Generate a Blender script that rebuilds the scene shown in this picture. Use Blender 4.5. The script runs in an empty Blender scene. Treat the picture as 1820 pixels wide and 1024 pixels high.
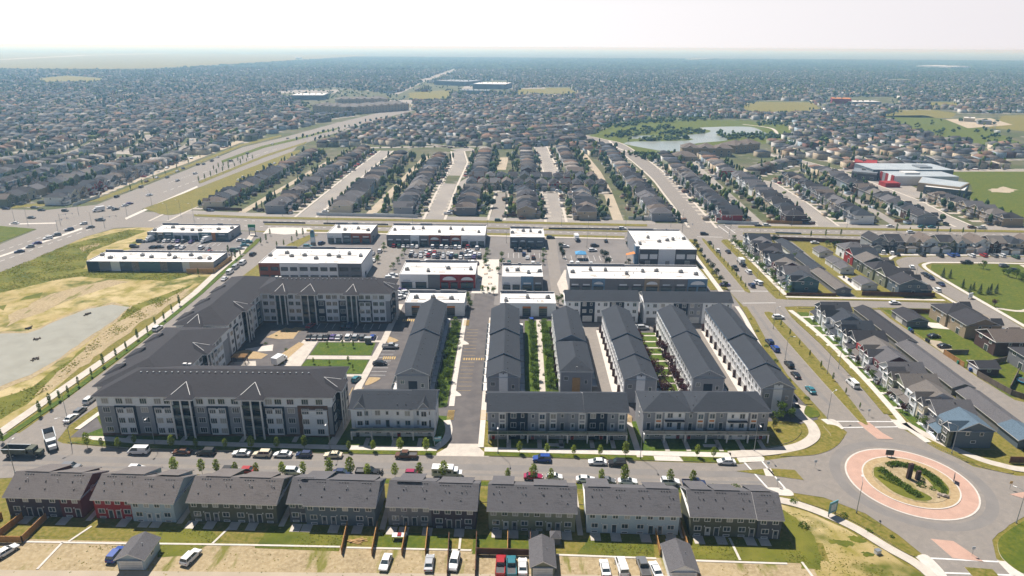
import bpy, math, random
import numpy as np
from mathutils import Matrix, Vector
random.seed(7); RNG = np.random.default_rng(11)
SC = bpy.context.scene; COL = SC.collection
# ---------------------------------------------------------------- camera
F, CX, CY, HY, ROLL, H = 1213.0, 910.0, 512.0, 84.0, math.radians(0.35), 100.0
PITCH = math.atan((CY - HY) / F)
cam = bpy.data.cameras.new('camera'); camo = bpy.data.objects.new('camera', cam); COL.objects.link(camo)
cam.sensor_width = 36; cam.lens = F * 36 / 1820; cam.clip_start = 1; cam.clip_end = 80000
R_ = Vector((1, 0, 0)); U_ = Vector((0, math.sin(PITCH), math.cos(PITCH))); F_ = Vector((0, math.cos(PITCH), -math.sin(PITCH)))
rx = R_ * math.cos(ROLL) + U_ * math.sin(ROLL); uy = -R_ * math.sin(ROLL) + U_ * math.cos(ROLL)
camo.matrix_world = Matrix(((rx.x, uy.x, -F_.x, 0), (rx.y, uy.y, -F_.y, 0), (rx.z, uy.z, -F_.z, H), (0, 0, 0, 1)))
SC.camera = camo; HAZE_D = 0.0002
SC.view_settings.view_transform = 'Standard'; SC.view_settings.look = 'None'; SC.view_settings.gamma = 1
SC.view_settings.exposure = 0.44
SC.cycles.use_denoising = True
SC.cycles.max_bounces = 5; SC.cycles.diffuse_bounces = 2; SC.cycles.glossy_bounces = 2; SC.cycles.transmission_bounces = 2
SC.cycles.volume_bounces = 1; SC.cycles.transparent_max_bounces = 6
SC.render.use_persistent_data = False
# ---------------------------------------------------------------- sky and sun
SUN_AZ, SUN_EL = math.radians(-34.0), math.radians(56.0)      # azimuth clockwise from +Y
w = bpy.data.worlds.new('World'); SC.world = w; w.use_nodes = True
nt = w.node_tree; nt.nodes.clear()
sky = nt.nodes.new('ShaderNodeTexSky'); sky.sky_type = 'NISHITA'; sky.sun_disc = False
sky.sun_elevation = SUN_EL; sky.sun_rotation = SUN_AZ % (2 * math.pi)
sky.dust_density = 1.5; sky.air_density = 1.0; sky.ozone_density = 1.5; sky.altitude = 1000
bg = nt.nodes.new('ShaderNodeBackground'); bg.inputs[1].default_value = 0.05
out = nt.nodes.new('ShaderNodeOutputWorld')
tc = nt.nodes.new('ShaderNodeTexCoord'); sx = nt.nodes.new('ShaderNodeSeparateXYZ'); nt.links.new(tc.outputs['Generated'], sx.inputs[0])
mr = nt.nodes.new('ShaderNodeMapRange'); mr.inputs[1].default_value = .05; mr.inputs[2].default_value = .13; mr.inputs[3].default_value = 1.0; mr.inputs[4].default_value = .0; mr.interpolation_type = 'SMOOTHSTEP'; nt.links.new(sx.outputs[2], mr.inputs[0])
m2 = nt.nodes.new('ShaderNodeMapRange'); m2.inputs[1].default_value = -.6; m2.inputs[2].default_value = .6; nt.links.new(sx.outputs[0], m2.inputs[0])     # milky summer haze low in the sky, brighter on the sun's side
mh = nt.nodes.new('ShaderNodeMix'); mh.data_type = 'RGBA'; nt.links.new(m2.outputs[0], mh.inputs[0]); mh.inputs[6].default_value = (18.5, 18.3, 18.1, 1); mh.inputs[7].default_value = (12.8, 12.3, 12.8, 1)
mx = nt.nodes.new('ShaderNodeMix'); mx.data_type = 'RGBA'; nt.links.new(mr.outputs[0], mx.inputs[0]); nt.links.new(sky.outputs[0], mx.inputs[6]); nt.links.new(mh.outputs[2], mx.inputs[7])
nt.links.new(mx.outputs[2], bg.inputs[0]); nt.links.new(bg.outputs[0], out.inputs[0])
sl = bpy.data.lights.new('sun', 'SUN'); sl.energy = 5.0; sl.angle = math.radians(0.5); sl.color = (1.0, 0.955, 0.885)
so = bpy.data.objects.new('sun', sl); COL.objects.link(so); so.location = (-60, 120, 200)
sd = Vector((math.sin(SUN_AZ) * math.cos(SUN_EL), math.cos(SUN_AZ) * math.cos(SUN_EL), math.sin(SUN_EL)))
so.rotation_euler = sd.to_track_quat('Z', 'Y').to_euler()

def P(u, v, z=0.0):
    """photograph pixel -> place on the plane at height z"""
    x = (u - CX) / F; y = -(v - CY) / F
    x, y = x * math.cos(ROLL) - y * math.sin(ROLL), x * math.sin(ROLL) + y * math.cos(ROLL)
    dy = math.cos(PITCH) + y * math.sin(PITCH); dz = -math.sin(PITCH) + y * math.cos(PITCH)
    t = (H - z) / -dz
    return (x * t, dy * t)
# ---------------------------------------------------------------- materials
MATS = {}
def hexc(h):
    v = [int(h[i:i + 2], 16) / 255 for i in (0, 2, 4)]
    return tuple(c / 12.92 if c < .04 else ((c + .055) / 1.055) ** 2.4 for c in v)
def ramp_noise(nt, coord, scale, detail=3, rough=.6, stretch=None):
    n = nt.nodes.new('ShaderNodeTexNoise'); n.inputs['Scale'].default_value = scale
    n.inputs['Detail'].default_value = detail; n.inputs['Roughness'].default_value = rough
    if stretch:
        mp = nt.nodes.new('ShaderNodeMapping'); mp.inputs['Scale'].default_value = stretch
        mp.inputs['Rotation'].default_value = (0, 0, stretch[3] if len(stretch) > 3 else 0) if False else (0, 0, 0)
        nt.links.new(coord, mp.inputs[0]); coord = mp.outputs[0]
    nt.links.new(coord, n.inputs['Vector'])
    return n.outputs['Fac']
def mixc(nt, fac, a, b, lo=.35, hi=.65):
    mr = nt.nodes.new('ShaderNodeMapRange'); mr.inputs[1].default_value = lo; mr.inputs[2].default_value = hi
    nt.links.new(fac, mr.inputs[0])
    m = nt.nodes.new('ShaderNodeMix'); m.data_type = 'RGBA'
    nt.links.new(mr.outputs[0], m.inputs[0])
    for i, c in ((6, a), (7, b)):
        if isinstance(c, tuple): m.inputs[i].default_value = (*c[:3], 1)
        else: nt.links.new(c, m.inputs[i])
    return m.outputs[2]
def M(name, cols=None, scales=None, rough=.85, metal=0, spec=.3, rand=0, stretch=None, bump=0, coat=0, win=None):
    """material of layered noise: cols[0] is the base, each next colour is mixed in by a noise of its scale"""
    if name in MATS: return MATS[name]
    m = bpy.data.materials.new(name); m.use_nodes = True; MATS[name] = m
    nt = m.node_tree; b = nt.nodes['Principled BSDF']
    b.inputs['Roughness'].default_value = rough; b.inputs['Metallic'].default_value = metal
    b.inputs['Specular IOR Level'].default_value = spec
    if coat: b.inputs['Coat Weight'].default_value = coat
    cols = [hexc(c) if isinstance(c, str) else c for c in cols]
    tc = nt.nodes.new('ShaderNodeTexCoord'); co = tc.outputs['Object']
    c = cols[0]
    for i, c2 in enumerate(cols[1:]):
        f = ramp_noise(nt, co, scales[i], 4 if scales[i] < 1 else 2, .6, stretch if (stretch and i == len(cols) - 2) else None)
        c = mixc(nt, f, c, c2, *( win[i] if win else (.35, .68)))
    if rand:
        oi = nt.nodes.new('ShaderNodeObjectInfo'); mr = nt.nodes.new('ShaderNodeMapRange')
        mr.inputs[3].default_value = 1 - rand; mr.inputs[4].default_value = 1 + rand
        nt.links.new(oi.outputs['Random'], mr.inputs[0])
        hs = nt.nodes.new('ShaderNodeHueSaturation'); nt.links.new(mr.outputs[0], hs.inputs['Value'])
        if isinstance(c, tuple): hs.inputs['Color'].default_value = (*c, 1)
        else: nt.links.new(c, hs.inputs['Color'])
        c = hs.outputs[0]
    if isinstance(c, tuple): b.inputs['Base Color'].default_value = (*c, 1)
    else: nt.links.new(c, b.inputs['Base Color'])
    if bump:
        f = ramp_noise(nt, co, bump, 2); bp = nt.nodes.new('ShaderNodeBump'); bp.inputs['Strength'].default_value = .4
        bp.inputs['Distance'].default_value = .1
        nt.links.new(f, bp.inputs['Height']); nt.links.new(bp.outputs[0], b.inputs['Normal'])
    return m
def mul(c, k): return tuple(min(1, x * k) for x in c)
# ground
M('asphalt_road', [(.25, .218, .19), (.295, .258, .225), (.205, .182, .165), (.23, .205, .182)], [.05, .6, 2.2], .9)
M('asphalt_dark', [(.10, .09, .09), (.14, .125, .12)], [.3], .9)
M('asphalt_lot', [(.165, .148, .14), (.21, .19, .178)], [.08], .9)
M('suburb_road', [(.32, .285, .25), (.25, .225, .205)], [.03], .9)
M('driveway', [(.44, .39, .33), (.34, .30, .26)], [.3], .85); M('concrete', [(.56, .50, .43), (.46, .41, .36)], [.5], .85)
M('concrete_light', [(.62, .57, .51), (.53, .48, .43)], [.8], .85)
M('gravel_lane', [(.44, .365, .27), (.36, .30, .22)], [.1], .95)
M('tan_gravel', [(.36, .25, .13), (.44, .33, .19)], [1.5], .95)
M('pink_concrete', [(.50, .32, .25), (.43, .275, .215)], [.4], .85)
M('lane_wear', [(.19, .175, .165), (.225, .205, .19)], [.2], .9)
M('lawn', [(.09, .115, .006), (.145, .14, .010), (.055, .085, .005)], [.18, .9], .95, bump=3)
M('lawn_lush', [(.065, .11, .006), (.12, .14, .010), (.04, .08, .006)], [.3, 1.5], .95, bump=3)
M('lawn_dry', [(.150, .135, .016), (.095, .105, .009), (.225, .175, .045)], [.12, 1.1], .95, bump=3)
M('soil', [(.36, .275, .155), (.27, .205, .115), (.43, .34, .21), (.17, .16, .035)], [.12, 1.2, .22], .95, stretch=(1, .25, 1), bump=2, win=[(.35, .65), (.4, .7), (.56, .66)])
M('straw_field', [(.36, .275, .115), (.48, .38, .20), (.22, .19, .035), (.10, .11, .012)], [.035, .16, .05], .95, bump=1.2, win=[(.42, .62), (.45, .66), (.53, .63)])
M('rank_grass', [(.10, .118, .007), (.055, .075, .006), (.18, .165, .022)], [.25, .09], .95, bump=1.5)
M('mud', [(.29, .275, .22), (.25, .235, .185), (.32, .305, .25)], [.04, .2], .35, spec=.25)
M('pond_water', [(.30, .325, .30), (.36, .375, .35)], [.02], .22, spec=.5)
M('suburb_ground', [(.085, .095, .03), (.15, .13, .085), (.055, .07, .025), (.24, .21, .175)], [.02, .08, .05], .95, win=[(.4, .6), (.4, .7), (.6, .66)])
M('far_ground', [(.11, .12, .07), (.19, .175, .12), (.07, .09, .055)], [.0012, .004], .95)
M('paint_white', [(.75, .74, .72), (.62, .60, .58)], [1.3], .7)
M('paint_yellow', [(.58, .38, .12), (.46, .32, .12)], [1.5], .7)
# building skins
def shingle(n, c, v=.66): M(n, [c, mul(c, v), mul(c, 1.5), mul(c, 1.2)], [.22, 5, 1.4], .9, bump=6, stretch=(.4, 4, 4), win=[(.3, .7), (.45, .7), (.4, .6)])
for n, c in dict(shingle_charcoal=(.036, .034, .039), shingle_slate=(.035, .040, .050), shingle_brown=(.125, .10, .085), shingle_taupe=(.13, .115, .105),
                 shingle_grey=(.10, .095, .10), shingle_black=(.045, .045, .052), shingle_red=(.17, .09, .07), shingle_pewter=(.175, .17, .168), shingle_front=(.13, .115, .11), shingle_blue=(.09, .13, .17)).items(): shingle(n, c)
def siding(n, c, v=.9): M(n, [c, mul(c, v)], [.7], .75, stretch=(1, 1, 6))
for n, c in dict(siding_white=(.84, .84, .84), siding_light=(.76, .78, .80), siding_grey=(.29, .30, .325), siding_mid=(.19, .19, .20), siding_dark=(.09, .095, .11),
                 siding_navy=(.02, .032, .055), siding_blue=(.30, .40, .50), siding_beige=(.46, .38, .28), siding_tan=(.36, .28, .19), siding_sage=(.22, .23, .16),
                 siding_olive=(.10, .105, .075), siding_red=(.30, .025, .025), siding_brown=(.09, .05, .045), siding_maroon=(.12, .035, .04), siding_cream=(.62, .55, .42),
                 siding_paleblue=(.38, .46, .52), siding_teal=(.10, .18, .20), siding_orange=(.55, .20, .05), siding_plum=(.06, .045, .06), siding_slateblue=(.12, .15, .18)).items(): siding(n, c)
M('brick_red', [(.27, .075, .045), (.21, .07, .05), (.33, .12, .07)], [2, 8], .85)
M('brick_brown', [(.17, .10, .07), (.12, .075, .055)], [2], .85)
M('stone_veneer', [(.30, .26, .22), (.18, .155, .14)], [1.5], .9)
M('trim_white', [(.74, .72, .70), (.66, .64, .62)], [.6], .6)
M('trim_dark', [(.05, .055, .065), (.07, .07, .08)], [1], .6)
M('trim_blue', [(.16, .27, .38), (.13, .22, .33)], [1], .6)
M('glass', [(.025, .04, .05), (.06, .08, .09)], [.9], .08, spec=.7, rand=.3)
M('glass_blue', [(.035, .07, .085), (.07, .11, .125)], [.5], .1, spec=.7, rand=.3)
M('blinds', [(.42, .40, .36), (.30, .29, .27)], [.8], .5, rand=.25)
M('door_dark', [(.05, .06, .07), (.07, .075, .08)], [1], .5)
M('door_light', [(.50, .52, .53), (.43, .45, .46)], [1], .5)
M('garage_white', [(.66, .65, .63), (.58, .57, .55)], [1], .6)
M('roof_pale', [(.34, .38, .41), (.42, .45, .47)], [.1], .6); M('membrane', [(.80, .77, .735), (.66, .63, .60), (.58, .53, .47)], [.12, .5], .8, win=[(.35, .65), (.55, .75)])
M('membrane_stain', [(.50, .46, .42), (.42, .38, .34)], [.8], .8); M('membrane_bright', [(.80, .78, .76), (.70, .67, .64)], [.3], .8)
M('parapet_dark', [(.11, .12, .15), (.14, .15, .18)], [.5], .6)
M('hvac', [(.30, .28, .26), (.20, .19, .18)], [1.5], .6)
M('metal_grey', [(.34, .36, .38), (.26, .28, .30)], [1], .45, metal=.5)
M('metal_dark', [(.06, .06, .065), (.09, .085, .085)], [1.2], .5)
M('rust_steel', [(.07, .035, .03), (.045, .028, .03)], [1.5], .8)
M('deck_wood', [(.50, .31, .14), (.40, .24, .10)], [1.2], .8)
M('fence_cedar', [(.48, .25, .07), (.36, .18, .05), (.30, .16, .07)], [.6, 3], .85)
M('fence_brown', [(.14, .065, .035), (.10, .05, .03)], [.8], .85)
M('fence_grey', [(.20, .16, .125), (.14, .115, .09)], [.8], .85)
M('fence_white', [(.62, .64, .66), (.55, .57, .58)], [.8], .7)
M('rock', [(.38, .31, .25), (.25, .2, .17)], [2], .9)
M('mulch', [(.15, .075, .05), (.10, .055, .04)], [1], .95)
M('tyre', [(.02, .02, .022), (.03, .03, .03)], [3], .8)
M('rim', [(.35, .35, .36), (.28, .28, .28)], [3], .4, metal=.6)
M('bark', [(.10, .07, .05), (.06, .045, .035)], [4], .9)
def translucent(m, k=.4):
    nt = m.node_tree; b = nt.nodes['Principled BSDF']; o = [n for n in nt.nodes if n.type == 'OUTPUT_MATERIAL'][0]; t = nt.nodes.new('ShaderNodeBsdfTranslucent'); x = nt.nodes.new('ShaderNodeMixShader'); x.inputs[0].default_value = k
    l = b.inputs['Base Color'].links
    if l: nt.links.new(l[0].from_socket, t.inputs[0])
    nt.links.new(b.outputs[0], x.inputs[1]); nt.links.new(t.outputs[0], x.inputs[2]); nt.links.new(x.outputs[0], o.inputs['Surface'])
def leafm(n, a, b): translucent(M(n, [a, b, mul(a, .55)], [1.2, 3.5], .7, rand=.22, spec=.15))
leafm('leaf_spring', (.30, .38, .045), (.40, .44, .08)); leafm('leaf_green', (.12, .20, .02), (.18, .25, .03)); leafm('leaf_dark', (.022, .048, .02), (.045, .075, .028))
leafm('leaf_plum', (.085, .022, .03), (.12, .045, .045)); leafm('leaf_spruce', (.03, .06, .038), (.05, .085, .055)); leafm('leaf_sage', (.10, .125, .06), (.15, .17, .09)); leafm('leaf_olive', (.11, .13, .02), (.19, .19, .04))
CARC = dict(white=(.80, .80, .80), silver=(.42, .43, .45), grey=(.16, .165, .175), black=(.018, .018, .022), red=(.36, .015, .02), blue=(.025, .07, .30), darkblue=(.02, .035, .10), teal=(.03, .17, .21), cream=(.68, .60, .45), orange=(.5, .2, .04), brown=(.12, .05, .03), green=(.04, .10, .06), purple=(.10, .07, .22), magenta=(.32, .015, .07))
for n, c in CARC.items(): M('paint_' + n + '_car', [c, mul(c, .93)], [.6], .3, coat=.25, spec=.4)
M('lamp_red', [(.4, .01, .01)], [], .3); M('lamp_clear', [(.75, .75, .72)], [], .2)
M('canvas_blue', [(.07, .30, .55), (.06, .24, .46)], [1], .7); M('water_blue', [(.02, .22, .34), (.02, .17, .28)], [1], .3)
M('sign_green', [(.01, .22, .08), (.01, .18, .07)], [1], .5); M('sign_face', [(.60, .66, .70), (.45, .5, .55)], [1.2], .5); M('sign_teal', [(.10, .28, .34), (.16, .34, .38)], [1], .5)
M('bin_blue', [(.02, .06, .22)], [], .5); M('bin_green', [(.02, .2, .13)], [], .5); M('bin_black', [(.02, .022, .03)], [], .5)
# ---------------------------------------------------------------- mesh helpers
class MB:
    def __init__(s): s.v = []; s.f = []; s.m = []
    def face(s, pts, m):
        i = len(s.v); s.v += [tuple(p) for p in pts]; s.f.append(tuple(range(i, i + len(pts)))); s.m.append(m)
    def box(s, x0, x1, y0, y1, z0, z1, m, top=None, bottom=True):
        i = len(s.v)
        s.v += [(x0, y0, z0), (x1, y0, z0), (x1, y1, z0), (x0, y1, z0), (x0, y0, z1), (x1, y0, z1), (x1, y1, z1), (x0, y1, z1)]
        fs = [(0, 1, 5, 4), (1, 2, 6, 5), (2, 3, 7, 6), (3, 0, 4, 7), (4, 5, 6, 7)] + ([(3, 2, 1, 0)] if bottom else [])
        for k, f in enumerate(fs): s.f.append(tuple(i + a for a in f)); s.m.append(top if (k == 4 and top) else m)
    def obox(s, cx, cy, z0, lx, ly, h, a, m, top=None):
        """box centred on (cx, cy) turned by a"""
        c, n = math.cos(a), math.sin(a); i = len(s.v)
        for z in (z0, z0 + h):
            for px, py in ((-lx / 2, -ly / 2), (lx / 2, -ly / 2), (lx / 2, ly / 2), (-lx / 2, ly / 2)):
                s.v.append((cx + px * c - py * n, cy + px * n + py * c, z))
        for k, f in enumerate([(0, 1, 5, 4), (1, 2, 6, 5), (2, 3, 7, 6), (3, 0, 4, 7), (4, 5, 6, 7), (3, 2, 1, 0)]):
            s.f.append(tuple(i + a for a in f)); s.m.append(top if (k == 4 and top) else m)
    def tube(s, p, q, r0, r1, m, n=6, cap=True):
        p, q = Vector(p), Vector(q); d = (q - p).normalized(); a = d.orthogonal().normalized(); b = d.cross(a); i = len(s.v)
        for c, r in ((p, r0), (q, r1)):
            for k in range(n):
                t = 2 * math.pi * k / n; s.v.append(tuple(c + (a * math.cos(t) + b * math.sin(t)) * r))
        for k in range(n): s.f.append((i + k, i + (k + 1) % n, i + n + (k + 1) % n, i + n + k)); s.m.append(m)
        if cap:
            s.f.append(tuple(i + n + k for k in range(n))); s.m.append(m)
            s.f.append(tuple(i + n - 1 - k for k in range(n))); s.m.append(m)
    def prism(s, poly, z0, z1, m, side=None):
        s.face([(x, y, z1) for x, y in poly], m)
        n = len(poly)
        for k in range(n):
            a, b = poly[k], poly[(k + 1) % n]
            s.face([(a[0], a[1], z0), (b[0], b[1], z0), (b[0], b[1], z1), (a[0], a[1], z1)], side or m)
    def mesh(s, name):
        me = bpy.data.meshes.new(name); me.from_pydata(s.v, [], s.f)
        ks = list(dict.fromkeys(s.m))
        for k in ks: me.materials.append(MATS[k])
        me.polygons.foreach_set('material_index', [ks.index(k) for k in s.m]); me.update()
        return me
    def build(s, name, parent=None, loc=(0, 0, 0), rz=0):
        return link(name, s.mesh(name), parent, loc, rz)
def link(name, me, parent=None, loc=(0, 0, 0), rz=0):
    o = bpy.data.objects.new(name, me); COL.objects.link(o); o.location = loc; o.rotation_euler = (0, 0, rz)
    if parent: o.parent = parent
    return o
LABELS = {}
def tag(o, label, cat, group=None, kind=None):
    if label:
        if label in LABELS: print('DUPLABEL', label)
        LABELS[label] = 1
        n = len(label.split())
        if n > 16 or n < 4: print('LABELLEN', n, label)
        o['label'] = label; o['category'] = cat
    if group: o['group'] = group
    if kind: o['kind'] = kind
    return o
def struct(name, mb):
    o = mb.build(name); o['kind'] = 'structure'; return o
def thing(name, label, cat, loc=(0, 0, 0), rz=0, group=None):
    o = bpy.data.objects.new(name, None); COL.objects.link(o); o.location = (*loc, 0)[:3]; o.rotation_euler = (0, 0, rz); o.empty_display_size = .5
    return tag(o, label, cat, group)
CACHE = {}
def cached(key, fn):
    if key not in CACHE: CACHE[key] = fn()
    return CACHE[key]
ORD = ['first', 'second', 'third', 'fourth', 'fifth', 'sixth', 'seventh', 'eighth', 'ninth', 'tenth', 'eleventh', 'twelfth', 'thirteenth', 'fourteenth', 'fifteenth', 'sixteenth', 'seventeenth', 'eighteenth', 'nineteenth', 'twentieth']
def ordn(i):
    if i < 20: return ORD[i]
    return ('twenty-' if i < 29 else 'thirty-') + ORD[(i + 1) % 10 - 1] if (i + 1) % 10 else 'thirtieth'
def roof(mb, x0, x1, y0, y1, ze, rise, kind='gable', ax='x', oh=.45, m='shingle_charcoal', f='trim_white', wall=None, soffit=True):
    x0 -= oh; x1 += oh; y0 -= oh; y1 += oh
    if ax == 'x': a0, a1, b0, b1 = x0, x1, y0, y1; g = lambda a, b, z: (a, b, z)
    else: a0, a1, b0, b1 = y0, y1, x0, x1; g = lambda a, b, z: (b, a, z)
    bm = (b0 + b1) / 2; zt = ze + rise
    ins = 0 if kind == 'gable' else min((b1 - b0) / 2, (a1 - a0) / 2 * .98)
    A, B, C, D = g(a0, b0, ze), g(a1, b0, ze), g(a1, b1, ze), g(a0, b1, ze); R0, R1 = g(a0 + ins, bm, zt), g(a1 - ins, bm, zt)
    mb.face([A, B, R1, R0], m); mb.face([C, D, R0, R1], m)
    dz = lambda p, k=.22: (p[0], p[1], p[2] - k)
    mb.face([dz(A), dz(B), B, A], f); mb.face([dz(C), dz(D), D, C], f)
    if kind == 'hip': mb.face([B, C, R1], m); mb.face([D, A, R0], m); mb.face([dz(B), dz(C), C, B], f); mb.face([dz(D), dz(A), A, D], f)
    else:
        for P0, P1, R in ((D, A, R0), (B, C, R1)):
            mb.face([dz(P0), dz(R), R, P0], f); mb.face([dz(R), dz(P1), P1, R], f)
        for a in (a0 + oh, a1 - oh):
            mb.face([g(a, b0 + .03, ze - .02), g(a, b1 - .03, ze - .02), g(a, bm, zt - .03)], wall or f)
    if soffit: mb.face([dz(A, .2), dz(B, .2), dz(C, .2), dz(D, .2)], f)
def win_mesh(w, h, fr='trim_white', gl='glass', mull=1, t=.11):
    def fn():
        mb = MB()
        mb.box(-w / 2, w / 2, -.03, .05, 0, h, gl, bottom=False)
        for x0, x1, z0, z1 in ((-w / 2 - t, -w / 2, -t, h + t), (w / 2, w / 2 + t, -t, h + t), (-w / 2, w / 2, -t, 0), (-w / 2, w / 2, h, h + t)):
            mb.box(x0, x1, -.09, .04, z0, z1, fr)
        for k in range(mull):
            x = -w / 2 + w * (k + 1) / (mull + 1); mb.box(x - .035, x + .035, -.07, .04, 0, h, fr)
        return mb.mesh('window')
    return cached(('win', w, h, fr, gl, mull), fn)
def door_mesh(w=.95, h=2.1, m='door_dark', fr='trim_white'):
    def fn():
        mb = MB(); mb.box(-w / 2, w / 2, -.04, .05, 0, h, m)
        for x0, x1, z0, z1 in ((-w / 2 - .1, -w / 2, 0, h + .1), (w / 2, w / 2 + .1, 0, h + .1), (-w / 2, w / 2, h, h + .1)): mb.box(x0, x1, -.09, .04, z0, z1, fr)
        if w < 2: mb.box(-w * .28, w * .28, -.06, .04, h * .45, h * .88, 'glass')
        return mb.mesh('door')
    return cached(('door', w, h, m, fr), fn)
def gdoor_mesh(w=4.6, h=2.2, m='garage_white', fr='trim_white'):
    def fn():
        mb = MB(); mb.box(-w / 2, w / 2, -.05, .05, 0, h, m)
        for k in range(1, 4): mb.box(-w / 2, w / 2, -.06, .02, h * k / 4 - .02, h * k / 4 + .02, 'metal_grey')
        for x0, x1, z0, z1 in ((-w / 2 - .12, -w / 2, 0, h + .12), (w / 2, w / 2 + .12, 0, h + .12), (-w / 2, w / 2, h, h + .12)): mb.box(x0, x1, -.09, .04, z0, z1, fr)
        return mb.mesh('garage_door')
    return cached(('gdoor', w, h, m, fr), fn)
class Wall:
    """a wall line of a building: put() fixes a piece at distance u along it and height z"""
    def __init__(s, root, x, y, rz): s.r, s.x, s.y, s.a = root, x, y, rz
    def put(s, name, me, u, z, out=0.0):
        c, n = math.cos(s.a), math.sin(s.a)
        return link(name, me, s.r, (s.x + u * c + out * n, s.y + u * n - out * c, z), s.a)
def panel(w, h, m, d=.12): 
    def fn():
        mb = MB(); mb.box(-w / 2, w / 2, -d, .05, 0, h, m); return mb.mesh('panel')
    return cached(('pan', round(w, 2), round(h, 2), m, d), fn)
# ---------------------------------------------------------------- ground, roads, pavements
def px(*pts): return [P(u, v) for u, v in pts]
def dense(pts, step=6.0, jit=0.0, closed=True):
    out = []; n = len(pts)
    for i in range(n if closed else n - 1):
        a, b = pts[i], pts[(i + 1) % n]; d = math.hypot(b[0] - a[0], b[1] - a[1]); k = max(1, int(d / step))
        for j in range(k):
            t = j / k; out.append((a[0] + (b[0] - a[0]) * t + random.uniform(-jit, jit), a[1] + (b[1] - a[1]) * t + random.uniform(-jit, jit)))
    if not closed: out.append(pts[-1])
    return out
def smooth(pts, n=6):
    """Catmull-Rom through the points"""
    o = []; q = [pts[0]] + list(pts) + [pts[-1]]
    for i in range(1, len(q) - 2):
        for k in range(n):
            t = k / n; r = []
            for c in (0, 1):
                p0, p1, p2, p3 = q[i - 1][c], q[i][c], q[i + 1][c], q[i + 2][c]
                r.append(.5 * (2 * p1 + (p2 - p0) * t + (2 * p0 - 5 * p1 + 4 * p2 - p3) * t * t + (3 * p1 - p0 - 3 * p2 + p3) * t ** 3))
            o.append(tuple(r))
    return o + [pts[-1]]
def ribbon(mb, pts, wd, z, m, side=0.0, curb=None):
    n = len(pts); L = []; R = []
    for i, p in enumerate(pts):
        a = pts[max(0, i - 1)]; b = pts[min(n - 1, i + 1)]; dx, dy = b[0] - a[0], b[1] - a[1]; d = math.hypot(dx, dy) or 1
        nx, ny = -dy / d, dx / d; w_ = wd[i] if isinstance(wd, (list, tuple)) else wd
        L.append((p[0] + nx * w_ / 2, p[1] + ny * w_ / 2)); R.append((p[0] - nx * w_ / 2, p[1] - ny * w_ / 2))
    for i in range(n - 1):
        mb.face([(*R[i], z), (*R[i + 1], z), (*L[i + 1], z), (*L[i], z)], m)
        if side:
            for S in (L, R): mb.face([(*S[i], z - side), (*S[i + 1], z - side), (*S[i + 1], z), (*S[i], z)], curb or m)
    return L, R
Z0, ZR, ZM, ZG, ZS = 0.03, 0.06, 0.072, 0.19, 0.205     # sheets: lots, roads, markings, raised grass, pavements
def slab(name, poly, m, z=ZG, side='concrete_light'):
    mb = MB(); mb.prism(poly, 0.0, z, m, side); return struct(name, mb)
def flat(name, poly, m, z=ZR):
    mb = MB(); mb.face([(x, y, z) for x, y in poly], m); return struct(name, mb)
mb = MB(); mb.box(-60000, 60000, -2000, 60000, -.6, 0.0, 'far_ground'); struct('ground', mb)
flat('suburb_ground', [(-900, 405), (900, 390), (2400, 1700), (2400, 3300), (-2400, 3300), (-2400, 1700)], 'suburb_ground', .012)
flat('lawn_ground', [(-150, 20), (400, 20), (400, 388), (-150, 388)], 'lawn_dry', .015)
# the empty field on the left
flat('field', px((-260, 800), (-260, 500), (0, 481), (60, 460), (152, 421), (203, 407), (270, 403), (330, 404), (418, 470), (300, 535), (150, 645), (20, 760), (-40, 800)), 'straw_field', .02)
GL = [(332, 382), (450, 386.5), (864, 394), (1119, 400), (1412, 404.6), (1580, 408), (1790, 411), (2300, 421)]
def gl(x):
    q = [(-400, 368), (0, 376)] + GL
    for a, b in zip(q, q[1:]):
        if x <= b[0]: return a[1] + (b[1] - a[1]) * (x - a[0]) / (b[0] - a[0])
    return q[-1][1]
XS = [-400, -100, 0, 90, 180, 260, 332, 450, 600, 750, 864, 990, 1119, 1250, 1412, 1580, 1790, 2300]
def band(name, o0, o1, m, z, xs=XS):
    mb = MB()
    for a, b in zip(xs, xs[1:]):
        mb.face([(*P(a, gl(a) + o0), z), (*P(b, gl(b) + o0), z), (*P(b, gl(b) + o1), z), (*P(a, gl(a) + o1), z)], m)
    return struct(name, mb)
band('arterial_road', 24, -4, 'asphalt_road', .04)
band('service_road', -1.6, -8, 'suburb_road', .055, [300, 332, 450, 600, 750, 864, 990, 1119, 1165]); band('service_road', -1.6, -8, 'suburb_road', .055, [1300, 1412, 1580, 1790, 2300])
band('grass_verge', 2.4, -1.4, 'lawn_dry', ZG, [345, 450, 600, 750, 864, 990, 1119, 1150]); band('grass_verge', 2.4, -1.4, 'lawn_dry', ZG, [1312, 1412, 1580, 1790, 2300])
band('median_strip', 13, 11, 'lawn_dry', ZG, [470, 600, 750, 864, 990, 1119, 1150]); band('median_strip', 13, 11, 'lawn_dry', ZG, [1320, 1412, 1580, 1790, 2300])
band('grass_verge', 24, 20.5, 'lawn_dry', ZG, [545, 600, 750, 864, 990, 1085, 1110]); band('sidewalk', 26.5, 24.3, 'concrete', ZS, [545, 600, 750, 864, 990, 1110])
band('grass_verge', 25.5, 20.5, 'lawn_dry', ZG, [1330, 1412, 1580, 1790, 2300])
mb = MB()                                                       # lane lines
for a in range(350, 1780, 14):
    if 1165 < a < 1300: continue
    for o, th in ((6.3, .35), (16.2, .35)):
        mb.face([(*P(a, gl(a) + o), ZM), (*P(a + 5, gl(a + 5) + o), ZM), (*P(a + 5, gl(a + 5) + o - th), ZM), (*P(a, gl(a) + o - th), ZM)], 'paint_white')
struct('lane_marking', mb)
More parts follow.
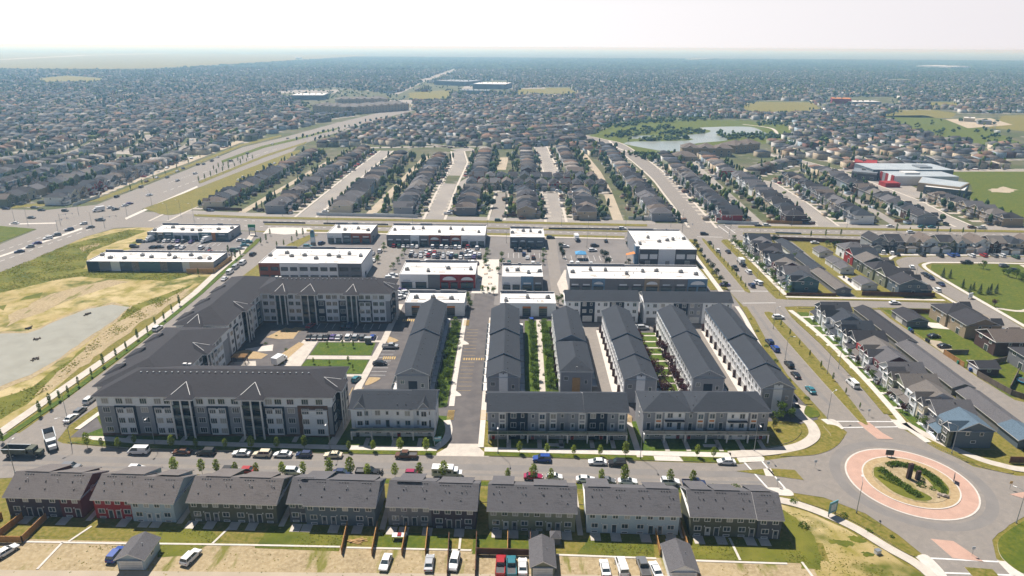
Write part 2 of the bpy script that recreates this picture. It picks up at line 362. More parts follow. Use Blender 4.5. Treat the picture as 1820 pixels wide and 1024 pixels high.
# boulevard on the left, running away to the north
flat('boulevard', px((-90, 520), (0, 484), (60, 461), (152, 421), (203, 406), (254, 402), (262, 385), (252, 372), (330, 343), (430, 304), (521, 269), (530, 259), (598, 236), (690, 208), (740, 196), (735, 190), (679, 199), (597, 219), (498, 246), (431, 262), (332, 302), (172, 364), (60, 376), (-30, 376), (-30, 404), (66, 408), (0, 435), (-90, 468)), 'asphalt_road', .066)
mb = MB(); ribbon(mb, px((699, 168), (727, 155), (752, 143), (790, 131), (815, 122)), [22, 24, 26, 30, 34], .06, 'suburb_road'); struct('road', mb)
mb = MB(); ribbon(mb, px((440, 190), (500, 176), (543, 163), (620, 158)), 14, .06, 'suburb_road'); struct('road', mb)
slab('grass_verge', smooth(px((256, 371), (330, 343), (430, 304), (521, 269.5), (528, 273), (440, 323), (385, 352), (318, 380), (285, 381))), 'lawn_dry')
slab('grass_verge', px((-90, 400), (0, 402), (64, 407.5), (0, 432), (-90, 462)), 'lawn')
slab('grass_verge', px((20, 371), (180, 358), (332, 299), (431, 260), (500, 243), (500, 240), (428, 257), (328, 296), (175, 353), (20, 366)), 'lawn_dry')
mb = MB(); ribbon(mb, px((-60, 364), (60, 367), (150, 355), (240, 320), (330, 288), (430, 250)), 9, .07, 'gravel_lane'); struct('service_road', mb)
slab('median_strip', px((355, 327), (470, 280), (545, 255), (545, 252), (470, 276), (352, 323)), 'lawn_dry')
slab('median_strip', px((395, 290), (470, 263), (525, 250), (600, 230), (600, 227.5), (525, 246), (465, 260), (393, 286)), 'lawn')
mb = MB()
for (a, b, c, d) in [(0, 447, 160, 392), (0, 465, 170, 404), (345, 312, 500, 262), (300, 325, 345, 309), (290, 342, 420, 296)]:
    for k in range(0, 20, 2):
        t0, t1 = k / 20, (k + 1) / 20; p, q = P(a + (c - a) * t0, b + (d - b) * t0), P(a + (c - a) * t1, b + (d - b) * t1); ribbon(mb, [p, q], .35, .084, 'paint_white')
struct('lane_marking', mb)
for q in (((-40, 469), (0, 455), (80, 428), (146, 405), (147, 408), (80, 431), (0, 458), (-40, 472)), ((222, 388), (270, 366), (350, 331), (352, 333), (272, 369), (224, 391)), ((16, 398), (100, 396), (100, 398), (16, 400))): slab('concrete_median', px(*q), 'concrete_light', .16)
# residential roads and lanes behind
ROADS = [('street', [(-213, 400), (-213, 670)], 9, 'suburb_road'), ('gravel_lane', [(-172, 422), (-169, 640)], 5, 'gravel_lane'), ('street', [(-128, 408), (-129, 575), (-128, 700)], 11, 'suburb_road'),
    ('gravel_lane', [(-90, 412), (-83, 665)], 6.5, 'gravel_lane'), ('street', [(-48, 408), (-49, 512), (-48, 628), (-56, 700)], 11, 'suburb_road'), ('street', [(-60, 705), (-40, 716)], 16, 'suburb_road'),
    ('street', [(-10, 408), (-7, 492)], 8, 'asphalt_road'), ('street', [(26.5, 404), (27.5, 494)], 10.5, 'suburb_road'), ('gravel_lane', [(-16, 497), (73, 492)], 6, 'suburb_road'), ('gravel_lane', [(-38, 556), (-34, 500)], 12, 'suburb_road'),
    ('street', [(33, 570), (29.5, 740)], 11, 'suburb_road'), ('gravel_lane', [(64.6, 402), (70, 500), (72, 583), (69, 735)], 6.5, 'gravel_lane'), ('gravel_lane', [(-10, 590), (-8, 660)], 8, 'gravel_lane'),
    ('avenue', smooth([(112.5, 392), (118, 490), (121, 575), (115, 748), (100, 795), (80, 830), (40, 860)]), 14, 'asphalt_road'), ('gravel_lane', [(149, 398), (157, 505), (166, 636), (170, 700)], 6.5, 'suburb_road'),
    ('street', [(189, 398), (197, 467), (201, 536), (190, 556), (160, 560)], 10.5, 'suburb_road'), ('gravel_lane', [(231.5, 398), (243, 481), (247, 520)], 6, 'suburb_road'),
    ('street', [(271, 397), (273, 427), (280, 470), (280, 600), (262, 690)], 9.5, 'suburb_road'), ('street', [(280, 596), (340, 600), (470, 605)], 9, 'suburb_road'), ('street', [(-300, 640), (-430, 700)], 10, 'suburb_road')]
for n, pts, wd, m in ROADS:
    mb = MB(); ribbon(mb, pts, wd, .048, m); struct(n, mb)
    if n in ('street', 'avenue'):
        mb = MB(); L, R = ribbon(MB(), pts, wd + 2.2, .1, m)
        for S in (L, R): ribbon(mb, S, 1.6, ZS - .06, 'concrete', .1)
        struct('sidewalk', mb)
# ---- the block between the left street and the avenue
flat('parking_lot', [(-131, 262), (-131, 300), (-130, 386), (96, 381), (100, 372), (97, 330), (94, 262)], 'asphalt_lot', .03)
flat('lot_ground', [(-119, 176), (-119, 262), (94, 262), (94, 240), (88, 200), (88, 172), (72, 165), (-119, 160)], 'asphalt_dark', .034)
flat('central_drive', [(-16.6, 150), (-16.4, 230), (-16, 277), (-7.2, 277), (-8.2, 230), (-8.7, 150)], 'asphalt_dark', .056)
flat('drive', [(17, 262), (18, 385), (24.5, 385), (22, 262)], 'asphalt_road', .058)
flat('drive', [(-68, 290), (-59, 290), (-57, 345), (-60, 385), (-68, 385), (-70, 345)], 'asphalt_road', .058)
flat('parking_lot', [(-198, 321), (-146, 321), (-137, 326), (-133, 345), (-133, 374), (-150, 378), (-198, 378)], 'asphalt_lot', .031)
# left street
flat('left_street', smooth([(-138, 140), (-134.2, 160), (-132.9, 181), (-131.7, 215), (-132, 240), (-132.2, 275), (-133.3, 298), (-135, 318), (-135.4, 351), (-137, 372), (-140, 392)], 4) + [(-110, 390), (-112, 371), (-118, 352), (-121.5, 335), (-122, 290), (-121, 262), (-119.5, 215), (-121, 180), (-123, 166), (-121, 156), (-60, 148)], 'asphalt_road', .062)
mb = MB(); ribbon(mb, [(-140, 150), (-138.3, 181), (-136.4, 215), (-135.2, 245), (-135.6, 275), (-137.5, 300), (-139, 335), (-146, 372)], 3.0, ZS, 'concrete', .2); struct('sidewalk', mb)
mb = MB(); ribbon(mb, [(-136.4, 158), (-134.2, 181), (-133.2, 215), (-132.6, 245), (-133, 275), (-134.7, 300), (-136.4, 330)], 2.0, ZG, 'lawn_lush', .2); struct('grass_verge', mb)
mb = MB(); ribbon(mb, [(-137, 333), (-137.8, 352), (-139, 362)], 2.6, ZG, 'lawn', .2); struct('grass_verge', mb)
slab('grass_verge', [(-121, 180), (-119.2, 190), (-118.4, 215), (-119.8, 262), (-121, 290), (-119, 290), (-116.4, 262), (-114.6, 215), (-113, 180), (-114, 166), (-119, 172)], 'lawn')
mb = MB(); ribbon(mb, [(-119.5, 164), (-117.5, 180), (-116.2, 215), (-117.8, 262)], 1.6, ZS, 'concrete_light', .2); struct('sidewalk', mb)
slab('grass_verge', [(-124, 290), (-122.5, 330), (-119.5, 352), (-114, 370), (-109, 371), (-113, 345), (-115.5, 318), (-116, 290)], 'lawn_dry')
slab('sidewalk', [(-140.5, 372), (-138, 374), (-128, 371), (-118, 374), (-113, 380), (-118, 386), (-134, 387), (-142, 386)], 'concrete_light', .09)
# bottom road
flat('road', [(-230, 152), (-138, 148), (-116, 144.6), (-76, 143.4), (-40, 142.5), (-7, 141.8), (18, 140.8), (46, 139.1), (62, 138.9), (74, 135.8), (82, 134), (84, 150), (72, 152.6), (58, 149.3), (37, 150.2), (-7, 152.1), (-42, 152.7), (-69, 153.6), (-99.7, 154.5), (-119, 157), (-128, 162), (-138, 162), (-230, 168)], 'asphalt_road', .07)
mb = MB(); ribbon(mb, [(-128, 150.6), (-95, 149.2), (-40, 147.9), (0, 147.0), (50, 144.9), (62, 145)], 2.6, .076, 'lane_wear'); ribbon(mb, [(-128, 147.0), (-40, 144.7), (0, 143.9), (50, 141.7), (62, 141.6)], .9, .0765, 'lane_wear'); ribbon(mb, [(95, 180), (94.6, 205), (97.4, 245), (98.6, 262)], 1.4, .077, 'lane_wear'); ribbon(mb, [(106.6, 180), (107.4, 205), (108.4, 245), (109, 262)], 1.2, .077, 'lane_wear'); struct('tyre_wear', mb)
NC = [(-118, 157.3), (-99.7, 154.8), (-69, 153.8), (-42, 152.9), (-19.4, 152.3)]; NC2 = [(-7, 152.3), (37, 150.6)]
slab('grass_verge', NC + [(-19.4, 154.3), (-44, 154.6), (-69, 155.6), (-99, 156.9), (-112, 158.6)], 'lawn')
slab('grass_verge', NC2 + [(37, 152.6), (-7, 154.2)], 'lawn'); slab('driveway_apron', [(37, 150.6), (37, 152.7), (43.6, 152.6), (44.2, 150.3)], 'concrete_light', .14)
slab('grass_verge', [(44.2, 150.3), (58.5, 149.7), (57, 152.1), (44, 152.6)], 'lawn')
slab('sidewalk', [(-116, 160.5), (-112, 158.6), (-99, 156.9), (-69, 155.6), (-44, 154.6), (-19.6, 154.3), (-18.5, 156.2), (-44, 156.7), (-69, 157.6), (-99, 158.9), (-110, 160.4)], 'concrete_light', ZS)
slab('sidewalk', [(-7, 154.2), (57, 152.1), (57.6, 154.3), (-7, 156.2)], 'concrete_light', ZS)
slab('driveway_apron', [(-20.5, 152.2), (-17, 156), (-16.5, 158), (-8.8, 158), (-8.3, 156), (-5.6, 152)], 'concrete', .085)
slab('front_lawn', [(-116, 161), (-99, 159), (-69, 157.7), (-44, 156.8), (-18.6, 156.3), (-18, 162), (-17.2, 172), (-44, 176), (-46.5, 180), (-46, 163), (-112, 166)], 'lawn_lush', .17)
slab('front_lawn', [(-7, 156.3), (57.6, 154.4), (72, 158), (75, 164), (70, 170), (-7, 170)], 'lawn_lush', .17)
# footpaths of the front gardens
def pathstrip(pts, wd, m='concrete', z=.2): mb = MB(); ribbon(mb, pts, wd, z, m, .1); return struct('footpath', mb)
for x in (-38.6, -31.2, -24.4): pathstrip([(x, 156.4), (x, 160.5)], 1.2)
for x in (-.6, 7.6, 13.4, 21.6, 27.2): pathstrip([(x, 156), (x, 160)], 1.2)
for x in (41.2, 46.8, 55.4, 61.2, 67): pathstrip([(x, 155), (x, 160.6)], 1.2)
for x in (9.9, 51.2): pathstrip([(x, 157.6), (x + 4.2, 157.6)], 1.4)
for x in (-103, -88, -72, -58): pathstrip([(x, 158), (x, 161)], 1.3)
pathstrip([(-47.6, 157), (-46.8, 166), (-46.5, 178), (-47.5, 190), (-46, 225), (-45.6, 262)], 2.3, 'concrete')
pathstrip([(33.4, 152), (33.2, 170)], 1.6)
pathstrip(smooth([(-19.5, 156.2), (-17.6, 160), (-17.2, 165), (-18.2, 170)]), 2, 'concrete_light')
pathstrip([(-8, 156.2), (-8, 170), (-8.1, 200), (-8.1, 248)], 1.5, 'concrete_light', .18); pathstrip([(-17.6, 178), (-18, 195), (-18.3, 248)], 1.6, 'concrete_light', .18)
slab('planted_bed', [(-23.2, 176), (-23, 243), (-19.4, 243), (-19, 178)], 'lawn_lush', .16)
slab('grass_verge', [(-7.2, 156.3), (-3, 156.2), (-4, 165), (-7.2, 170)], 'lawn_dry', .175)
for y in (184, 222): slab('concrete_island', smooth([(-17.6, y), (-15.2, y + .6), (-17.2, y + 3.8), (-18.6, y + 4)]), 'concrete_light', .17)
# the courtyard of the flats
slab('courtyard_lawn', [(-68.9, 223.4), (-48.6, 223.4), (-48.2, 212.8), (-69.2, 212.8)], 'lawn_lush', .14); slab('courtyard_lawn', [(-69.2, 209.2), (-48.2, 209.2), (-48.2, 198.8), (-70, 198.8)], 'lawn_lush', .14)
slab('footpath', [(-75, 225.5), (-47, 225.5), (-47, 223.8), (-69.5, 223.8), (-69.8, 198.4), (-48, 198.4), (-48, 196.8), (-77, 196.8)], 'concrete', .13)
slab('footpath', [(-69.4, 212.4), (-47.8, 212.4), (-47.8, 209.6), (-69.4, 209.6)], 'concrete', .135)
slab('planted_bed', [(-89.3, 227.6), (-85.1, 236.9), (-79, 234.5), (-79, 226.5), (-84, 226)], 'tan_gravel', .12)
slab('planted_bed', smooth([(-45, 229.3), (-41.1, 226), (-41.5, 224.4), (-44.4, 223.6), (-45, 229.3)]), 'tan_gravel', .14); slab('planted_bed', smooth([(-45.6, 196.4), (-41.8, 195.8), (-44.4, 191.4), (-45.9, 191.4), (-45.6, 196.4)]), 'tan_gravel', .14)
slab('planted_bed', [(-80, 211), (-76, 223.5), (-73.6, 222), (-77.6, 200)], 'tan_gravel', .15); slab('planted_bed', [(-97, 213.5), (-92, 217), (-83.6, 213), (-84.6, 209.5), (-93, 209.6)], 'tan_gravel', .13)
slab('paving', [(-93, 217.4), (-84.5, 221.4), (-83, 216), (-91.5, 215)], 'concrete_light', .125); slab('paving', [(-98, 206), (-86, 208), (-84, 203), (-98, 201)], 'concrete', .12)
mb = MB()                                                       # bay lines and yellow crossings
def stripes(x0, y0, x1, y1, n, ln, a, wd=.14, m='paint_white'):
    for k in range(n):
        t = k / max(1, n - 1); x, y = x0 + (x1 - x0) * t, y0 + (y1 - y0) * t; mb.obox(x, y, .03, ln, wd, .05, a, m)
stripes(-76, 238.6, -50, 238.6, 10, 5, math.pi / 2, .12); stripes(-74.5, 227, -49, 227, 10, 4.6, math.pi / 2, .12)
stripes(-43.2, 198, -43.2, 222, 10, 5, 0, .12); stripes(-18.2 + 3.6, 188, -18.2 + 3.6, 236, 18, 4.2, 0, .1, 'paint_yellow'); stripes(-52.5, 187, -46, 187, 3, 5, math.pi / 2, .15, 'paint_yellow')
for x0, x1, y in [(-16.6, -9, 210.5), (-17.6, -16.6, 0)][:1]:
    for k in range(9): mb.obox(x0 + .5 + k * .85, y, .03, .4, 1.7, .05, 0, 'paint_yellow')
for y in (170.5, 240): 
    for x in (-17.4, -7.9):
        for k in range(8): mb.obox(x, y + k * .7, .12, 2.0, .22, .1, 0, 'paint_yellow')
for k in range(6): mb.obox(-43.5 + k * .75, 211, .03, .4, 2.2, .05, 0, 'paint_yellow'); mb.obox(-47.6, 187 + k * .8, .03, 2.2, .4, .05, 0, 'paint_yellow'); mb.obox(-45.8, 231 + k * .9, .03, 2, .45, .05, 0, 'paint_yellow'); mb.obox(-82 + k * .8, 236 - k * .2, .03, .3, 3.4, .05, -.5, 'paint_yellow'); mb.obox(-42 + k * .8, 245, .03, .4, 2.4, .05, 0, 'paint_yellow')
stripes(-40, 345, -14, 345, 11, 5, math.pi / 2, .14); stripes(-52, 332, -16, 332, 15, 10, math.pi / 2, .14); stripes(-52, 318, -16, 318, 15, 9, math.pi / 2, .14)
stripes(25, 306, 58, 306, 13, 5, math.pi / 2, .14); stripes(27, 329, 50, 329, 9, 9, math.pi / 2, .14); stripes(-2, 333, 14, 333, 7, 9, math.pi / 2, .14)
stripes(-186, 350, -156, 350, 12, 5, math.pi / 2, .14); stripes(-190, 335, -150, 335, 15, 9, math.pi / 2, .14)
struct('painted_marking', mb)
# column gardens and lanes
slab('garden_strip', [(4.2, 184), (14.4, 184), (16, 245), (5, 245)], 'lawn_lush', .15); pathstrip([(9.6, 185), (10.4, 246)], 1.8, 'concrete', .17)
slab('garden_strip', [(44.6, 182), (53, 182), (54.6, 234), (46, 234)], 'lawn_lush', .15)
for k in range(9): pathstrip([(47.5, 188 + k * 5.4), (53.6, 188 + k * 5.4)], .9, 'concrete', .165)
flat('back_lane', [(24.6, 182), (31, 182), (32.2, 242), (26.6, 242)], 'asphalt_road', .06); flat('back_lane', [(63.6, 182), (70, 182), (72.6, 242), (66, 242)], 'asphalt_road', .06)
flat('back_lane', [(16, 238), (16, 243.5), (88, 242.5), (88, 237)], 'asphalt_road', .064)
slab('concrete_pad', [(30.9, 182), (33.2, 182), (33.4, 236), (31.6, 236)], 'concrete_light', .14); slab('concrete_pad', [(69.9, 182), (72, 182), (73.2, 236), (71, 236)], 'concrete_light', .14)
slab('concrete_pad', [(51.4, 182), (53.4, 182), (55.4, 234), (53.2, 234)], 'concrete_light', .17)
slab('paving', [(-17.5, 276), (-17.5, 326), (-6.5, 326), (-6, 276)], 'concrete_light', .12); slab('paving', [(-17, 345), (-17, 385), (-2, 385), (-2, 345)], 'asphalt_lot', .05)
slab('paving', px((990, 505), (1003, 480), (1012, 480), (1008, 530), (1000, 534)), 'concrete', .13)
# the avenue on the right with its grass median, the roundabout and its arms
AVW = [(90.9, 172), (89.7, 200), (92.1, 224), (95.6, 250), (94.9, 277), (97.6, 335), (103, 372), (104, 392)]
AVE = [(109.1, 172), (109.9, 195), (110.9, 224), (110.4, 250), (112, 262), (112, 280), (114.3, 320), (114.6, 362), (119, 372), (122, 392)]
flat('avenue', AVW + AVE[::-1], 'asphalt_road', .068)
slab('median_strip', smooth([(99, 171), (99.3, 206), (100.5, 249), (102.5, 256), (105.2, 250), (104.6, 214), (101.4, 172), (99, 171)], 4), 'lawn_dry')
slab('median_strip', smooth([(101.6, 281), (102.6, 303), (104.8, 362), (106.8, 362), (106.2, 316), (104, 281), (101.6, 281)], 4), 'lawn_dry')
slab('median_strip', [(101, 282), (101, 282), (101.2, 282)], 'lawn_dry') if False else None
RC = (97.9, 142.2)
def circ(r, n=72, c=RC, a0=0, a1=2 * math.pi): return [(c[0] + r * math.cos(a0 + (a1 - a0) * k / n), c[1] + r * math.sin(a0 + (a1 - a0) * k / n)) for k in range(n)]
flat('roundabout_road', circ(20.8), 'asphalt_road', .074)
flat('road', [(72, 152.6), (80, 154), (88, 158.5), (93, 165), (91, 174), (109, 174), (109, 168), (113, 157), (117.5, 149), (126, 145), (180, 143), (180, 128), (130, 131), (116.7, 129.2), (108.9, 125), (104.2, 121.3), (101.3, 115.6), (103, 112), (106, 60), (86, 60), (86.7, 116), (84.7, 122.7), (81, 130), (74, 135.8), (62, 139)], 'asphalt_road', .0705)
def ring(name, r0, r1, z, m, side=.1):
    mb = MB(); a, b = circ(r0), circ(r1)
    for k in range(72):
        j = (k + 1) % 72; mb.face([(*a[k], z), (*b[k], z), (*b[j], z), (*a[j], z)], m)
        mb.face([(*b[k], z - side), (*b[j], z - side), (*b[j], z), (*b[k], z)], 'concrete_light')
    return struct(name, mb)
ring('apron_ring', 10.7, 14.2, .15, 'pink_concrete'); ring('kerb_ring', 14.2, 14.6, .14, 'concrete_light'); ring('kerb_ring', 10.4, 10.75, .26, 'concrete_light', .15)
ring('tyre_wear', 15.6, 18.2, .078, 'lane_wear', 0.001)
ring('gravel_ring', 8.4, 10.4, .24, 'tan_gravel'); slab('roundabout_island', circ(8.5), 'soil', .3)
def isl(pts, m='pink_concrete', z=.15): return slab('traffic_island', pts, m, z)
isl([(98.4, 170.4), (101.6, 170.4), (102.6, 164.6), (104, 161.4), (99.6, 161.6), (98.8, 166)]); isl([(119, 137.4), (127, 139.2), (180, 138), (180, 133), (123, 134.4)])
isl([(91, 121.5), (95.5, 120.8), (98, 114.6), (92.2, 115.6)]); isl([(93, 113), (98.4, 112.4), (98, 60), (94, 60)], 'lawn_dry')
isl([(56.5, 146.2), (63.6, 147.2), (63.2, 144.4)], 'lawn_dry'); isl([(65.6, 147.4), (71.4, 146.8), (72, 142.6), (65.4, 144.2)], 'lawn_dry'); isl([(63.6, 147.3), (65.6, 147.5), (65.4, 144), (63.2, 144.3)], 'concrete_light', .1)
mb = MB()
for a, b in [((59.8, 150), (61.9, 139.6)), ((64.4, 151), (66.2, 138.6)), ((92.2, 170.8), (109, 170.8)), ((92.2, 167.4), (108.6, 168)), ((87, 115.6), (101.5, 114.6)), ((87, 111.4), (101.5, 110.8)), ((96, 266), (110, 266.6)), ((95.4, 281), (112, 281)), ((104, 372), (118, 371)), ((123, 398), (124, 380)), ((127, 398), (128, 380))]:
    ribbon(mb, [a, b], .42, .1, 'paint_white')
struct('crossing_line', mb)
slab('dropped_kerb', smooth([(58.5, 150), (58.8, 153), (62, 154), (65.4, 152.6), (65, 150.6)]), 'concrete_light', .12); slab('dropped_kerb', smooth([(61.6, 139.6), (66.6, 139), (67, 136.4), (63, 136.6)]), 'concrete_light', .12)
slab('dropped_kerb', smooth([(88.6, 172), (92.4, 171.6), (92.8, 166.8), (89.8, 167.4)]), 'concrete_light', .12); slab('dropped_kerb', smooth([(108.6, 172), (112, 171), (111, 166.6), (108.4, 167.2)]), 'concrete_light', .12)
slab('dropped_kerb', smooth([(84.6, 116), (87.4, 116.4), (88, 110.6), (85.6, 110.4)]), 'concrete_light', .12); slab('dropped_kerb', smooth([(101, 115), (104.6, 114), (104.4, 110.4), (101, 110.8)]), 'concrete_light', .12)
# verges and curving paths round the roundabout
slab('grass_verge', smooth([(70, 152.8), (79, 153.6), (86, 157.2), (91.4, 163.4), (91.6, 168), (88, 168.6), (87.6, 163), (83, 158.6), (77, 156), (71, 154.6)]), 'lawn_dry')
mb = MB(); ribbon(mb, smooth([(57, 153.6), (66, 154.6), (72, 156), (78, 158.4), (83, 163), (84.6, 169), (83.6, 175), (86, 180)]), 3.0, ZS, 'concrete', .15); struct('footpath', mb)
slab('corner_lawn', smooth([(66, 157), (72, 158.4), (77, 161), (80.6, 165.6), (80.6, 170), (72, 170), (68, 165)]), 'lawn_dry', .18)
slab('grass_verge', smooth([(86.6, 180), (89.4, 178), (89.2, 174), (86, 172.6), (84.6, 174), (84.2, 178)]), 'lawn', .19)
mb = MB(); ribbon(mb, smooth([(88.8, 180.5), (88.2, 200), (90.6, 224), (94, 250), (95.2, 262)]), 2.4, ZG, 'lawn_dry', .19); struct('grass_verge', mb)
mb = MB(); ribbon(mb, smooth([(84.6, 178), (86, 200), (88.4, 224), (91.6, 250), (92.4, 262)]), 1.7, ZS, 'concrete_light', .19); struct('sidewalk', mb)
mb = MB(); ribbon(mb, [(93.6, 282), (95.6, 330), (99, 366)], 2.4, ZG, 'lawn_dry', .19); ribbon(mb, [(88.6, 282), (90.4, 330), (92, 366)], 3, ZG, 'lawn_dry', .19); struct('grass_verge', mb)
mb = MB(); ribbon(mb, [(91, 276), (93, 330), (95.6, 368)], 2.2, ZS, 'concrete_light', .19); struct('sidewalk', mb)
mb = MB(); ribbon(mb, smooth([(109.6, 175), (111.2, 195), (112.2, 224), (111.7, 246)]), 2.6, ZG, 'lawn_dry', .19); struct('grass_verge', mb)
mb = MB(); ribbon(mb, smooth([(112.6, 160), (111.2, 168), (111.8, 175), (113.4, 195), (114.4, 224), (113.8, 246), (112.8, 258)]), 1.9, ZS, 'concrete_light', .19); struct('sidewalk', mb)
slab('grass_verge', smooth([(110.4, 166.6), (113.6, 157.4), (118.4, 149.6), (124.6, 145.8), (126, 147.6), (121, 151), (116.6, 158), (112.8, 167.4)]), 'lawn_dry')
mb = MB(); ribbon(mb, smooth([(111.6, 170), (114.4, 163), (119, 155), (124.4, 149.8), (134, 147), (170, 146)]), 2.4, ZS, 'concrete', .15); struct('footpath', mb)
slab('grass_verge', smooth([(66.6, 136.4), (73, 134.6), (79.4, 128.6), (83.4, 121.8), (85.2, 116.4), (83.2, 117), (79.4, 123.6), (74.6, 129.6), (68, 134)]), 'lawn_dry')
mb = MB(); ribbon(mb, smooth([(56, 135.4), (63, 134.6), (69, 131.6), (75.6, 125.6), (80.2, 118.6), (84.4, 112), (86, 100)]), 2.4, ZS, 'concrete', .15); struct('footpath', mb)
slab('grass_verge', smooth([(117, 128.4), (109.6, 124.2), (105, 120.6), (102.6, 115.6), (104, 111), (108, 112), (110, 118), (117, 124), (150, 126), (150, 130)]), 'lawn', .19)
mb = MB(); ribbon(mb, smooth([(150, 123), (120, 121.6), (113, 117), (110, 110), (109, 90)]), 2.4, ZS, 'concrete', .15); struct('footpath', mb)
mb = MB(); ribbon(mb, [(115.6, 282), (117.4, 330), (118, 366)], 2.6, ZG, 'lawn_dry', .19); struct('grass_verge', mb)
mb = MB(); ribbon(mb, [(117.8, 276), (119.8, 330), (120.6, 366)], 1.8, ZS, 'concrete_light', .19); struct('sidewalk', mb)
# side street, alleys and the curving street on the right
flat('side_street', [(106, 261), (106, 273), (117, 270.4), (150, 269.6), (183, 267.4), (184, 260.4), (150, 262), (117, 262.8)], 'asphalt_road', .076)
slab('grass_verge', [(117, 273), (183, 270), (183, 268.4), (117, 271.2)], 'lawn_dry', .18); slab('sidewalk', [(117, 274.6), (183, 271.8), (183, 270.1), (117, 273.1)], 'concrete_light', .17)
slab('grass_verge', [(117, 262), (183, 259.6), (183, 258.2), (117, 260.4)], 'lawn_dry', .18)
flat('alley', [(143, 262), (150, 262), (149, 250), (150.6, 218), (151, 198), (152.6, 184), (160, 179), (190, 176), (190, 160), (152, 163), (142.6, 150), (141.4, 190), (144, 222), (145.6, 250)], 'asphalt_road', .056)
slab('planted_island', smooth([(158, 172), (163, 166), (172, 160), (176, 162), (166, 170), (160, 174)]), 'tan_gravel', .2)
flat('alley', [(140, 271), (147, 271), (153, 345), (154, 366), (149, 366), (147, 345)], 'asphalt_road', .056)
mb = MB(); ribbon(mb, smooth([(189, 180), (190, 231), (191.6, 260), (192.4, 290), (194, 318), (200, 328), (212, 331), (262, 331), (300, 329)]), 9.6, .074, 'asphalt_road'); struct('curving_street', mb)
mb = MB(); ribbon(mb, smooth([(196.6, 180), (196.6, 231), (197.6, 262), (198.6, 290), (200.6, 316), (206, 323.6), (214, 325), (246, 324.4), (262, 322), (270, 316)]), 1.8, ZS, 'concrete_light', .15); struct('sidewalk', mb)
mb = MB(); ribbon(mb, smooth([(183, 180), (184, 231), (185.4, 262), (186, 290), (187.6, 318)]), 1.5, ZS, 'concrete_light', .15); struct('sidewalk', mb)
mb = MB(); ribbon(mb, smooth([(190, 330), (198, 337), (212, 338), (262, 338), (300, 336)]), 2.0, ZS, 'concrete_light', .15); struct('sidewalk', mb)
flat('park_lawn', [(198, 180), (198.4, 262), (199.6, 290), (202, 314), (207, 322), (246, 323), (262, 320), (330, 270), (330, 180)], 'lawn', .08)
mb = MB(); ribbon(mb, smooth([(252, 322), (250, 312), (247, 302), (240, 288), (231, 276), (222, 270)]), 3, .1, 'concrete', .05); ribbon(mb, smooth([(199, 262), (208, 259), (222, 270)]), 2, .11, 'concrete', .05); ribbon(mb, smooth([(198, 236), (212, 240), (226, 262)]), 2, .105, 'concrete', .05); struct('footpath', mb)
# yards and dirt lots behind the front terraces
slab('backyard_lawn', [(-230, 130), (-110, 126.5), (-60, 125.2), (0, 123.4), (60, 121), (67, 120), (66, 114.6), (40, 115.6), (0, 117.4), (-60, 119.4), (-110, 120.8), (-230, 124)], 'lawn_dry', .05)
flat('dirt_lots', [(-230, 124), (-110, 120), (-60, 118.6), (0, 116.6), (40, 114.8), (62, 113.8), (70, 60), (-230, 60)], 'soil', .034)
flat('backyard_grass', [(-53, 124.6), (-36, 124.2), (-36, 116.6), (-54, 117.4)], 'rank_grass', .058); flat('backyard_grass', [(-78, 123.5), (-68, 125), (-62, 120), (-68, 115), (-73, 114.4), (-75, 119)], 'rank_grass', .06)
flat('backyard_grass', [(18, 122.6), (31, 122.2), (30, 115), (14, 116.4)], 'rank_grass', .058); flat('backyard_grass', [(38.6, 121.6), (60, 120.6), (62, 113.8), (38.6, 115)], 'rank_grass', .058)
for (a, b, c, d) in [(-8, 116, -.4, 122), (-.2, 116.6, 4.2, 122), (-28.4, 117.4, -23, 122.6), (-22.4, 117.4, -18, 122.4), (-17.4, 117.2, -12.6, 122)]: flat('backyard_grass', [(a, b), (c, b - .1), (c, d), (a, d)], 'lawn', .062)
flat('gravel_lane', [(-230, 111.5), (-100, 110.6), (40, 110.2), (70, 109.4), (80, 60), (-230, 60)], 'gravel_lane', .05)
flat('scrub_ground', dense([(62, 134), (68, 130.6), (74.6, 124.6), (79.4, 117.6), (83.4, 110.6), (84, 60), (62, 60), (62, 113), (66, 121), (60, 131)], 3, .4), 'straw_field', .046)
mb = MB()
for a, b in [((-104, 118.9), (-81.5, 118.5)), ((-80, 118.6), (-55.8, 118.3)), ((-55.8, 118.3), (-36, 117.9)), ((-34.6, 117.7), (-8.2, 117.1)), ((9.6, 115.9), (30.3, 115.0)), ((38.2, 114.4), (57, 113.7)), ((-95.3, 118.7), (-95.5, 110.8)), ((-92.2, 124), (-94.2, 119)), ((-10.8, 122), (-10.8, 117)), ((33.6, 121), (33.4, 117)), ((47.4, 121.4), (47.6, 114.6)), ((60.2, 114.2), (60.8, 109.6)), ((-61.8, 124), (-63.4, 118.6))]:
    ribbon(mb, [a, b], .5, .13, 'concrete_light', .1)
struct('concrete_strip', mb)
# patios behind the terraces
for x in (-108, -104.6, -99.4, -85.8, -81, -78.4, -70.6, -66.4, -61, -57, -47.2, -44.8, -38.8, -33.6, -26, -23.4, -18.2, -11.2, -3, .6, 5, 12.2, 18.4, 22.8, 29.2, 34.8, 40.6, 45.4, 51.6, 54.6):
    y = 123.42 - .0349 * (x - 4); slab('patio', [(x - 1.1, y - 2.6), (x + 1.1, y - 2.7), (x + 1.1, y - .1), (x - 1.1, y)], 'concrete', .12)
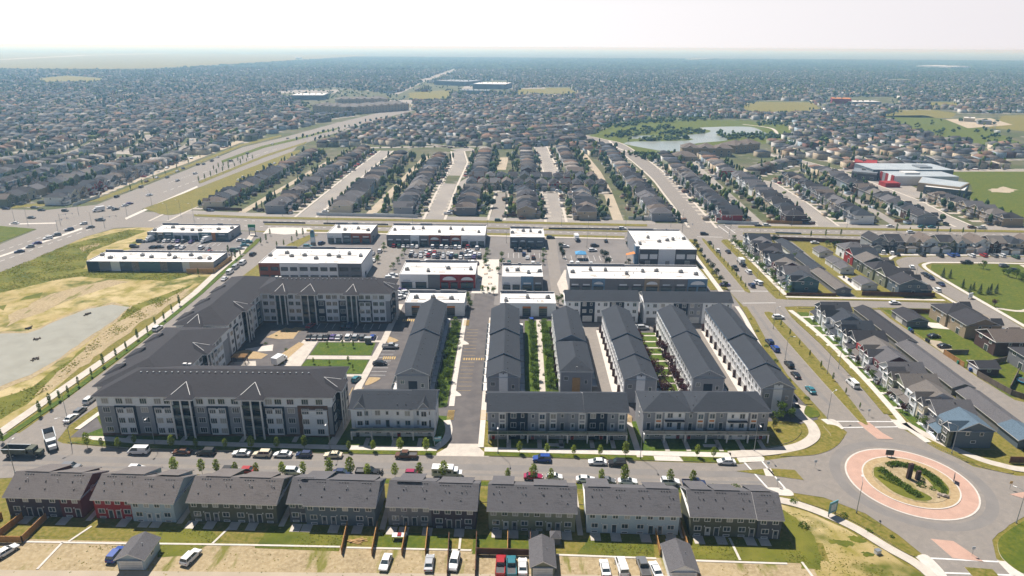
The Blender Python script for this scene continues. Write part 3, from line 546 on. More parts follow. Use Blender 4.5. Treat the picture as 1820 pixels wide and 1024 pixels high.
# side paths between terraces and the kerb grass on the south pavement
slab('grass_verge', [(-116, 143.9), (-76, 142.8), (-40, 141.9), (-7, 141.2), (18, 140.2), (46, 138.5), (60, 138.4), (60, 136.8), (46, 137), (0, 139.2), (-60, 141), (-116, 142.6)], 'lawn')
slab('front_yards', [(-116, 142.5), (-60, 140.9), (0, 139.1), (46, 136.9), (60, 136.7), (57, 131.6), (0, 133), (-60, 134.8), (-116, 136.6)], 'lawn_dry', .15)
for x in (-73.4, -50.6, -28.2, 15.2, 37.6, -94): y = 128.4 - .0349 * (x - 4); slab('side_path', [(x - .6, y - 6), (x + .6, y - 6), (x + .6, y + 12), (x - .6, y + 12)], 'concrete', .17)
# water and parks
slab('mud_bank', dense(px((-60, 590), (0, 590), (52, 589), (76, 580), (108, 564), (160, 545), (200, 538), (236, 543), (211, 569), (171, 597), (128, 627), (94, 650), (54, 673), (0, 695), (-60, 715)), 3, .5), 'soil', .05, 'soil')
flat('muddy_pond', dense(px((-60, 596), (0, 594), (50, 592), (74, 584), (106, 568), (158, 549), (198, 542), (230, 546), (207, 566), (168, 593), (126, 622), (92, 646), (52, 667), (0, 687), (-60, 706)), 3, .35), 'mud', .075)
flat('pond_park', dense(px((1040, 245), (1090, 222), (1200, 212), (1330, 215), (1400, 222), (1408, 238), (1385, 252), (1310, 262), (1250, 276), (1235, 290), (1165, 282), (1120, 272), (1060, 258)), 12, 3), 'lawn', .035)
flat('pond', smooth(px((1108, 256), (1120, 252), (1166, 251.5), (1225, 249.6), (1229, 246.5), (1205, 243), (1240, 238), (1258, 236), (1262, 232), (1240, 228), (1262, 226), (1332, 225.5), (1358, 235), (1360, 239), (1300, 241), (1280, 237), (1274, 240), (1289, 245), (1290, 250), (1232, 256), (1213, 268), (1182, 269), (1150, 264), (1108, 256)), 4), 'pond_water', .07)
flat('pond', smooth(px((1115, 246), (1130, 241.5), (1165, 241.5), (1168, 244), (1140, 247), (1115, 246)), 4), 'pond_water', .072)
mb = MB(); ribbon(mb, smooth(px((1083, 250), (1095, 262), (1125, 272), (1165, 285))), 3, .05, 'concrete'); ribbon(mb, smooth(px((1382, 240), (1370, 228), (1320, 221))), 4, .06, 'concrete'); struct('footpath', mb)
for pp, m_ in [(((1320, 186), (1345, 181), (1440, 182), (1462, 194), (1440, 202), (1330, 202)), 'lawn_dry'), (((1546, 206), (1640, 205), (1760, 230), (1830, 262), (1830, 268), (1700, 250), (1600, 222)), 'lawn'), (((1640, 182), (1700, 182), (1710, 190), (1650, 190)), 'lawn_dry'),
              (((1780, 205), (1840, 205), (1840, 235), (1760, 228)), 'lawn_dry'), (((1690, 306), (1900, 300), (1900, 420), (1800, 392), (1760, 370), (1720, 352), (1722, 330)), 'lawn'), (((725, 165), (800, 160), (805, 178), (730, 180)), 'lawn_dry'), (((918, 158), (1010, 156), (1030, 168), (920, 170)), 'lawn_dry'),
              (((62, 140), (120, 135), (190, 140), (170, 147), (70, 147)), 'lawn_dry'), (((1600, 196), (1660, 195), (1700, 202), (1690, 210), (1560, 208)), 'lawn_dry')]:
    flat('park_grass', dense(px(*pp), 15, 3), m_, .04)
flat('far_fields', [(-9000, 2600), (-2400, 2300), (-1600, 3400), (-1700, 9000), (-9000, 9000)], 'lawn_dry', .02)
mb = MB(); ribbon(mb, px((-100, 108), (0, 106), (150, 98.6), (290, 95.2)), [90, 90, 120, 160], .05, 'gravel_lane'); ribbon(mb, px((1700, 128), (1760, 140), (1830, 152)), 40, .05, 'gravel_lane'); struct('road', mb)
flat('rubble_ground', dense(px((1758, 338), (1785, 332), (1808, 338), (1796, 343), (1764, 342)), 4, 1.5), 'gravel_lane', .06)
flat('school_yard', px((1500, 325), (1535, 318), (1610, 326), (1640, 340), (1648, 352), (1580, 352)), 'suburb_road', .052); flat('building_plot', px((1680, 212), (1760, 210), (1800, 222), (1720, 228)), 'gravel_lane', .055)
for x0, y0, x1, y1 in [(480, 160, 600, 166), (640, 178, 760, 186), (820, 146, 960, 158), (640, 300, 0, 0)][:3]: flat('parking_lot', px((x0, y1), (x0 + 15, y0), (x1, y0), (x1 + 10, y1)), 'suburb_road', .055)
slab('building_plot', px((755, 325), (795, 312), (835, 313), (812, 327)), 'suburb_ground', .07)
PI = math.pi
# ---------------------------------------------------------------- four-storey flats
def flats_block(name, label, wings, bays):
    """wings: (x0, x1, y0, y1, ax); bays: (wall start, direction, list of (width, kind))"""
    t = thing(name, label, 'apartment building', (wings[0][0], wings[0][2]))
    ox, oy = wings[0][0], wings[0][2]; EZ = 12.4
    mb = MB()
    for i, (x0, x1, y0, y1, ax) in enumerate(wings):
        k = .003 * i; mb.box(x0 - ox, x1 - ox, y0 - oy, y1 - oy, 0, 9.2 - k, 'siding_grey', bottom=False)
        mb.box(x0 - ox + .02 + k, x1 - ox - .02 - k, y0 - oy + .02 + k, y1 - oy - .02 - k, 9.1, EZ - k, 'siding_light', bottom=False)
        mb.box(x0 - ox - .06 - k, x1 - ox + .06 + k, y0 - oy - .06 - k, y1 - oy + .06 + k, 0, .9 + k, 'brick_brown', bottom=False)
    mb.build('wall', t)
    for i, (x0, x1, y0, y1, ax) in enumerate(wings):
        mb = MB(); roof(mb, x0 - ox, x1 - ox, y0 - oy, y1 - oy, EZ + .004 * i, 3.6 - .02 * i, 'hip', ax, .8, 'shingle_charcoal', 'trim_white'); r = mb.build('roof', t)
        if ax == 'x':
            for k in range(int((x1 - x0) / 1.7) - 8):
                v = MB(); v.box(-.16, .16, -.16, .16, -.1, .3, 'metal_grey'); link('roof_vent', cached('rvent', lambda: v.mesh('roof_vent')), r, (x0 - ox + 9 + k * 1.7, y0 - oy + (y1 - y0) / 2 - 1.3, EZ + 3.05))
    for (bx, by, rz, lst) in bays:
        W = Wall(t, bx - ox, by - oy, rz); u = 0
        for wd, kind in lst:
            c = u + wd / 2
            if kind == 'balcony':
                def fb(w=wd):
                    mb = MB()
                    mb.box(-w / 2, w / 2, -.04, .05, 0, EZ - .05, 'siding_navy')
                    for z in (3.1, 6.2, 9.3): mb.box(-w / 2, w / 2, -1.4, 0, z - .12, z + .12, 'trim_dark'); 
                    for z in (3.1, 6.2, 9.3):
                        mb.box(-w / 2 + .1, w / 2 - .1, -1.38, -1.34, z + 1.0, z + 1.08, 'trim_dark'); mb.box(-w / 2 + .1, w / 2 - .1, -1.36, -1.35, z + .12, z + 1.0, 'glass_blue')
                    return mb.mesh('balcony_stack')
                W.put('balcony_stack', cached(('balc', wd), fb), c, 0)
                def fp():
                    mb = MB(); mb.box(-.2, .2, -1.62, -1.38, 0, EZ, 'trim_white'); return mb.mesh('post')
                for s in (-wd / 2 + .2, 0, wd / 2 - .2): W.put('balcony_post', cached('bpost', fp), c + s, 0)
                for fl in range(4):
                    for s in (-wd / 4, wd / 4): W.put('patio_door', gdoor_mesh(1.7, 2.1, 'glass', 'trim_dark'), c + s, .3 + fl * 3.1, .05)
                def fg(w=wd):
                    mb = MB(); hw = w / 2 + 1.0; mb2 = mb
                    mb.face([(-hw, -2.3, EZ - .05), (hw, -2.3, EZ - .05), (0, 3.4, EZ + 2.35)], 'shingle_charcoal')
                    mb.face([(-hw, -2.3, EZ - .05), (0, 3.4, EZ + 2.35), (-hw, 1.6, EZ - .05)], 'shingle_charcoal'); mb.face([(hw, -2.3, EZ - .05), (hw, 1.6, EZ - .05), (0, 3.4, EZ + 2.35)], 'shingle_charcoal')
                    mb.box(-hw, hw, -2.3, -.5, EZ - .32, EZ - .055, 'trim_white'); mb.tube((-hw + 1.2, -.7, EZ + .66), (0, 3.35, EZ + 2.42), .09, .09, 'trim_white', 4); mb.tube((hw - 1.2, -.7, EZ + .66), (0, 3.35, EZ + 2.42), .09, .09, 'trim_white', 4)
                    return mb.mesh('dormer_roof')
                W.put('dormer_roof', cached(('fdorm', wd), fg), c, 0)
            else:
                if kind == 'framed':
                    def ff(w=wd):
                        mb = MB(); mb.box(-w / 2, w / 2, -.22, .05, .9, 9.3, 'siding_navy'); mb.box(-w / 2 + .75, w / 2 - .75, -.34, 0, .8, 8.5, 'siding_light'); 
                        for x in (-w / 2 + .6, w / 2 - .75): mb.box(x, x + .16, -.42, 0, .8, 8.66, 'trim_white')
                        mb.box(-w / 2 + .6, w / 2 - .6, -.42, 0, 8.5, 8.66, 'trim_white'); return mb.mesh('framed_panel')
                    W.put('framed_panel', cached(('ffr', wd), ff), c, 0)
                if kind == 'brick':
                    W.put('brick_panel', panel(wd, 9.1, 'brick_brown', .15), c, .5)
                    def fo(w=wd):
                        mb = MB(); mb.box(-w / 2 + 1.2, w / 2 - .2, -.5, 0, .8, 8.2, 'siding_light'); mb.box(-w / 2 + 1.1, w / 2 - .1, -.6, 0, 8.2, 8.5, 'trim_white'); return mb.mesh('bay_panel')
                    W.put('bay_panel', cached(('fbr', wd), fo), c, 0)
                if kind == 'light': W.put('light_panel', panel(wd, 8.4, 'siding_light', .1), c, .9)
                if kind == 'navy': W.put('navy_panel', panel(wd, 8.4, 'siding_navy', .1), c, .9)
                us = (-wd / 4 + .1, wd / 4 - .1) if wd > 4.6 else (0,)
                for fl in range(4):
                    for s in us:
                        gl_ = random.choice(['glass', 'glass_blue', 'glass', 'glass', 'glass', 'blinds']); o = {'framed': .36, 'brick': .52, 'light': .1, 'navy': .1}.get(kind, 0) if fl < 3 else .0
                        W.put('window', win_mesh(1.7 if wd > 3 else 1.1, 1.45, 'trim_white', gl_, 2), c + s, 1.35 + fl * 3.02 if fl < 3 else 10.0, o)
            u += wd
    return t
S_B = [(4.6, 'corner'), (5.6, 'framed'), (4.6, 'plain'), (5.6, 'framed'), (5.4, 'balcony'), (3.4, 'plain'), (5.6, 'framed'), (4.0, 'plain'), (5.6, 'balcony'), (5.4, 'framed'), (3.6, 'plain'), (8.0, 'brick')]
T1 = flats_block('apartment_building', 'long charcoal-roofed grey apartment block on the street corner facing the bottom road', [(-110.4, -47.8, 160.9, 178.3, 'x'), (-113.2, -93.6, 166.5, 206.5, 'y')],
    [(-110.4, 160.9, 0, S_B), (-47.8, 160.9, PI / 2, [(4, 'navy'), (5, 'balcony'), (4, 'plain'), (4, 'navy')]), (-93.6, 178.4, PI / 2, [(4, 'plain'), (5.2, 'framed'), (4.6, 'balcony'), (5, 'framed'), (5, 'light')][:5]), (-93.6, 206.5, PI, [(5, 'plain'), (5.2, 'light'), (5, 'plain')])])
T2 = flats_block('apartment_building', 'charcoal-roofed grey apartment block wrapping the north and west of the parking courtyard', [(-97, -46, 241.5, 257.5, 'x'), (-111.8, -95, 209.8, 259, 'y')],
    [(-94.6, 241.5, 0, [(5.4, 'light'), (4.2, 'balcony'), (5.6, 'light'), (5.6, 'balcony'), (3.2, 'navy'), (5, 'light'), (3.2, 'navy'), (4.2, 'balcony'), (5.2, 'framed'), (5.2, 'light')]), (-95, 211, PI / 2, [(3.4, 'light'), (4.4, 'framed'), (4.4, 'light'), (4.6, 'balcony'), (4.4, 'framed'), (4, 'light'), (4, 'navy')]), (-111.8, 209.8, 0, [(4, 'light'), (4.6, 'balcony'), (4.6, 'light')]), (-46, 241.5, PI / 2, [(4, 'navy'), (4.6, 'balcony'), (4, 'navy')])])
def west_gables(t, ox, oy, ys, x, ez=12.4):
    for y in ys:
        mb = MB(); mb.face([(x - ox - 1.9, y - 3.6 - oy, ez - .05), (x - ox - 1.9, y + 3.6 - oy, ez - .05), (x - ox + 3.4, y - oy, ez + 2.2)], 'shingle_charcoal'); mb.face([(x - ox - 1.9, y - 3.6 - oy, ez - .05), (x - ox + 3.4, y - oy, ez + 2.2), (x - ox + 1, y - 3.6 - oy, ez)], 'shingle_charcoal')
        mb.face([(x - ox - 1.9, y + 3.6 - oy, ez - .05), (x - ox + 1, y + 3.6 - oy, ez), (x - ox + 3.4, y - oy, ez + 2.2)], 'shingle_charcoal'); mb.tube((x - ox - 1.2, y + 3.1 - oy, ez + .3), (x - ox + 3.3, y - oy, ez + 2.26), .09, .09, 'trim_white', 4); mb.build('dormer_roof', t)
west_gables(T1, -110.4, 160.9, (176, 187, 198), -113.2); west_gables(T2, -97, 241.5, (217, 230, 244), -111.8)
def east_gables(t, ox, oy, ys, x, ez=12.4):
    for y in ys:
        mb = MB(); mb.face([(x - ox + 1.9, y - 3.6 - oy, ez - .05), (x - ox + 1.9, y + 3.6 - oy, ez - .05), (x - ox - 3.4, y - oy, ez + 2.2)], 'shingle_charcoal'); mb.face([(x - ox + 1.9, y - 3.6 - oy, ez - .05), (x - ox - 3.4, y - oy, ez + 2.2), (x - ox - 1, y - 3.6 - oy, ez)], 'shingle_charcoal')
        mb.face([(x - ox + 1.9, y + 3.6 - oy, ez - .05), (x - ox - 1, y + 3.6 - oy, ez), (x - ox - 3.4, y - oy, ez + 2.2)], 'shingle_charcoal'); mb.tube((x - ox + .2, y - 2.5 - oy, ez + .6), (x - ox - 3.3, y - oy, ez + 2.28), .09, .09, 'trim_white', 4); mb.build('dormer_roof', t)

mb = MB(); mb.box(-.5, .5, -.4, .4, 0, .8, 'trim_white'); mb.box(1, 1.8, -.4, .4, 0, .7, 'trim_white'); mb.build('roof_vent', T1, (16, 17.6, 12.6)); mb.build('roof_vent', T2, (6, 8.5, 15.2))
# ---------------------------------------------------------------- terraces of the front row (their backs to the camera)
def vents(root, pts):
    v = cached('vent', lambda: (lambda m: (m.box(-.11, .11, -.11, .11, -.1, .14, 'metal_dark'), m.mesh('roof_vent'))[1])(MB()))
    for p in pts: link('roof_vent', v, root, p)
def pipes(root, pts):
    v = cached('pipe', lambda: (lambda m: (m.tube((0, 0, -.1), (0, 0, .55), .07, .07, 'metal_grey', 5), m.mesh('vent_pipe'))[1])(MB()))
    for p in pts: link('vent_pipe', v, root, p)
RZ = -.0349
def terrace(label, x0, x1, parts, bumps, doors=None, seed=0, step=None, right='', left=''):
    """parts: [(fraction, wall, roof)] from the left; bumps: front projections (u0, u1)"""
    rnd = random.Random(seed); L = x1 - x0; y = 123.42 - .0349 * (x0 - 4)
    t = thing('terraced_houses', label, 'terraced houses', (x0, y), RZ, 'terraced houses with their backs to the dirt lots'); u = 0; D = 10.2
    for i, (fr, wc, rc) in enumerate(parts):
        w_ = L * fr; off = (step[i] if step else 0)
        mb = MB(); mb.box(u, u + w_, off, D + off, 0, 5.2, wc, bottom=False); o = mb.build('wall', t); 
        mb = MB(); roof(mb, u, u + w_, off, D + off, 5.2 + .02 * i, 3.05, 'gable', 'x', .42, rc, 'trim_white' if i % 2 == 0 else 'trim_white', wc); r = mb.build('roof', t)
        n = max(1, round(w_ / 4.9)); uw = w_ / n
        for k in range(n):
            c = u + uw * (k + .5); m = 1 if k % 2 == 0 else -1
            W = Wall(t, 0, off, 0)
            g = lambda: rnd.choice(['glass', 'glass', 'blinds'])
            W.put('window', win_mesh(1.05, .95, 'trim_white', g(), 1), c - uw * .27, 3.95); W.put('window', win_mesh(1.05, .95, 'trim_white', g(), 1), c + uw * .24, 3.95)
            W.put('window', win_mesh(1.35, 1.05, 'trim_white', 'glass', 1), c - m * uw * .16, 1.5); W.put('door', door_mesh(.95, 2.05, rnd.choice(['door_dark', 'door_light', 'siding_mid'])), c + m * uw * .3, .25)
            W.put('basement_window', win_mesh(1.2, .28, 'trim_white', 'glass', 0), c - m * uw * .16, .25)
            W.put('outdoor_light', cached('olight', lambda: (lambda q: (q.box(-.1, .1, -.16, .02, 0, .25, 'trim_white'), q.mesh('outdoor_light'))[1])(MB())), c + m * uw * .14, 2.5)
            vents(r, [(c - .9 + j * .6, off + D / 2 - .55, 7.95) for j in range(4)] + [(c + rnd.uniform(-1, 1), off + 1.5, 6.35), (c + rnd.uniform(-1.6, 1.6), off + 3.1, 7.3)])
            pipes(r, [(c + rnd.uniform(-.5, 1.5), off + D / 2 - 1.8, 7.35)])
        u += w_
    for (b0, b1) in bumps:
        mb = MB(); mb.box(b0, b1, D - 1, D + (1.9 if b0 < 6 else 1.0), 0, 5.1, parts[-1][1], bottom=False); mb.build('front_bay', t)
        mb = MB(); r_ = parts[0][2]; y1_ = D + (2.4 if b0 < 6 else 1.5); mb.face([(b0 - .3, D / 2 - .1, 8.36), (b1 + .3, D / 2 - .1, 8.36), (b1 + .3, y1_, 5.25), (b0 - .3, y1_, 5.25)], r_); mb.face([(b0 - .3, y1_, 5.0), (b1 + .3, y1_, 5.0), (b1 + .3, y1_, 5.25), (b0 - .3, y1_, 5.25)], 'trim_white')
        for q in (b0, b1): mb.face([(q, D / 2, 8.2), (q, y1_ - .4, 5.35), (q, y1_ - .4, 4.8), (q, D, 4.8)], parts[-1][1])
        mb.build('bay_roof', t)
    for k, wc in ((0, left), (1, right)):
        if wc:
            W = Wall(t, L if k else 0, 0 if k else D, PI / 2 if k else -PI / 2); W.put('window', win_mesh(.9, .9, 'trim_white', 'glass', 1), 4.5, 4.3)
    return t
TL = [
 ('dark plum terrace with taupe roof at the far left end of the front row', -112.5, -95.6, [(.72, 'siding_plum', 'shingle_front'), (.28, 'siding_maroon', 'shingle_front')], [(2, 7), (9.5, 14.5)], 1, None),
 ('half red, half pale blue terrace, second from the left in the front row', -92.6, -74.2, [(.48, 'siding_red', 'shingle_front'), (.52, 'siding_paleblue', 'shingle_front')], [(2, 9), (12, 17)], 2, [0, -.7]),
 ('dark olive terrace beside the small pale garage, third in the front row', -71.1, -51.6, [(1, 'siding_olive', 'shingle_front')], [(2.4, 7.4), (10, 16.6)], 3, None),
 ('charcoal terrace with six upper windows, fourth from the left in the front row', -49, -29.8, [(.2, 'siding_dark', 'shingle_grey'), (.8, 'siding_slateblue', 'shingle_grey')], [(2, 7), (8.4, 14), (14.6, 18)], 4, [.6, 0]),
 ('terrace half grey, half near-black, split by a roof step, centre of front row', -27, -7.6, [(.5, 'siding_mid', 'shingle_grey'), (.5, 'siding_plum', 'shingle_grey')], [(1.6, 6.6), (11, 18)], 5, [.5, 0]),
 ('sage green terrace with a small dark shed behind it, right of centre', -4.8, 14.1, [(1, 'siding_sage', 'shingle_grey')], [(.6, 5), (10, 17)], 6, None),
 ('pale blue-grey terrace beside the narrow grey-roofed garage in the front row', 16.6, 36.4, [(1, 'siding_paleblue', 'shingle_grey')], [(.6, 5), (13.4, 18)], 7, None),
 ('dark olive terrace with sage side wall at the right end of front row', 38.9, 58.1, [(.74, 'siding_olive', 'shingle_grey'), (.26, 'siding_dark', 'shingle_grey')], [(.8, 4.8), (6, 11), (14, 18)], 8, [0, -.4])]
for lb, x0, x1, pr, bp, sd_, st in TL: terrace(lb, x0, x1, pr, bp, seed=sd_, step=st, right='y', left='y')
# ---------------------------------------------------------------- three-storey townhouses along the bottom road
def row3(label, x0, x1, y, depth, units, roofs, seed, gables=(), rc='shingle_slate', garages=False, h=8.7, rise=2.6):
    rnd = random.Random(seed); t = thing('townhouse_block', label, 'townhouses', (x0, y), 0, 'three-storey townhouse blocks'); L = x1 - x0; n = len(units); uw = L / n
    for i, (c_, lay) in enumerate(units):
        mb = MB(); off = .25 if i % 2 else 0; mb.box(i * uw, (i + 1) * uw, off, depth, 0, h, c_, bottom=False); mb.build('wall', t)
        W = Wall(t, i * uw, off, 0); m = 1 if i % 2 else -1; c = uw / 2
        if lay == 'bay':
            W.put('bay_panel', panel(1.9, h - 3.1, 'trim_white', .3), c - m * uw * .22, 3.0); W.put('accent_panel', panel(1.3, .5, rnd.choice(['siding_orange', 'siding_red']) if 'orange' in label else 'siding_grey', .34), c - m * uw * .22, 5.6)
        wx = c - m * uw * .22; o = .3 if lay == 'bay' else 0
        g = lambda: rnd.choice(['glass', 'glass_blue', 'glass', 'blinds'])
        W.put('window', win_mesh(1.3, 1.35, 'trim_white', g(), 1), wx, h - 2.1, o)
        W.put('window', win_mesh(.6, 1.0, 'trim_white', 'glass', 0), c + m * uw * .24, h - 1.9)
        if garages:
            W.put('window', win_mesh(1.3, 1.2, 'trim_white', g(), 1), wx, 3.9, o); W.put('window', win_mesh(.9, 1.2, 'trim_white', g(), 1), c + m * uw * .24, 3.9)
            W.put('garage_door', gdoor_mesh(min(3.4, uw * .72), 2.3, 'garage_white' if i % 2 else 'siding_mid'), c, .1)
        else:
            W.put('window', win_mesh(1.3, 1.35, 'trim_white', g(), 1), wx, 3.75, o); W.put('door', door_mesh(.95, 2.1, rnd.choice(['door_light', 'door_dark'])), c + m * uw * .24, 3.05)
            W.put('window', win_mesh(1.2, .9, 'trim_white', 'glass', 1), wx, 1.1); W.put('door', door_mesh(.9, 2.05, rnd.choice(['door_dark', 'siding_red', 'door_light'])), c + m * uw * .24, .1)
            if lay == 'canopy': W.put('canopy', cached(('canopy', round(uw, 1)), lambda: (lambda q: (q.box(-uw / 2 + .2, uw / 2 - .2, -.9, .02, 0, .22, 'trim_dark'), q.mesh('canopy'))[1])(MB())), c, 5.75)
    if not garages:
        for i in range(n):
            mb = MB(); bx0, bx1 = i * uw + .05, (i + 1) * uw - .05; z = 2.8 + .02 * (i % 2)
            mb.box(bx0, bx1, -1.9, .2, z - .2, z, 'trim_white', 'trim_dark'); 
            mb.box(bx0, bx1, -1.88, -1.82, z + .95, z + 1.02, 'metal_grey'); mb.box(bx0, bx1, -1.86, -1.84, z, z + .95, 'glass_blue'); mb.build('balcony', t)
        pm = cached('bpost2', lambda: (lambda q: (q.box(-.17, .17, -.17, .17, 0, 2.62, 'trim_white'), q.mesh('post'))[1])(MB()))
        for i in range(n + 1): link('post', pm, t, (min(L - .2, max(.2, i * uw)), -1.7, 0))
    for i, (a, b, kind) in enumerate(roofs):
        mb = MB(); roof(mb, a * L, b * L, 0, depth, h + .03 * i, rise + (.25 if i % 2 else 0), kind, 'x', .45, rc, 'trim_white', units[0][0]); r = mb.build('roof', t)
        vents(r, [((a + (b - a) * (k + .5) / 6) * L, depth / 2 - 1.1, h + rise * .8) for k in range(6)] + [((a + (b - a) * rnd.random()) * L, rnd.uniform(1, 3), h + .9) for k in range(5)])
    for gx in gables:
        mb = MB(); mb.box(gx - 1.3, gx + 1.3, -.28, 2, 3.0, h + .3, 'siding_light'); mb.build('gable_bay', t)
        mb = MB(); roof(mb, gx - 1.3, gx + 1.3, -.3, 4.6, h + .3, 1.9, 'gable', 'y', .25, rc, 'trim_white', 'siding_grey'); mb.build('gable_roof', t)
        Wall(t, gx, -.28, 0).put('window', win_mesh(1.3, 1.4, 'trim_white', 'glass'), 0, h - 2.1); Wall(t, gx, -.28, 0).put('window', win_mesh(1.3, 1.3, 'trim_white', 'glass'), 0, 3.8)
    mb = MB(); mb.box(L, L + .06, 0, depth, 0, h, 'siding_light', bottom=False) if False else None
    W = Wall(t, L, 0, PI / 2)
    for z in (1.3, 4.1, 7): W.put('window', win_mesh(.9, 1.1, 'trim_white', 'glass', 0), depth * .4, z)
    W = Wall(t, 0, depth, -PI / 2)
    for z in (4.1, 7): W.put('window', win_mesh(.9, 1.1, 'trim_white', 'glass', 0), depth * .5, z)
    return t
g_, w_, d_, n_ = 'siding_grey', 'siding_white', 'siding_dark', 'siding_navy'
row3('grey and white townhouse block with two steep front gables beside the central drive', -43, -20.7, 161.2, 10.6, [('siding_light', 'x'), (w_, 'x'), (w_, 'x'), ('siding_light', 'x')], [(0, .73, 'gable'), (.73, 1, 'gable')], 1, (2.4, 19.6))
row3('long grey townhouse block with seven balconies right of the central drive', -6.2, 31, 160.2, 10.8, [(g_, 'bay'), (n_, 'x'), (g_, 'bay'), (g_, 'bay'), (g_, 'bay'), (n_, 'x'), (g_, 'bay')], [(0, .7, 'gable'), (.7, 1, 'gable')], 2)
row3('grey townhouse block with orange panels in its white bays by the roundabout', 35.4, 69, 160.8, 11, [(g_, 'bay'), (w_, 'canopy'), (g_, 'bay'), (g_, 'bay'), (w_, 'canopy'), (g_, 'bay')], [(0, .38, 'hip'), (.38, 1, 'hip')], 3)
row3('townhouse block with garage doors behind the shops, left of a matching block', 20.7, 48.6, 244.4, 10.8, [('siding_light', 'x'), (n_, 'x'), (w_, 'x'), (n_, 'x'), ('siding_light', 'x')], [(0, 1, 'gable')], 4, (), 'shingle_slate', True)
row3('townhouse block with garage doors nearest the avenue, behind the long shops', 50.6, 84, 243.4, 10.8, [('siding_light', 'x'), (w_, 'x'), (n_, 'x'), (g_, 'x'), (w_, 'x'), ('siding_light', 'x')], [(0, 1, 'gable')], 5, (), 'shingle_slate', True)
# ---------------------------------------------------------------- townhouse rows running away from the camera
def column(label, x0, x1, segs, end, west, east, hw='siding_light', wc='siding_white', seed=0):
    """segs: (y0, y1, eave, rise); end: look of the gable end; west / east: style of the long sides"""
    rnd = random.Random(seed); y0 = segs[0][0]; t = thing('townhouse_row', label, 'townhouses', (x0, y0), 0, 'townhouse rows running back from the road'); Wd = x1 - x0
    for i, (a, b, ez, rs) in enumerate(segs):
        mb = MB(); dx = .25 * (i % 2); mb.box(dx, Wd - dx * .5, a - y0, b - y0, 0, ez, 'siding_grey' if i == 0 else 'siding_light', bottom=False); mb.build('wall', t)
        mb = MB(); roof(mb, dx, Wd - dx * .5, a - y0, b - y0, ez, rs, 'gable' if end != 'hip' or i else 'hip', 'y', .4, 'shingle_slate', 'trim_white' if i == 0 else 'trim_blue', 'siding_grey'); r = mb.build('roof', t)
        vents(r, [(Wd / 2 + 1.2, a - y0 + k, ez + rs * .8) for k in np.arange(2, b - a - 1, 4.1)] + [(rnd.uniform(1, Wd - 1), rnd.uniform(a, b) - y0, ez + .5) for k in range(5)])
        for side, st in (('w', west), ('e', east)):
            W = Wall(t, 0, b - y0, -PI / 2) if side == 'w' else Wall(t, Wd, a - y0, PI / 2); n = max(1, round((b - a) / 5.2)); uw = (b - a) / n
            for k in range(n):
                c = (k + .5) * uw; pc = {'white': ['siding_white', 'siding_white', 'siding_light'], 'dark': ['siding_navy', 'siding_dark', 'siding_grey']}[st][k % 3]
                W.put('wall_panel', panel(uw - .3, ez - .3, pc, .14), c, .15)
                for z in (3.7, ez - 2.0):
                    W.put('window', win_mesh(1.3, 1.3, 'trim_white', 'glass', 1), c - uw * .2, z, .14); W.put('window', win_mesh(.8, 1.2, 'trim_white', 'glass', 0), c + uw * .25, z, .14)
                W.put('garage_door' if st == 'white' else 'door', gdoor_mesh(2.6, 2.2, 'garage_white') if st == 'white' else door_mesh(1, 2.1), c, .05, .14)
                if side == 'w' and st == 'white':
                    W.put('party_screen', cached('pscreen', lambda: (lambda q: (q.box(-.1, .1, -.9, 0, 0, 2.7, 'siding_brown'), q.mesh('party_screen'))[1])(MB())), c - uw / 2 + .1, 0, .1)
                if st == 'dark' or side == 'e':
                    W.put('balcony', cached(('cbalc', round(uw, 1)), lambda: (lambda q: (q.box(-uw / 2 + .3, uw / 2 - .3, -1.6, 0, 0, .18, 'trim_white'), q.box(-uw / 2 + .3, uw / 2 - .3, -1.58, -1.53, .18, 1.2, 'glass_blue'), q.mesh('balcony'))[2])(MB())), c, 2.9, .12)
    W = Wall(t, 0, 0, 0); ez = segs[0][2]
    pc, wd = {'white': ('siding_white', 2.6), 'dark': ('siding_navy', 2.6), 'wood': ('deck_wood', 2.2), 'hip': ('deck_wood', 2.4), 'lightpanel': ('siding_light', 2.6)}[end]
    W.put('gable_panel', panel(wd, (ez + 1.0) if end in ('white', 'lightpanel') else ez - 3.4, pc, .12), Wd / 2, .1 if end in ('white', 'lightpanel') else 1.2)
    W.put('corner_trim', panel(.16, ez, 'trim_white', .1), .1, 0); W.put('corner_trim', panel(.16, ez, 'trim_white', .1), Wd - .1, 0); W.put('belt_trim', panel(Wd, .18, 'trim_white', .08), Wd / 2, ez - .25)
    W.put('gable_vent', win_mesh(.35, .6, 'trim_white', 'trim_dark', 0, .05), Wd / 2, ez + .9, .13); W.put('window', win_mesh(1.1, 1.2, 'trim_white', 'glass', 1), 1.7, ez - 3.0, .02)
    W.put('window', win_mesh(.8, 1.2, 'trim_white', 'glass', 0), Wd - 1.9, 4.0, .02)
    return t
column('townhouse row left of the central drive with a dark garage-like end panel', -34.2, -24.6, [(182.4, 211.4, 8.2, 2.4), (211.4, 240, 8.6, 2.5)], 'dark', 'dark', 'dark', seed=1)
column('townhouse row right of the central drive with a white panelled gable end', -7.2, 2.4, [(182, 193, 7.9, 2.3), (193, 212, 8.3, 2.4), (212, 235.5, 8.7, 2.5)], 'white', 'dark', 'dark', seed=2)
column('townhouse row with a hipped end and orange-brown wooden panel by the leafy garden', 14.8, 24.4, [(185.4, 206.8, 8.2, 2.6), (206.8, 233, 8.6, 2.4)], 'hip', 'white', 'dark', seed=3)
column('townhouse row with white panelled gable end between the two back lanes', 33.4, 43, [(181, 193.4, 7.9, 2.4), (193.4, 208.4, 8.3, 2.4), (208.4, 234, 8.7, 2.5)], 'lightpanel', 'white', 'dark', seed=4)
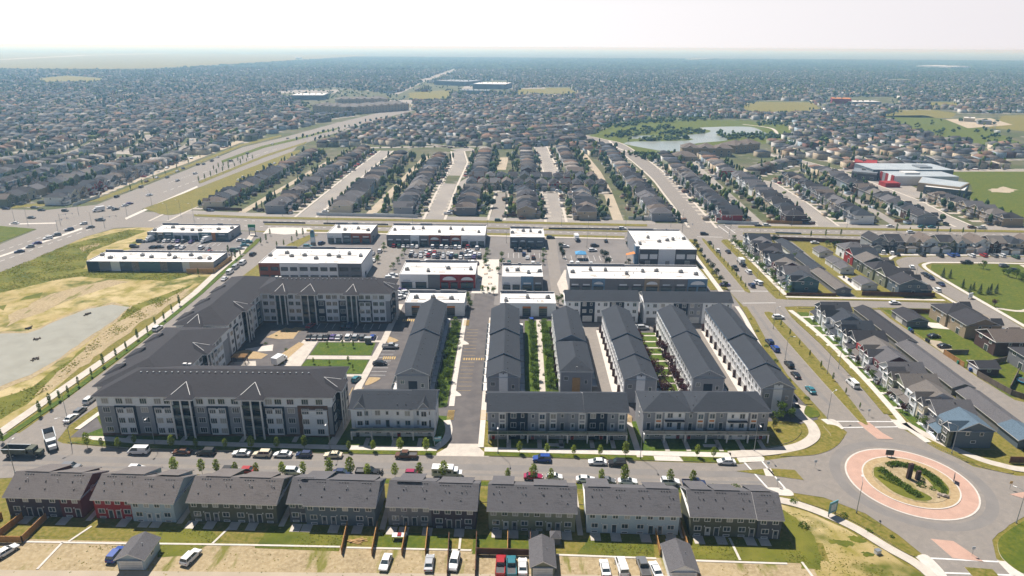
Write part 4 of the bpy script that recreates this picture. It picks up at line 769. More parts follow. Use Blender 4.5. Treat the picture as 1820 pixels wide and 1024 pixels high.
column('townhouse row with a dark blue end panel beside the purple shrub garden', 53.8, 63.2, [(182, 211, 8.1, 2.6), (211, 235, 8.6, 2.4)], 'dark', 'white', 'dark', seed=5)
column('long townhouse row nearest the avenue with white walls on its lane side', 72.2, 81.6, [(176, 187.4, 7.8, 2.4), (187.4, 209, 8.2, 2.5), (209, 236.5, 8.7, 2.5)], 'lightpanel', 'white', 'dark', seed=6)
# ---------------------------------------------------------------- flat-roofed shops
def shop(label, x0, x1, y0, y1, h, bays, hv=5, mem='membrane', gap=None, side='siding_grey', storeys=1, seed=0):
    rnd = random.Random(seed); t = thing('shop_building', label, 'shop building', (x0, y0), 0, 'flat-roofed shop buildings'); L, D = x1 - x0, y1 - y0
    mb = MB(); mb.box(0, L, 0, D, 0, h - .5, side, bottom=False); mb.build('wall', t)
    mb = MB(); mb.box(.3, L - .3, .3, D - .3, h - .56, h - .3, mem); mb.build('roof', t)
    mb = MB(); 
    mb.box(0, .3, .3, D - .3, h - .6, h, 'parapet_dark', 'trim_white'); mb.box(L - .3, L, .3, D - .3, h - .6, h, 'parapet_dark', 'trim_white')
    k = 0; xs = sorted([0] + [rnd.uniform(.1, .9) * L for _ in range(3)] + [L])
    for a, b in zip(xs, xs[1:]): mb.box(a + .01, b - .01, D - .3, D, h - .6, h + (.9 if k % 2 == 0 else .45), 'parapet_dark', 'trim_white'); k += 1
    mb.build('parapet', t)
    tot = sum(b[0] for b in bays); u = 0
    for wd, col, kind in bays:
        w_ = L * wd / tot; up = {'tall': .7, 'arch': .5}.get(kind, .12); c = u + w_ / 2
        mb = MB(); mb.box(u + .02, u + w_ - .02, -.3 if kind in ('tall', 'arch') else -.15, .3, 0, h + up * .3, col, 'trim_white'); f = mb.build('facade_bay', t)
        W = Wall(t, 0, -.3 if kind in ('tall', 'arch') else -.15, 0)
        if kind == 'arch':
            mb = MB(); n = 8; r = w_ * .36; pts = [(r * math.cos(PI * k / n), h * .62 + r * .55 * math.sin(PI * k / n)) for k in range(n + 1)]
            for (xa, za), (xb, zb) in zip(pts, pts[1:]): mb.face([(c + xa, -.75, za), (c + xb, -.75, zb), (c + xb, -.2, zb), (c + xa, -.2, za)], 'trim_white')
            mb.face([(c + x, -.72, z) for x, z in pts], 'siding_light'); mb.build('arched_canopy', t)
        wn = max(1, round(w_ / 5)); ww = w_ / wn
        for k in range(wn):
            cc = u + ww * (k + .5)
            if kind == 'blank': continue
            if kind == 'panel': W.put('sign_panel', panel(ww * .8, h * .28, 'siding_white', .1), cc, h * .42); continue
            W.put('shop_window', win_mesh(round(ww * .72, 1), 2.3, 'trim_dark', 'glass_blue', 3), cc, .25)
            if storeys == 2: W.put('window', win_mesh(round(ww * .7, 1), 1.6, 'trim_dark', 'glass', 3), cc, 5.0)
            elif kind != 'arch': W.put('sign_panel', panel(min(3.2, ww * .6), .6, rnd.choice(['siding_white', 'siding_light', 'sign_face']), .12), cc, 3.3)
            W.put('awning', cached(('awn', round(ww, 1)), lambda: (lambda q: (q.box(-ww * .38, ww * .38, -.8, 0, 0, .16, 'trim_dark'), q.mesh('awning'))[1])(MB())), cc, 2.7)
        u += w_
    W = Wall(t, L, 0, PI / 2); W.put('side_window', win_mesh(2.4, 1.8, 'trim_dark', 'glass_blue', 2), D * .3, .6)
    hm = cached('hvac', lambda: (lambda q: (q.box(-.9, .9, -.65, .65, .15, 1.15, 'hvac', 'metal_grey'), q.tube((.2, 0, 1.15), (.2, 0, 1.35), .4, .4, 'metal_dark', 10), q.box(-1.0, 1.0, -.75, .75, 0, .15, 'metal_dark'), q.mesh('rooftop_unit'))[3])(MB()))
    for k in range(hv):
        o = link('rooftop_unit', hm, t, ((k + .5 + rnd.uniform(-.25, .25)) * L / hv, D * rnd.uniform(.25, .7), h - .3), rnd.choice([0, PI / 2])); 
    for k in range(hv + 2):
        pw, pd = rnd.uniform(.8, 4), rnd.uniform(.6, 2.4); qx, qy = rnd.uniform(1, max(1.2, L - 5)), rnd.uniform(1, max(1.2, D - 3.4)); mb = MB(); mb.box(qx, qx + pw, qy, qy + pd, h - .3, h - .27 + .004 * k, 'membrane_stain'); mb.build('roof_pad', t)
    mb = MB(); qy = D * rnd.uniform(.35, .6); mb.box(L * .1, L * .9, qy, qy + .14, h - .3, h - .12, 'hvac'); mb.build('roof_conduit', t)
    sm = cached('rvent2', lambda: (lambda q: (q.tube((0, 0, 0), (0, 0, .7), .14, .14, 'metal_grey', 6), q.mesh('roof_pipe'))[1])(MB()))
    for k in range(hv): link('roof_pipe', sm, t, (rnd.uniform(.05, .95) * L, D * rnd.uniform(.2, .8), h - .3))
    return t
sg, sb, sr, sn, sw, sl_, so_ = 'siding_mid', 'siding_slateblue', 'brick_red', 'siding_navy', 'siding_white', 'siding_light', 'siding_tan'
shop('teal and green fronted shop building along the far side of the van lot', -197.3, -153.7, 357.4, 374.8, 4.6, [(3, sb, 'tall'), (2, so_, 'x'), (3, 'siding_teal', 'tall'), (8, sl_, 'x'), (4, 'siding_teal', 'tall'), (1.2, 'siding_orange', 'blank'), (4, sb, 'x')], 7, seed=1)
shop('long low dark-walled shop building beside the empty field', -198.6, -139.4, 303.8, 320.3, 4.8, [(4, sn, 'blank'), (4, sg, 'blank'), (3, sl_, 'blank'), (4, sb, 'blank'), (2.4, 'stone_veneer', 'blank'), (7, 'siding_teal', 'blank'), (2.4, 'stone_veneer', 'blank'), (5, sb, 'blank'), (2.4, sl_, 'blank'), (8, 'siding_cream', 'blank')], 10, seed=2)
shop('small shop building, half pale grey and half brick, by the drive-in entrance', -99.4, -76, 354.4, 374.6, 5.6, [(7, sl_, 'x'), (4, sg, 'tall'), (9, sr, 'x')], 4, seed=3)
shop('long shop building with arched canopies at the back of the busiest parking lot', -66.6, -14.4, 349.6, 372, 6, [(10, sg, 'tall'), (3.6, sl_, 'arch'), (4, sg, 'x'), (5, sr, 'arch'), (4, 'siding_maroon', 'x'), (4.6, 'brick_red', 'arch'), (10, sl_, 'tall')], 7, seed=4)
shop('small dark shop building with a white arched entrance, behind the plaza', -1.2, 17, 347, 366.4, 6, [(4, sb, 'x'), (3, sg, 'arch'), (8, sb, 'x')], 4, seed=5)
shop('tall square store with blue corner tower beside the avenue', 61.5, 89.2, 317, 353.8, 8.5, [(9, 'siding_dark', 'panel'), (8, sl_, 'blank'), (10, 'siding_dark', 'panel')], 6, seed=6)
shop('two-storey shop building with a brick corner behind the apartment block', -113.4, -67.4, 291, 315.3, 8.5, [(8, sr, 'x'), (7, sw, 'tall'), (8, sl_, 'x'), (7, sw, 'tall'), (9, sg, 'x')], 9, storeys=2, side='siding_light', seed=7)
shop('white shop building with two low white arches on red, facing the small one', -49.2, -16, 282.6, 301.4, 6.4, [(8.5, sw, 'x'), (3.6, sg, 'blank'), (5.6, 'siding_red', 'arch'), (5, 'siding_red', 'arch')], 4, seed=8)
shop('pale shop building with bright blue corner panel beside the plaza', -4.4, 13.4, 279.8, 297, 6.6, [(8, sw, 'x'), (5.2, 'trim_blue', 'tall'), (4, sg, 'x')], 4, seed=9)
shop('very long shop building with blue bays and white arches behind the townhouses', 24.8, 84.2, 278.4, 297, 6.4, [(8, sg, 'x'), (4.6, 'trim_blue', 'arch'), (4, sg, 'blank'), (10, sg, 'x'), (5.4, 'siding_tan', 'arch'), (10, sg, 'x'), (7, 'trim_blue', 'arch')], 8, seed=10)
for lb, x0, x1, sd_ in (('small grey brick unit with orange-topped bays left of the central drive', -42, -18.6, 11), ('small grey brick unit with orange-topped bays right of the central drive', -4.7, 17.3, 12)):
    t = shop(lb, x0, x1, 250, 262.4, 5.6, [(1, sl_, 'blank')], 3, 'membrane_bright', side='siding_light', seed=sd_)
    for k in range(3):
        W = Wall(t, 0, -.16, 0); c = (x1 - x0) * (k + .62) / 3.4; W.put('entrance_recess', gdoor_mesh(3.0, 3.3, 'glass', 'siding_mid'), c, .1); W.put('accent_panel', panel(3.2, .7, 'siding_orange', .12), c, 3.5)
# tower and bright canopy at the corner of the tall store
STORE = [o for o in SC.objects if o.get('label', '').startswith('tall square store')][0]
mb = MB(); mb.box(-1.6, .4, 2, 6.5, 0, 9.4, 'trim_blue', 'trim_white'); mb.build('corner_tower', STORE)
mb = MB(); mb.face([(-6, 2.4, 4.6), (-1.6, 1.2, 5.8), (-1.6, 6, 5.6), (-5.4, 6.2, 4.4)], 'siding_orange'); mb.box(-5.8, -5.6, 2.6, 2.8, 0, 4.6, 'trim_white'); mb.build('orange_canopy', STORE)
for x in (4.2, 13.8, 23.4): Wall(STORE, 0, -.3, 0).put('loading_door', gdoor_mesh(2.0, 2.5, 'metal_grey'), x, .1)
# ---------------------------------------------------------------- detached houses
WN = {'siding_beige': 'beige', 'siding_tan': 'tan', 'siding_grey': 'grey', 'siding_mid': 'dark grey', 'siding_light': 'light grey', 'siding_white': 'white', 'siding_cream': 'cream', 'siding_sage': 'sage', 'siding_olive': 'olive',
      'siding_red': 'red', 'siding_brown': 'brown', 'siding_dark': 'charcoal', 'siding_paleblue': 'pale blue', 'siding_blue': 'blue', 'siding_teal': 'teal', 'siding_slateblue': 'slate blue', 'siding_maroon': 'maroon'}
RN = {'shingle_charcoal': 'charcoal', 'shingle_slate': 'slate', 'shingle_brown': 'brown', 'shingle_taupe': 'taupe', 'shingle_grey': 'grey', 'shingle_black': 'black', 'shingle_red': 'red-brown', 'shingle_pewter': 'pewter', 'shingle_blue': 'blue-grey'}
def house(label, x, y, rz, wall, rf, style=0, w=8.4, d=12.0, flip=False, garage=True, detail=2, group='detached houses', wall2=None):
    t = thing('detached_house', label, 'house', (x, y), rz, group); s = -1 if flip else 1; k = (round(w, 1), round(d, 1), style, flip, garage); EZ = 5.3
    def fwall():
        mb = MB(); mb.box(-w / 2, w / 2, -d / 2, d / 2, 0, EZ, wall, bottom=False)
        if garage:
            mb.box(s * w / 2 - (s > 0) * w * .58, s * w / 2 + (s < 0) * w * .58, -d / 2 - 2.4, -d / 2 + 1, .0, 2.9, wall2 or wall)
        elif style != 3: mb.box(-s * w / 2 if s > 0 else w * .05, -w * .05 if s > 0 else w / 2, -d / 2 - 1.0, -d / 2 + .5, 0, EZ - .01, wall2 or wall)
        return mb.mesh('wall')
    def froof():
        mb = MB(); gx0, gx1 = (w / 2 - w * .6, w / 2) if s > 0 else (-w / 2, -w / 2 + w * .6); px0, px1 = (-w / 2, gx0 - .2) if s > 0 else (gx1 + .2, w / 2)
        if style == 0: roof(mb, -w / 2, w / 2, -d / 2, d / 2, EZ, 2.5, 'hip', 'y' if d > w else 'x', .45, rf, 'trim_white', wall)
        elif style == 1: roof(mb, -w / 2, w / 2, -d / 2 + .8, d / 2, EZ, 2.6, 'gable', 'x', .4, rf, 'trim_white', wall)
        else: roof(mb, -w / 2, w / 2, -d / 2, d / 2, EZ, 2.7, 'gable', 'y', .4, rf, 'trim_white', wall)
        if garage:
            roof(mb, gx0, gx1, -d / 2 - 2.4, -d / 2 + 2.2, 2.95, 1.3, 'hip' if style == 0 else 'gable', 'y', .35, rf, 'trim_white', wall)
            roof(mb, px0, px1, -d / 2 - .3, -d / 2 + 3.4, EZ + .06, 1.9, 'gable', 'y', .3, rf, 'trim_white', wall)
            mb.box(px0, px1, -d / 2 - 1.4, -d / 2, 2.7, 2.86, rf)
        elif style == 3: mb.box(-w / 2 + .3, w / 2 - .3, -d / 2 - 1.7, -d / 2, 2.6, 2.78, rf)
        else:
            roof(mb, px0, px1, -d / 2 - 1.0, -d / 2 + 4, EZ + .07, 2.1, 'gable', 'y', .35, rf, 'trim_white', wall)
            mb.face([(gx0, -d / 2 - 1.9, 2.5), (gx1, -d / 2 - 1.9, 2.5), (gx1, -d / 2, 3.3), (gx0, -d / 2, 3.3)], rf); mb.box(gx0, gx1, -d / 2 - 1.9, -d / 2, 2.4, 2.48, 'trim_white')
            for xx in (gx0 + .1, gx1 - .3): mb.box(xx, xx + .2, -d / 2 - 1.85, -d / 2 - 1.65, .5, 2.42, 'trim_white')
            mb.box(gx0, gx1, -d / 2 - 1.9, -d / 2, 0, .5, 'siding_light')
        return mb.mesh('roof')
    link('wall', cached(('hw', wall, wall2) + k, fwall), t); link('roof', cached(('hr', rf, wall) + k, froof), t)
    gl = lambda: random.choice(['glass', 'glass_blue', 'blinds'])
    W = Wall(t, 0, -d / 2, 0)
    if garage:
        W.put('garage_door', gdoor_mesh(3.9, 2.1, random.choice(['garage_white', 'siding_light', 'siding_tan'])), s * (w / 2 - w * .29), .1, 2.42)
        W.put('window', win_mesh(1.6, 1.2, 'trim_white', gl(), 1), s * w * .2, 3.6 + .1); W.put('window', win_mesh(1.2, 1.2, 'trim_white', gl(), 1), -s * w * .3, 3.6, .0); W.put('door', door_mesh(), -s * w * .3, .3)
    else:
        W.put('window', win_mesh(1.8, 1.4, 'trim_white', gl(), 1), -s * w * .26, 1.2, 1.02 if style != 3 else 0); W.put('window', win_mesh(1.5, 1.2, 'trim_white', gl(), 1), -s * w * .26, 3.7, 1.02 if style != 3 else 0)
        W.put('window', win_mesh(1.1, 1.1, 'trim_white', gl(), 0), s * w * .24, 3.8); W.put('door', door_mesh(), s * w * .2, .5)
    if detail > 0:
        B = Wall(t, 0, d / 2, PI)
        B.put('window', win_mesh(1.5, 1.2, 'trim_white', gl(), 1), -w * .25, 3.6); B.put('window', win_mesh(1.2, 1.2, 'trim_white', gl(), 1), w * .25, 3.6); B.put('patio_door', gdoor_mesh(1.8, 2.1, 'glass', 'trim_white'), w * .1, .3)
        for sx, a in ((-w / 2, -PI / 2), (w / 2, PI / 2)):
            S = Wall(t, sx, 0, a); S.put('window', win_mesh(.8, .9, 'trim_white', 'glass', 0), -1.5, 3.9)
            if detail > 1: S.put('window', win_mesh(.8, .9, 'trim_white', 'glass', 0), 2.2, 3.8); S.put('window', win_mesh(1.2, .6, 'trim_white', 'glass', 0), .4, 1.6)
    if detail > 1:
        r = MB()
        for q in range(4): r.box(-1.2 + q * .7, -.95 + q * .7, .6, .85, EZ + 1.2, EZ + 2.35, 'metal_dark')
        r.build('roof_vent', t); 
    return t
def garage_row(label, x0, x1, y0, y1, rf='shingle_charcoal', wall='siding_mid', doors='e', n=0, rz=0.0, group='detached garages'):
    t = thing('garage', label, 'garage', (x0, y0), rz, group); w, d = x1 - x0, y1 - y0
    mb = MB(); mb.box(0, w, 0, d, 0, 2.7, wall, bottom=False); mb.build('wall', t)
    mb = MB(); roof(mb, 0, w, 0, d, 2.7, 1.5, 'gable', 'y' if d > w else 'x', .4, rf, 'trim_white', wall); r = mb.build('roof', t); pipes(r, [(w * .7, d * (k + .5) / max(1, n), 3.6) for k in range(n)])
    n = n or 1
    if doors in 'ew':
        W = Wall(t, w if doors == 'e' else 0, 0 if doors == 'e' else d, PI / 2 if doors == 'e' else -PI / 2); L = d
    else: W = Wall(t, 0 if doors == 's' else w, 0 if doors == 's' else d, 0 if doors == 's' else PI); L = w
    for k in range(n): W.put('garage_door', gdoor_mesh(min(4.4, L / n * .8), 2.15, 'garage_white'), L * (k + .5) / n, .06)
    S = Wall(t, 0, 0, 0) if doors in 'ewn' else Wall(t, w, 0, PI / 2); S.put('window', win_mesh(1.0, .7, 'trim_white', 'glass', 1), (w if doors in 'ewn' else d) / 2, 1.4)
    return t
# right side, row along the avenue (fronts to the left)
near = [(122.2, 161.4, 'siding_slateblue', 'shingle_blue', 1, 'corner house with blue-grey roof nearest the roundabout, olive and navy walls', 'siding_olive'),
 (122.6, 169.6, 'siding_mid', 'shingle_grey', 2, 'grey house with a cream front gable, second from the roundabout', 'siding_cream'), (122.4, 177.6, 'siding_light', 'shingle_taupe', 1, 'house with light grey band of upper windows, third from the roundabout', None),
 (122.4, 185.6, 'siding_sage', 'shingle_taupe', 2, 'sage green gabled house with white porch, fourth from the roundabout', None), (122.8, 193.8, 'siding_light', 'shingle_grey', 2, 'light grey steep-gabled house, fifth from the roundabout', 'siding_white'),
 (123, 202, 'siding_maroon', 'shingle_grey', 1, 'house with maroon and white front, sixth from the roundabout', 'siding_light'), (123.4, 210.4, 'siding_red', 'shingle_taupe', 1, 'red-sided house with taupe roof midway along the avenue row', 'siding_grey'),
 (123.8, 219, 'siding_dark', 'shingle_charcoal', 2, 'dark house with a round white gable panel, third from the side street', 'siding_white'), (124, 228, 'siding_grey', 'shingle_slate', 2, 'pale blue-grey house, third from the side street south corner', 'siding_paleblue'),
 (124.2, 237, 'siding_grey', 'shingle_slate', 1, 'grey house second from the side street south corner', 'siding_light'), (124.6, 247.2, 'siding_slateblue', 'shingle_black', 2, 'tall dark-roofed house on the south corner of the side street', 'siding_light')]
for i, (x, y, wl, rf, st, lb, w2) in enumerate(near): house(lb, x, y, -PI / 2, wl, rf, st, 7.8, 10.6, i % 2 == 0, False, 2, 'houses along the avenue', w2)
far_ = [(127.4, 283.6, 'siding_teal', 'shingle_slate', 1), (127.6, 293.4, 'siding_grey', 'shingle_grey', 2), (127.8, 303, 'siding_maroon', 'shingle_taupe', 1), (128, 312.4, 'siding_light', 'shingle_slate', 2), (128.4, 321.8, 'siding_beige', 'shingle_charcoal', 1), (128.8, 331, 'siding_dark', 'shingle_charcoal', 2), (129.4, 340.4, 'siding_grey', 'shingle_grey', 1), (130.2, 350, 'siding_light', 'shingle_slate', 2)]
for i, (x, y, wl, rf, st) in enumerate(far_):
    house(f'{RN[rf]}-roofed {WN[wl]} house facing the avenue, {ordn(i)} beyond the side street', x, y, -PI / 2, wl, rf, st, 8, 11, i % 2 == 0, False, 2, 'houses along the avenue')
garage_row('long charcoal garage row behind the houses just south of the side street', 136.4, 143, 221, 254, 'shingle_charcoal', 'siding_mid', 'e', 6); garage_row('long grey garage row in the middle of the alley', 135, 141.6, 187, 219.4, 'shingle_grey', 'siding_mid', 'e', 6)
garage_row('grey garage row nearest the camera beside the alley', 134.8, 141.4, 165.4, 184.4, 'shingle_grey', 'siding_mid', 'e', 4); garage_row('garage with blue-grey roof behind the corner house by the roundabout', 134.6, 141.6, 157.4, 165.2, 'shingle_blue', 'siding_slateblue', 'e', 1)
garage_row('slate garage row behind the far avenue houses, nearest the side street', 139.4, 146, 277, 303, 'shingle_taupe', 'siding_mid', 'e', 5); garage_row('slate garage row behind the far avenue houses, middle one', 140.4, 147, 305.4, 331.6, 'shingle_slate', 'siding_mid', 'e', 5); garage_row('slate garage row behind the far avenue houses, closest to the main road', 141.6, 148.2, 334, 355, 'shingle_slate', 'siding_light', 'e', 4)
for i, (x0, x1, y0, y1, dr, lb) in enumerate([(150.6, 158.6, 241, 252, 'w', 'white-doored double garage on the south corner of alley and side street'), (151.8, 158.4, 200.4, 206.2, 'w', 'detached garage with a white door beside the cedar fence'), (153.4, 160.4, 283, 292, 'w', 'white garage across the alley, beside the black yard fence'),
     (154.6, 161, 306, 313, 'w', 'small white garage across the alley behind olive houses'), (154.8, 161.6, 315, 323, 'w', 'hip-topped white garage across the alley, second from the near one'), (156, 163, 333, 341, 'w', 'brick-trimmed garage with gable end across the alley')]):
    garage_row(lb, x0, x1, y0, y1, 'shingle_charcoal' if i < 2 else 'shingle_grey', ['siding_mid', 'siding_brown', 'siding_white', 'siding_white', 'siding_white', 'siding_light'][i], dr, 1)
E1 = [(172, 247, 'siding_tan', 'shingle_charcoal'), (172.6, 236, 'siding_tan', 'shingle_charcoal'), (173.4, 221, 'siding_brown', 'shingle_brown'), (175, 206, 'siding_mid', 'shingle_charcoal')]
for i, (x, y, wl, rf) in enumerate(E1): house(f'{RN[rf]}-roofed {WN[wl]} house backing onto the alley, {ordn(i)} south of the side street', x, y, PI / 2, wl, rf, i % 3, 10.5, 13, i % 2 == 0, True, 2, 'houses between the alley and the curving street')
E2 = [(172, 281, 'siding_slateblue', 'shingle_charcoal'), (171.6, 291.4, 'siding_sage', 'shingle_charcoal'), (171.4, 302, 'siding_sage', 'shingle_charcoal'), (171.6, 312.6, 'siding_olive', 'shingle_taupe'), (172.4, 324, 'siding_red', 'shingle_slate'), (173.4, 335, 'siding_white', 'shingle_grey')]
for i, (x, y, wl, rf) in enumerate(E2): house(f'{RN[rf]}-roofed {WN[wl]} house by the park street, {ordn(i)} north of the side street', x, y, PI / 2, wl, rf, (i + 1) % 3, 9.2, 12, i % 2 == 0, True, 2, 'houses between the alley and the curving street')
NRW = ['siding_grey', 'siding_mid', 'siding_tan', 'siding_light', 'siding_sage', 'siding_paleblue', 'siding_light', 'siding_brown', 'siding_beige', 'siding_slateblue', 'siding_tan', 'siding_grey']; NRR = ['shingle_charcoal', 'shingle_charcoal', 'shingle_taupe', 'shingle_brown', 'shingle_charcoal', 'shingle_taupe', 'shingle_brown', 'shingle_taupe', 'shingle_slate', 'shingle_brown', 'shingle_charcoal', 'shingle_brown']
for i in range(12): house(f'{RN[NRR[i]]}-roofed {WN[NRW[i]]} house facing the park, {ordn(i)} from the left', 192 + i * 8.8, 351 - i * .35, 0, NRW[i], NRR[i], [2, 1, 0][i % 3], 7.6, 12, i % 2 == 0, True, 2, 'houses facing the park')
# ---- rows of houses beyond the arterial road; the far ones are gathered for one merged mesh
FAR = []
WALLS = ['siding_beige', 'siding_tan', 'siding_grey', 'siding_light', 'siding_white', 'siding_cream', 'siding_sage', 'siding_mid', 'siding_beige', 'siding_paleblue', 'siding_tan', 'siding_grey', 'siding_red', 'siding_brown']
ROOFS = ['shingle_charcoal', 'shingle_brown', 'shingle_grey', 'shingle_charcoal', 'shingle_slate', 'shingle_slate', 'shingle_charcoal', 'shingle_black', 'shingle_grey', 'shingle_taupe']
DRIVE = MB(); YARD_SPOTS = []; DRIVE_SPOTS = []
def hrow(phrase, a, b, n, rz, garage=True, limit=566, roofs=ROOFS, walls=WALLS, dd=12.0, sp=None):
    where = 'from the left in' if abs(b[0] - a[0]) > abs(b[1] - a[1]) else 'back in'; ww = math.hypot(b[0] - a[0], b[1] - a[1]) / max(1, n - 1) - 1.7
    for i in range(n):
        t = i / max(1, n - 1); x = a[0] + (b[0] - a[0]) * t + random.uniform(-.4, .4); y = a[1] + (b[1] - a[1]) * t
        wl, rf = random.choice(walls), random.choice(roofs); w_ = min(9.6, ww) ; st = random.choice([0, 0, 1, 2])
        c, s = math.cos(rz), math.sin(rz)
        if garage:
            lx, ly = w_ * .2, -dd / 2 - 5.5; q = [(lx - 2.3, -dd / 2 - 2), (lx - 2.3, ly - 4), (lx + 2.3, ly - 4), (lx + 2.3, -dd / 2 - 2)]
            DRIVE.face([(x + u * c - v * s, y + u * s + v * c, .1) for u, v in q], 'driveway'); DRIVE_SPOTS.append((x + lx * c - (ly + .2) * s, y + lx * s + (ly + .2) * c, rz + PI / 2))
        YARD_SPOTS.append((x + random.uniform(-3, 3) * c - (dd / 2 + random.uniform(3, 7)) * s, y + random.uniform(-3, 3) * s + (dd / 2 + random.uniform(3, 7)) * c)); YARD_SPOTS.append((x - 4 * c + (dd / 2 + 3.5) * s, y - 4 * s - (dd / 2 + 3.5) * c))
        if y > limit: FAR.append((x, y, rz + PI / 2, dd, w_, MATS[wl], MATS[rf], wl, rf)); continue
        house(f'{RN[rf]}-roofed {WN[wl]} house, {ordn(i)} {where} {phrase}', x, y, rz, wl, rf, st, w_, dd, random.random() < .5, garage, 1 if (i < 2 or y < 470) else 0, 'houses beyond the main road')
hrow('the row facing the boulevard', (-193, 436), (-193, 664), 24, -PI / 2)
hrow('row left of the first street', (-150, 427), (-149, 690), 27, PI / 2)
hrow('row right of the first street', (-108, 428), (-106, 655), 23, -PI / 2)
hrow('row left of the second street', (-69, 424), (-68, 640), 22, PI / 2)
hrow('row right of the second street', (-29, 424), (-28, 484), 7, -PI / 2)
hrow('row left of the third street', (9, 418), (9, 484), 8, PI / 2)
hrow('row right of the third street', (46, 414), (48, 482), 8, -PI / 2)
hrow('row left of the upper avenue', (91, 412), (96, 720), 32, PI / 2)
hrow('row right of the upper avenue', (133, 408), (146, 668), 26, -PI / 2)
hrow('row left of the curved street', (172, 408), (182, 548), 15, PI / 2, walls=WALLS + ['siding_red', 'siding_maroon'])
hrow('row right of the curved street', (213, 408), (222, 545), 14, -PI / 2)
hrow('row left of the last street', (251, 408), (262, 592), 18, PI / 2)
hrow('the short row right of the last street', (300, 404), (296, 468), 7, -PI / 2)
hrow('the crosswise row in the middle', (-31, 509), (66, 507), 12, 0)
hrow('the crosswise row behind the middle one', (-26, 536), (62, 535), 11, PI)
hrow('the row above the second street', (-27, 556), (-27, 690), 14, -PI / 2); hrow('the row left of the upper middle street', (13, 562), (13, 690), 13, PI / 2); hrow('the row right of the upper middle street', (51, 560), (50, 706), 15, -PI / 2)
hrow('the row beyond the curved street bend', (200, 572), (262, 640), 9, 0); hrow('the upper row behind the curved street', (178, 566), (184, 660), 10, -PI / 2)
hrow('the row across the boulevard', (-302, 446), (-312, 640), 19, PI / 2); hrow('the second row across the boulevard', (-334, 440), (-340, 640), 20, -PI / 2); hrow('the third row across the boulevard', (-372, 440), (-378, 640), 20, PI / 2); hrow('the fourth row across the boulevard', (-404, 470), (-408, 640), 17, -PI / 2)
hrow('the fifth row across the boulevard', (-440, 520), (-446, 640), 12, PI / 2); hrow('the sixth row across the boulevard', (-474, 550), (-480, 640), 9, -PI / 2)
hrow('the row above the school', (300, 612), (440, 618), 14, 0); hrow('the row facing away above the school', (300, 638), (450, 646), 15, PI)
o = DRIVE.build('driveways'); o['kind'] = 'structure'
# ---------------------------------------------------------------- the far city as merged stuff
def attr_mat(name, rough=.85, boost=1):
    m = bpy.data.materials.new(name); m.use_nodes = True; MATS[name] = m; nt = m.node_tree; b = nt.nodes['Principled BSDF']; b.inputs['Roughness'].default_value = rough
    b.inputs['Specular IOR Level'].default_value = .2; a = nt.nodes.new('ShaderNodeAttribute'); a.attribute_name = 'col'
    tc = nt.nodes.new('ShaderNodeTexCoord'); f = ramp_noise(nt, tc.outputs['Object'], .8, 2); mx = mixc(nt, f, (.75, .75, .75), (1.15, 1.15, 1.15))
    m2 = nt.nodes.new('ShaderNodeMix'); m2.data_type = 'RGBA'; m2.blend_type = 'MULTIPLY'; m2.inputs[0].default_value = 1; nt.links.new(a.outputs['Color'], m2.inputs[6]); nt.links.new(mx, m2.inputs[7]); nt.links.new(m2.outputs[2], b.inputs['Base Color'])
    return m
AM = attr_mat('far_surface'); AM_G = attr_mat('grass_blade'); translucent(AM_G, .55)
def npmesh(name, V, faces, cols, kind='stuff', label=None, cat=None, mat=None):
    """V (n,3); faces: list of arrays of equal-size index rows; cols: list of colour arrays"""
    me = bpy.data.meshes.new(name); me.vertices.add(len(V)); me.vertices.foreach_set('co', V.astype(np.float32).ravel())
    tot = np.concatenate([np.full(len(f), f.shape[1]) for f in faces]); idx = np.concatenate([f.ravel() for f in faces])
    me.loops.add(len(idx)); me.loops.foreach_set('vertex_index', idx.astype(np.int32)); me.polygons.add(len(tot))
    st = np.concatenate([[0], np.cumsum(tot)[:-1]]); me.polygons.foreach_set('loop_start', st.astype(np.int32)); me.polygons.foreach_set('loop_total', tot.astype(np.int32))
    at = me.attributes.new('col', 'FLOAT_COLOR', 'FACE'); C = np.concatenate(cols); C = np.c_[C, np.ones(len(C))]; at.data.foreach_set('color', C.astype(np.float32).ravel())
    me.materials.append(mat or AM); me.update(calc_edges=True); me.validate()
    o = link(name, me); o['kind'] = kind
    if label: tag(o, label, cat)
    return o
RC_ = np.array([(.062, .060, .066), (.14, .10, .075), (.20, .17, .15), (.125, .122, .128), (.07, .08, .10), (.04, .04, .047), (.20, .12, .085), (.26, .24, .22), (.055, .055, .06)])
WC_ = np.array([(.46, .38, .28), (.36, .28, .19), (.27, .27, .28), (.50, .50, .50), (.70, .68, .66), (.62, .55, .42), (.22, .23, .16), (.38, .46, .52), (.58, .50, .40), (.19, .10, .08)])
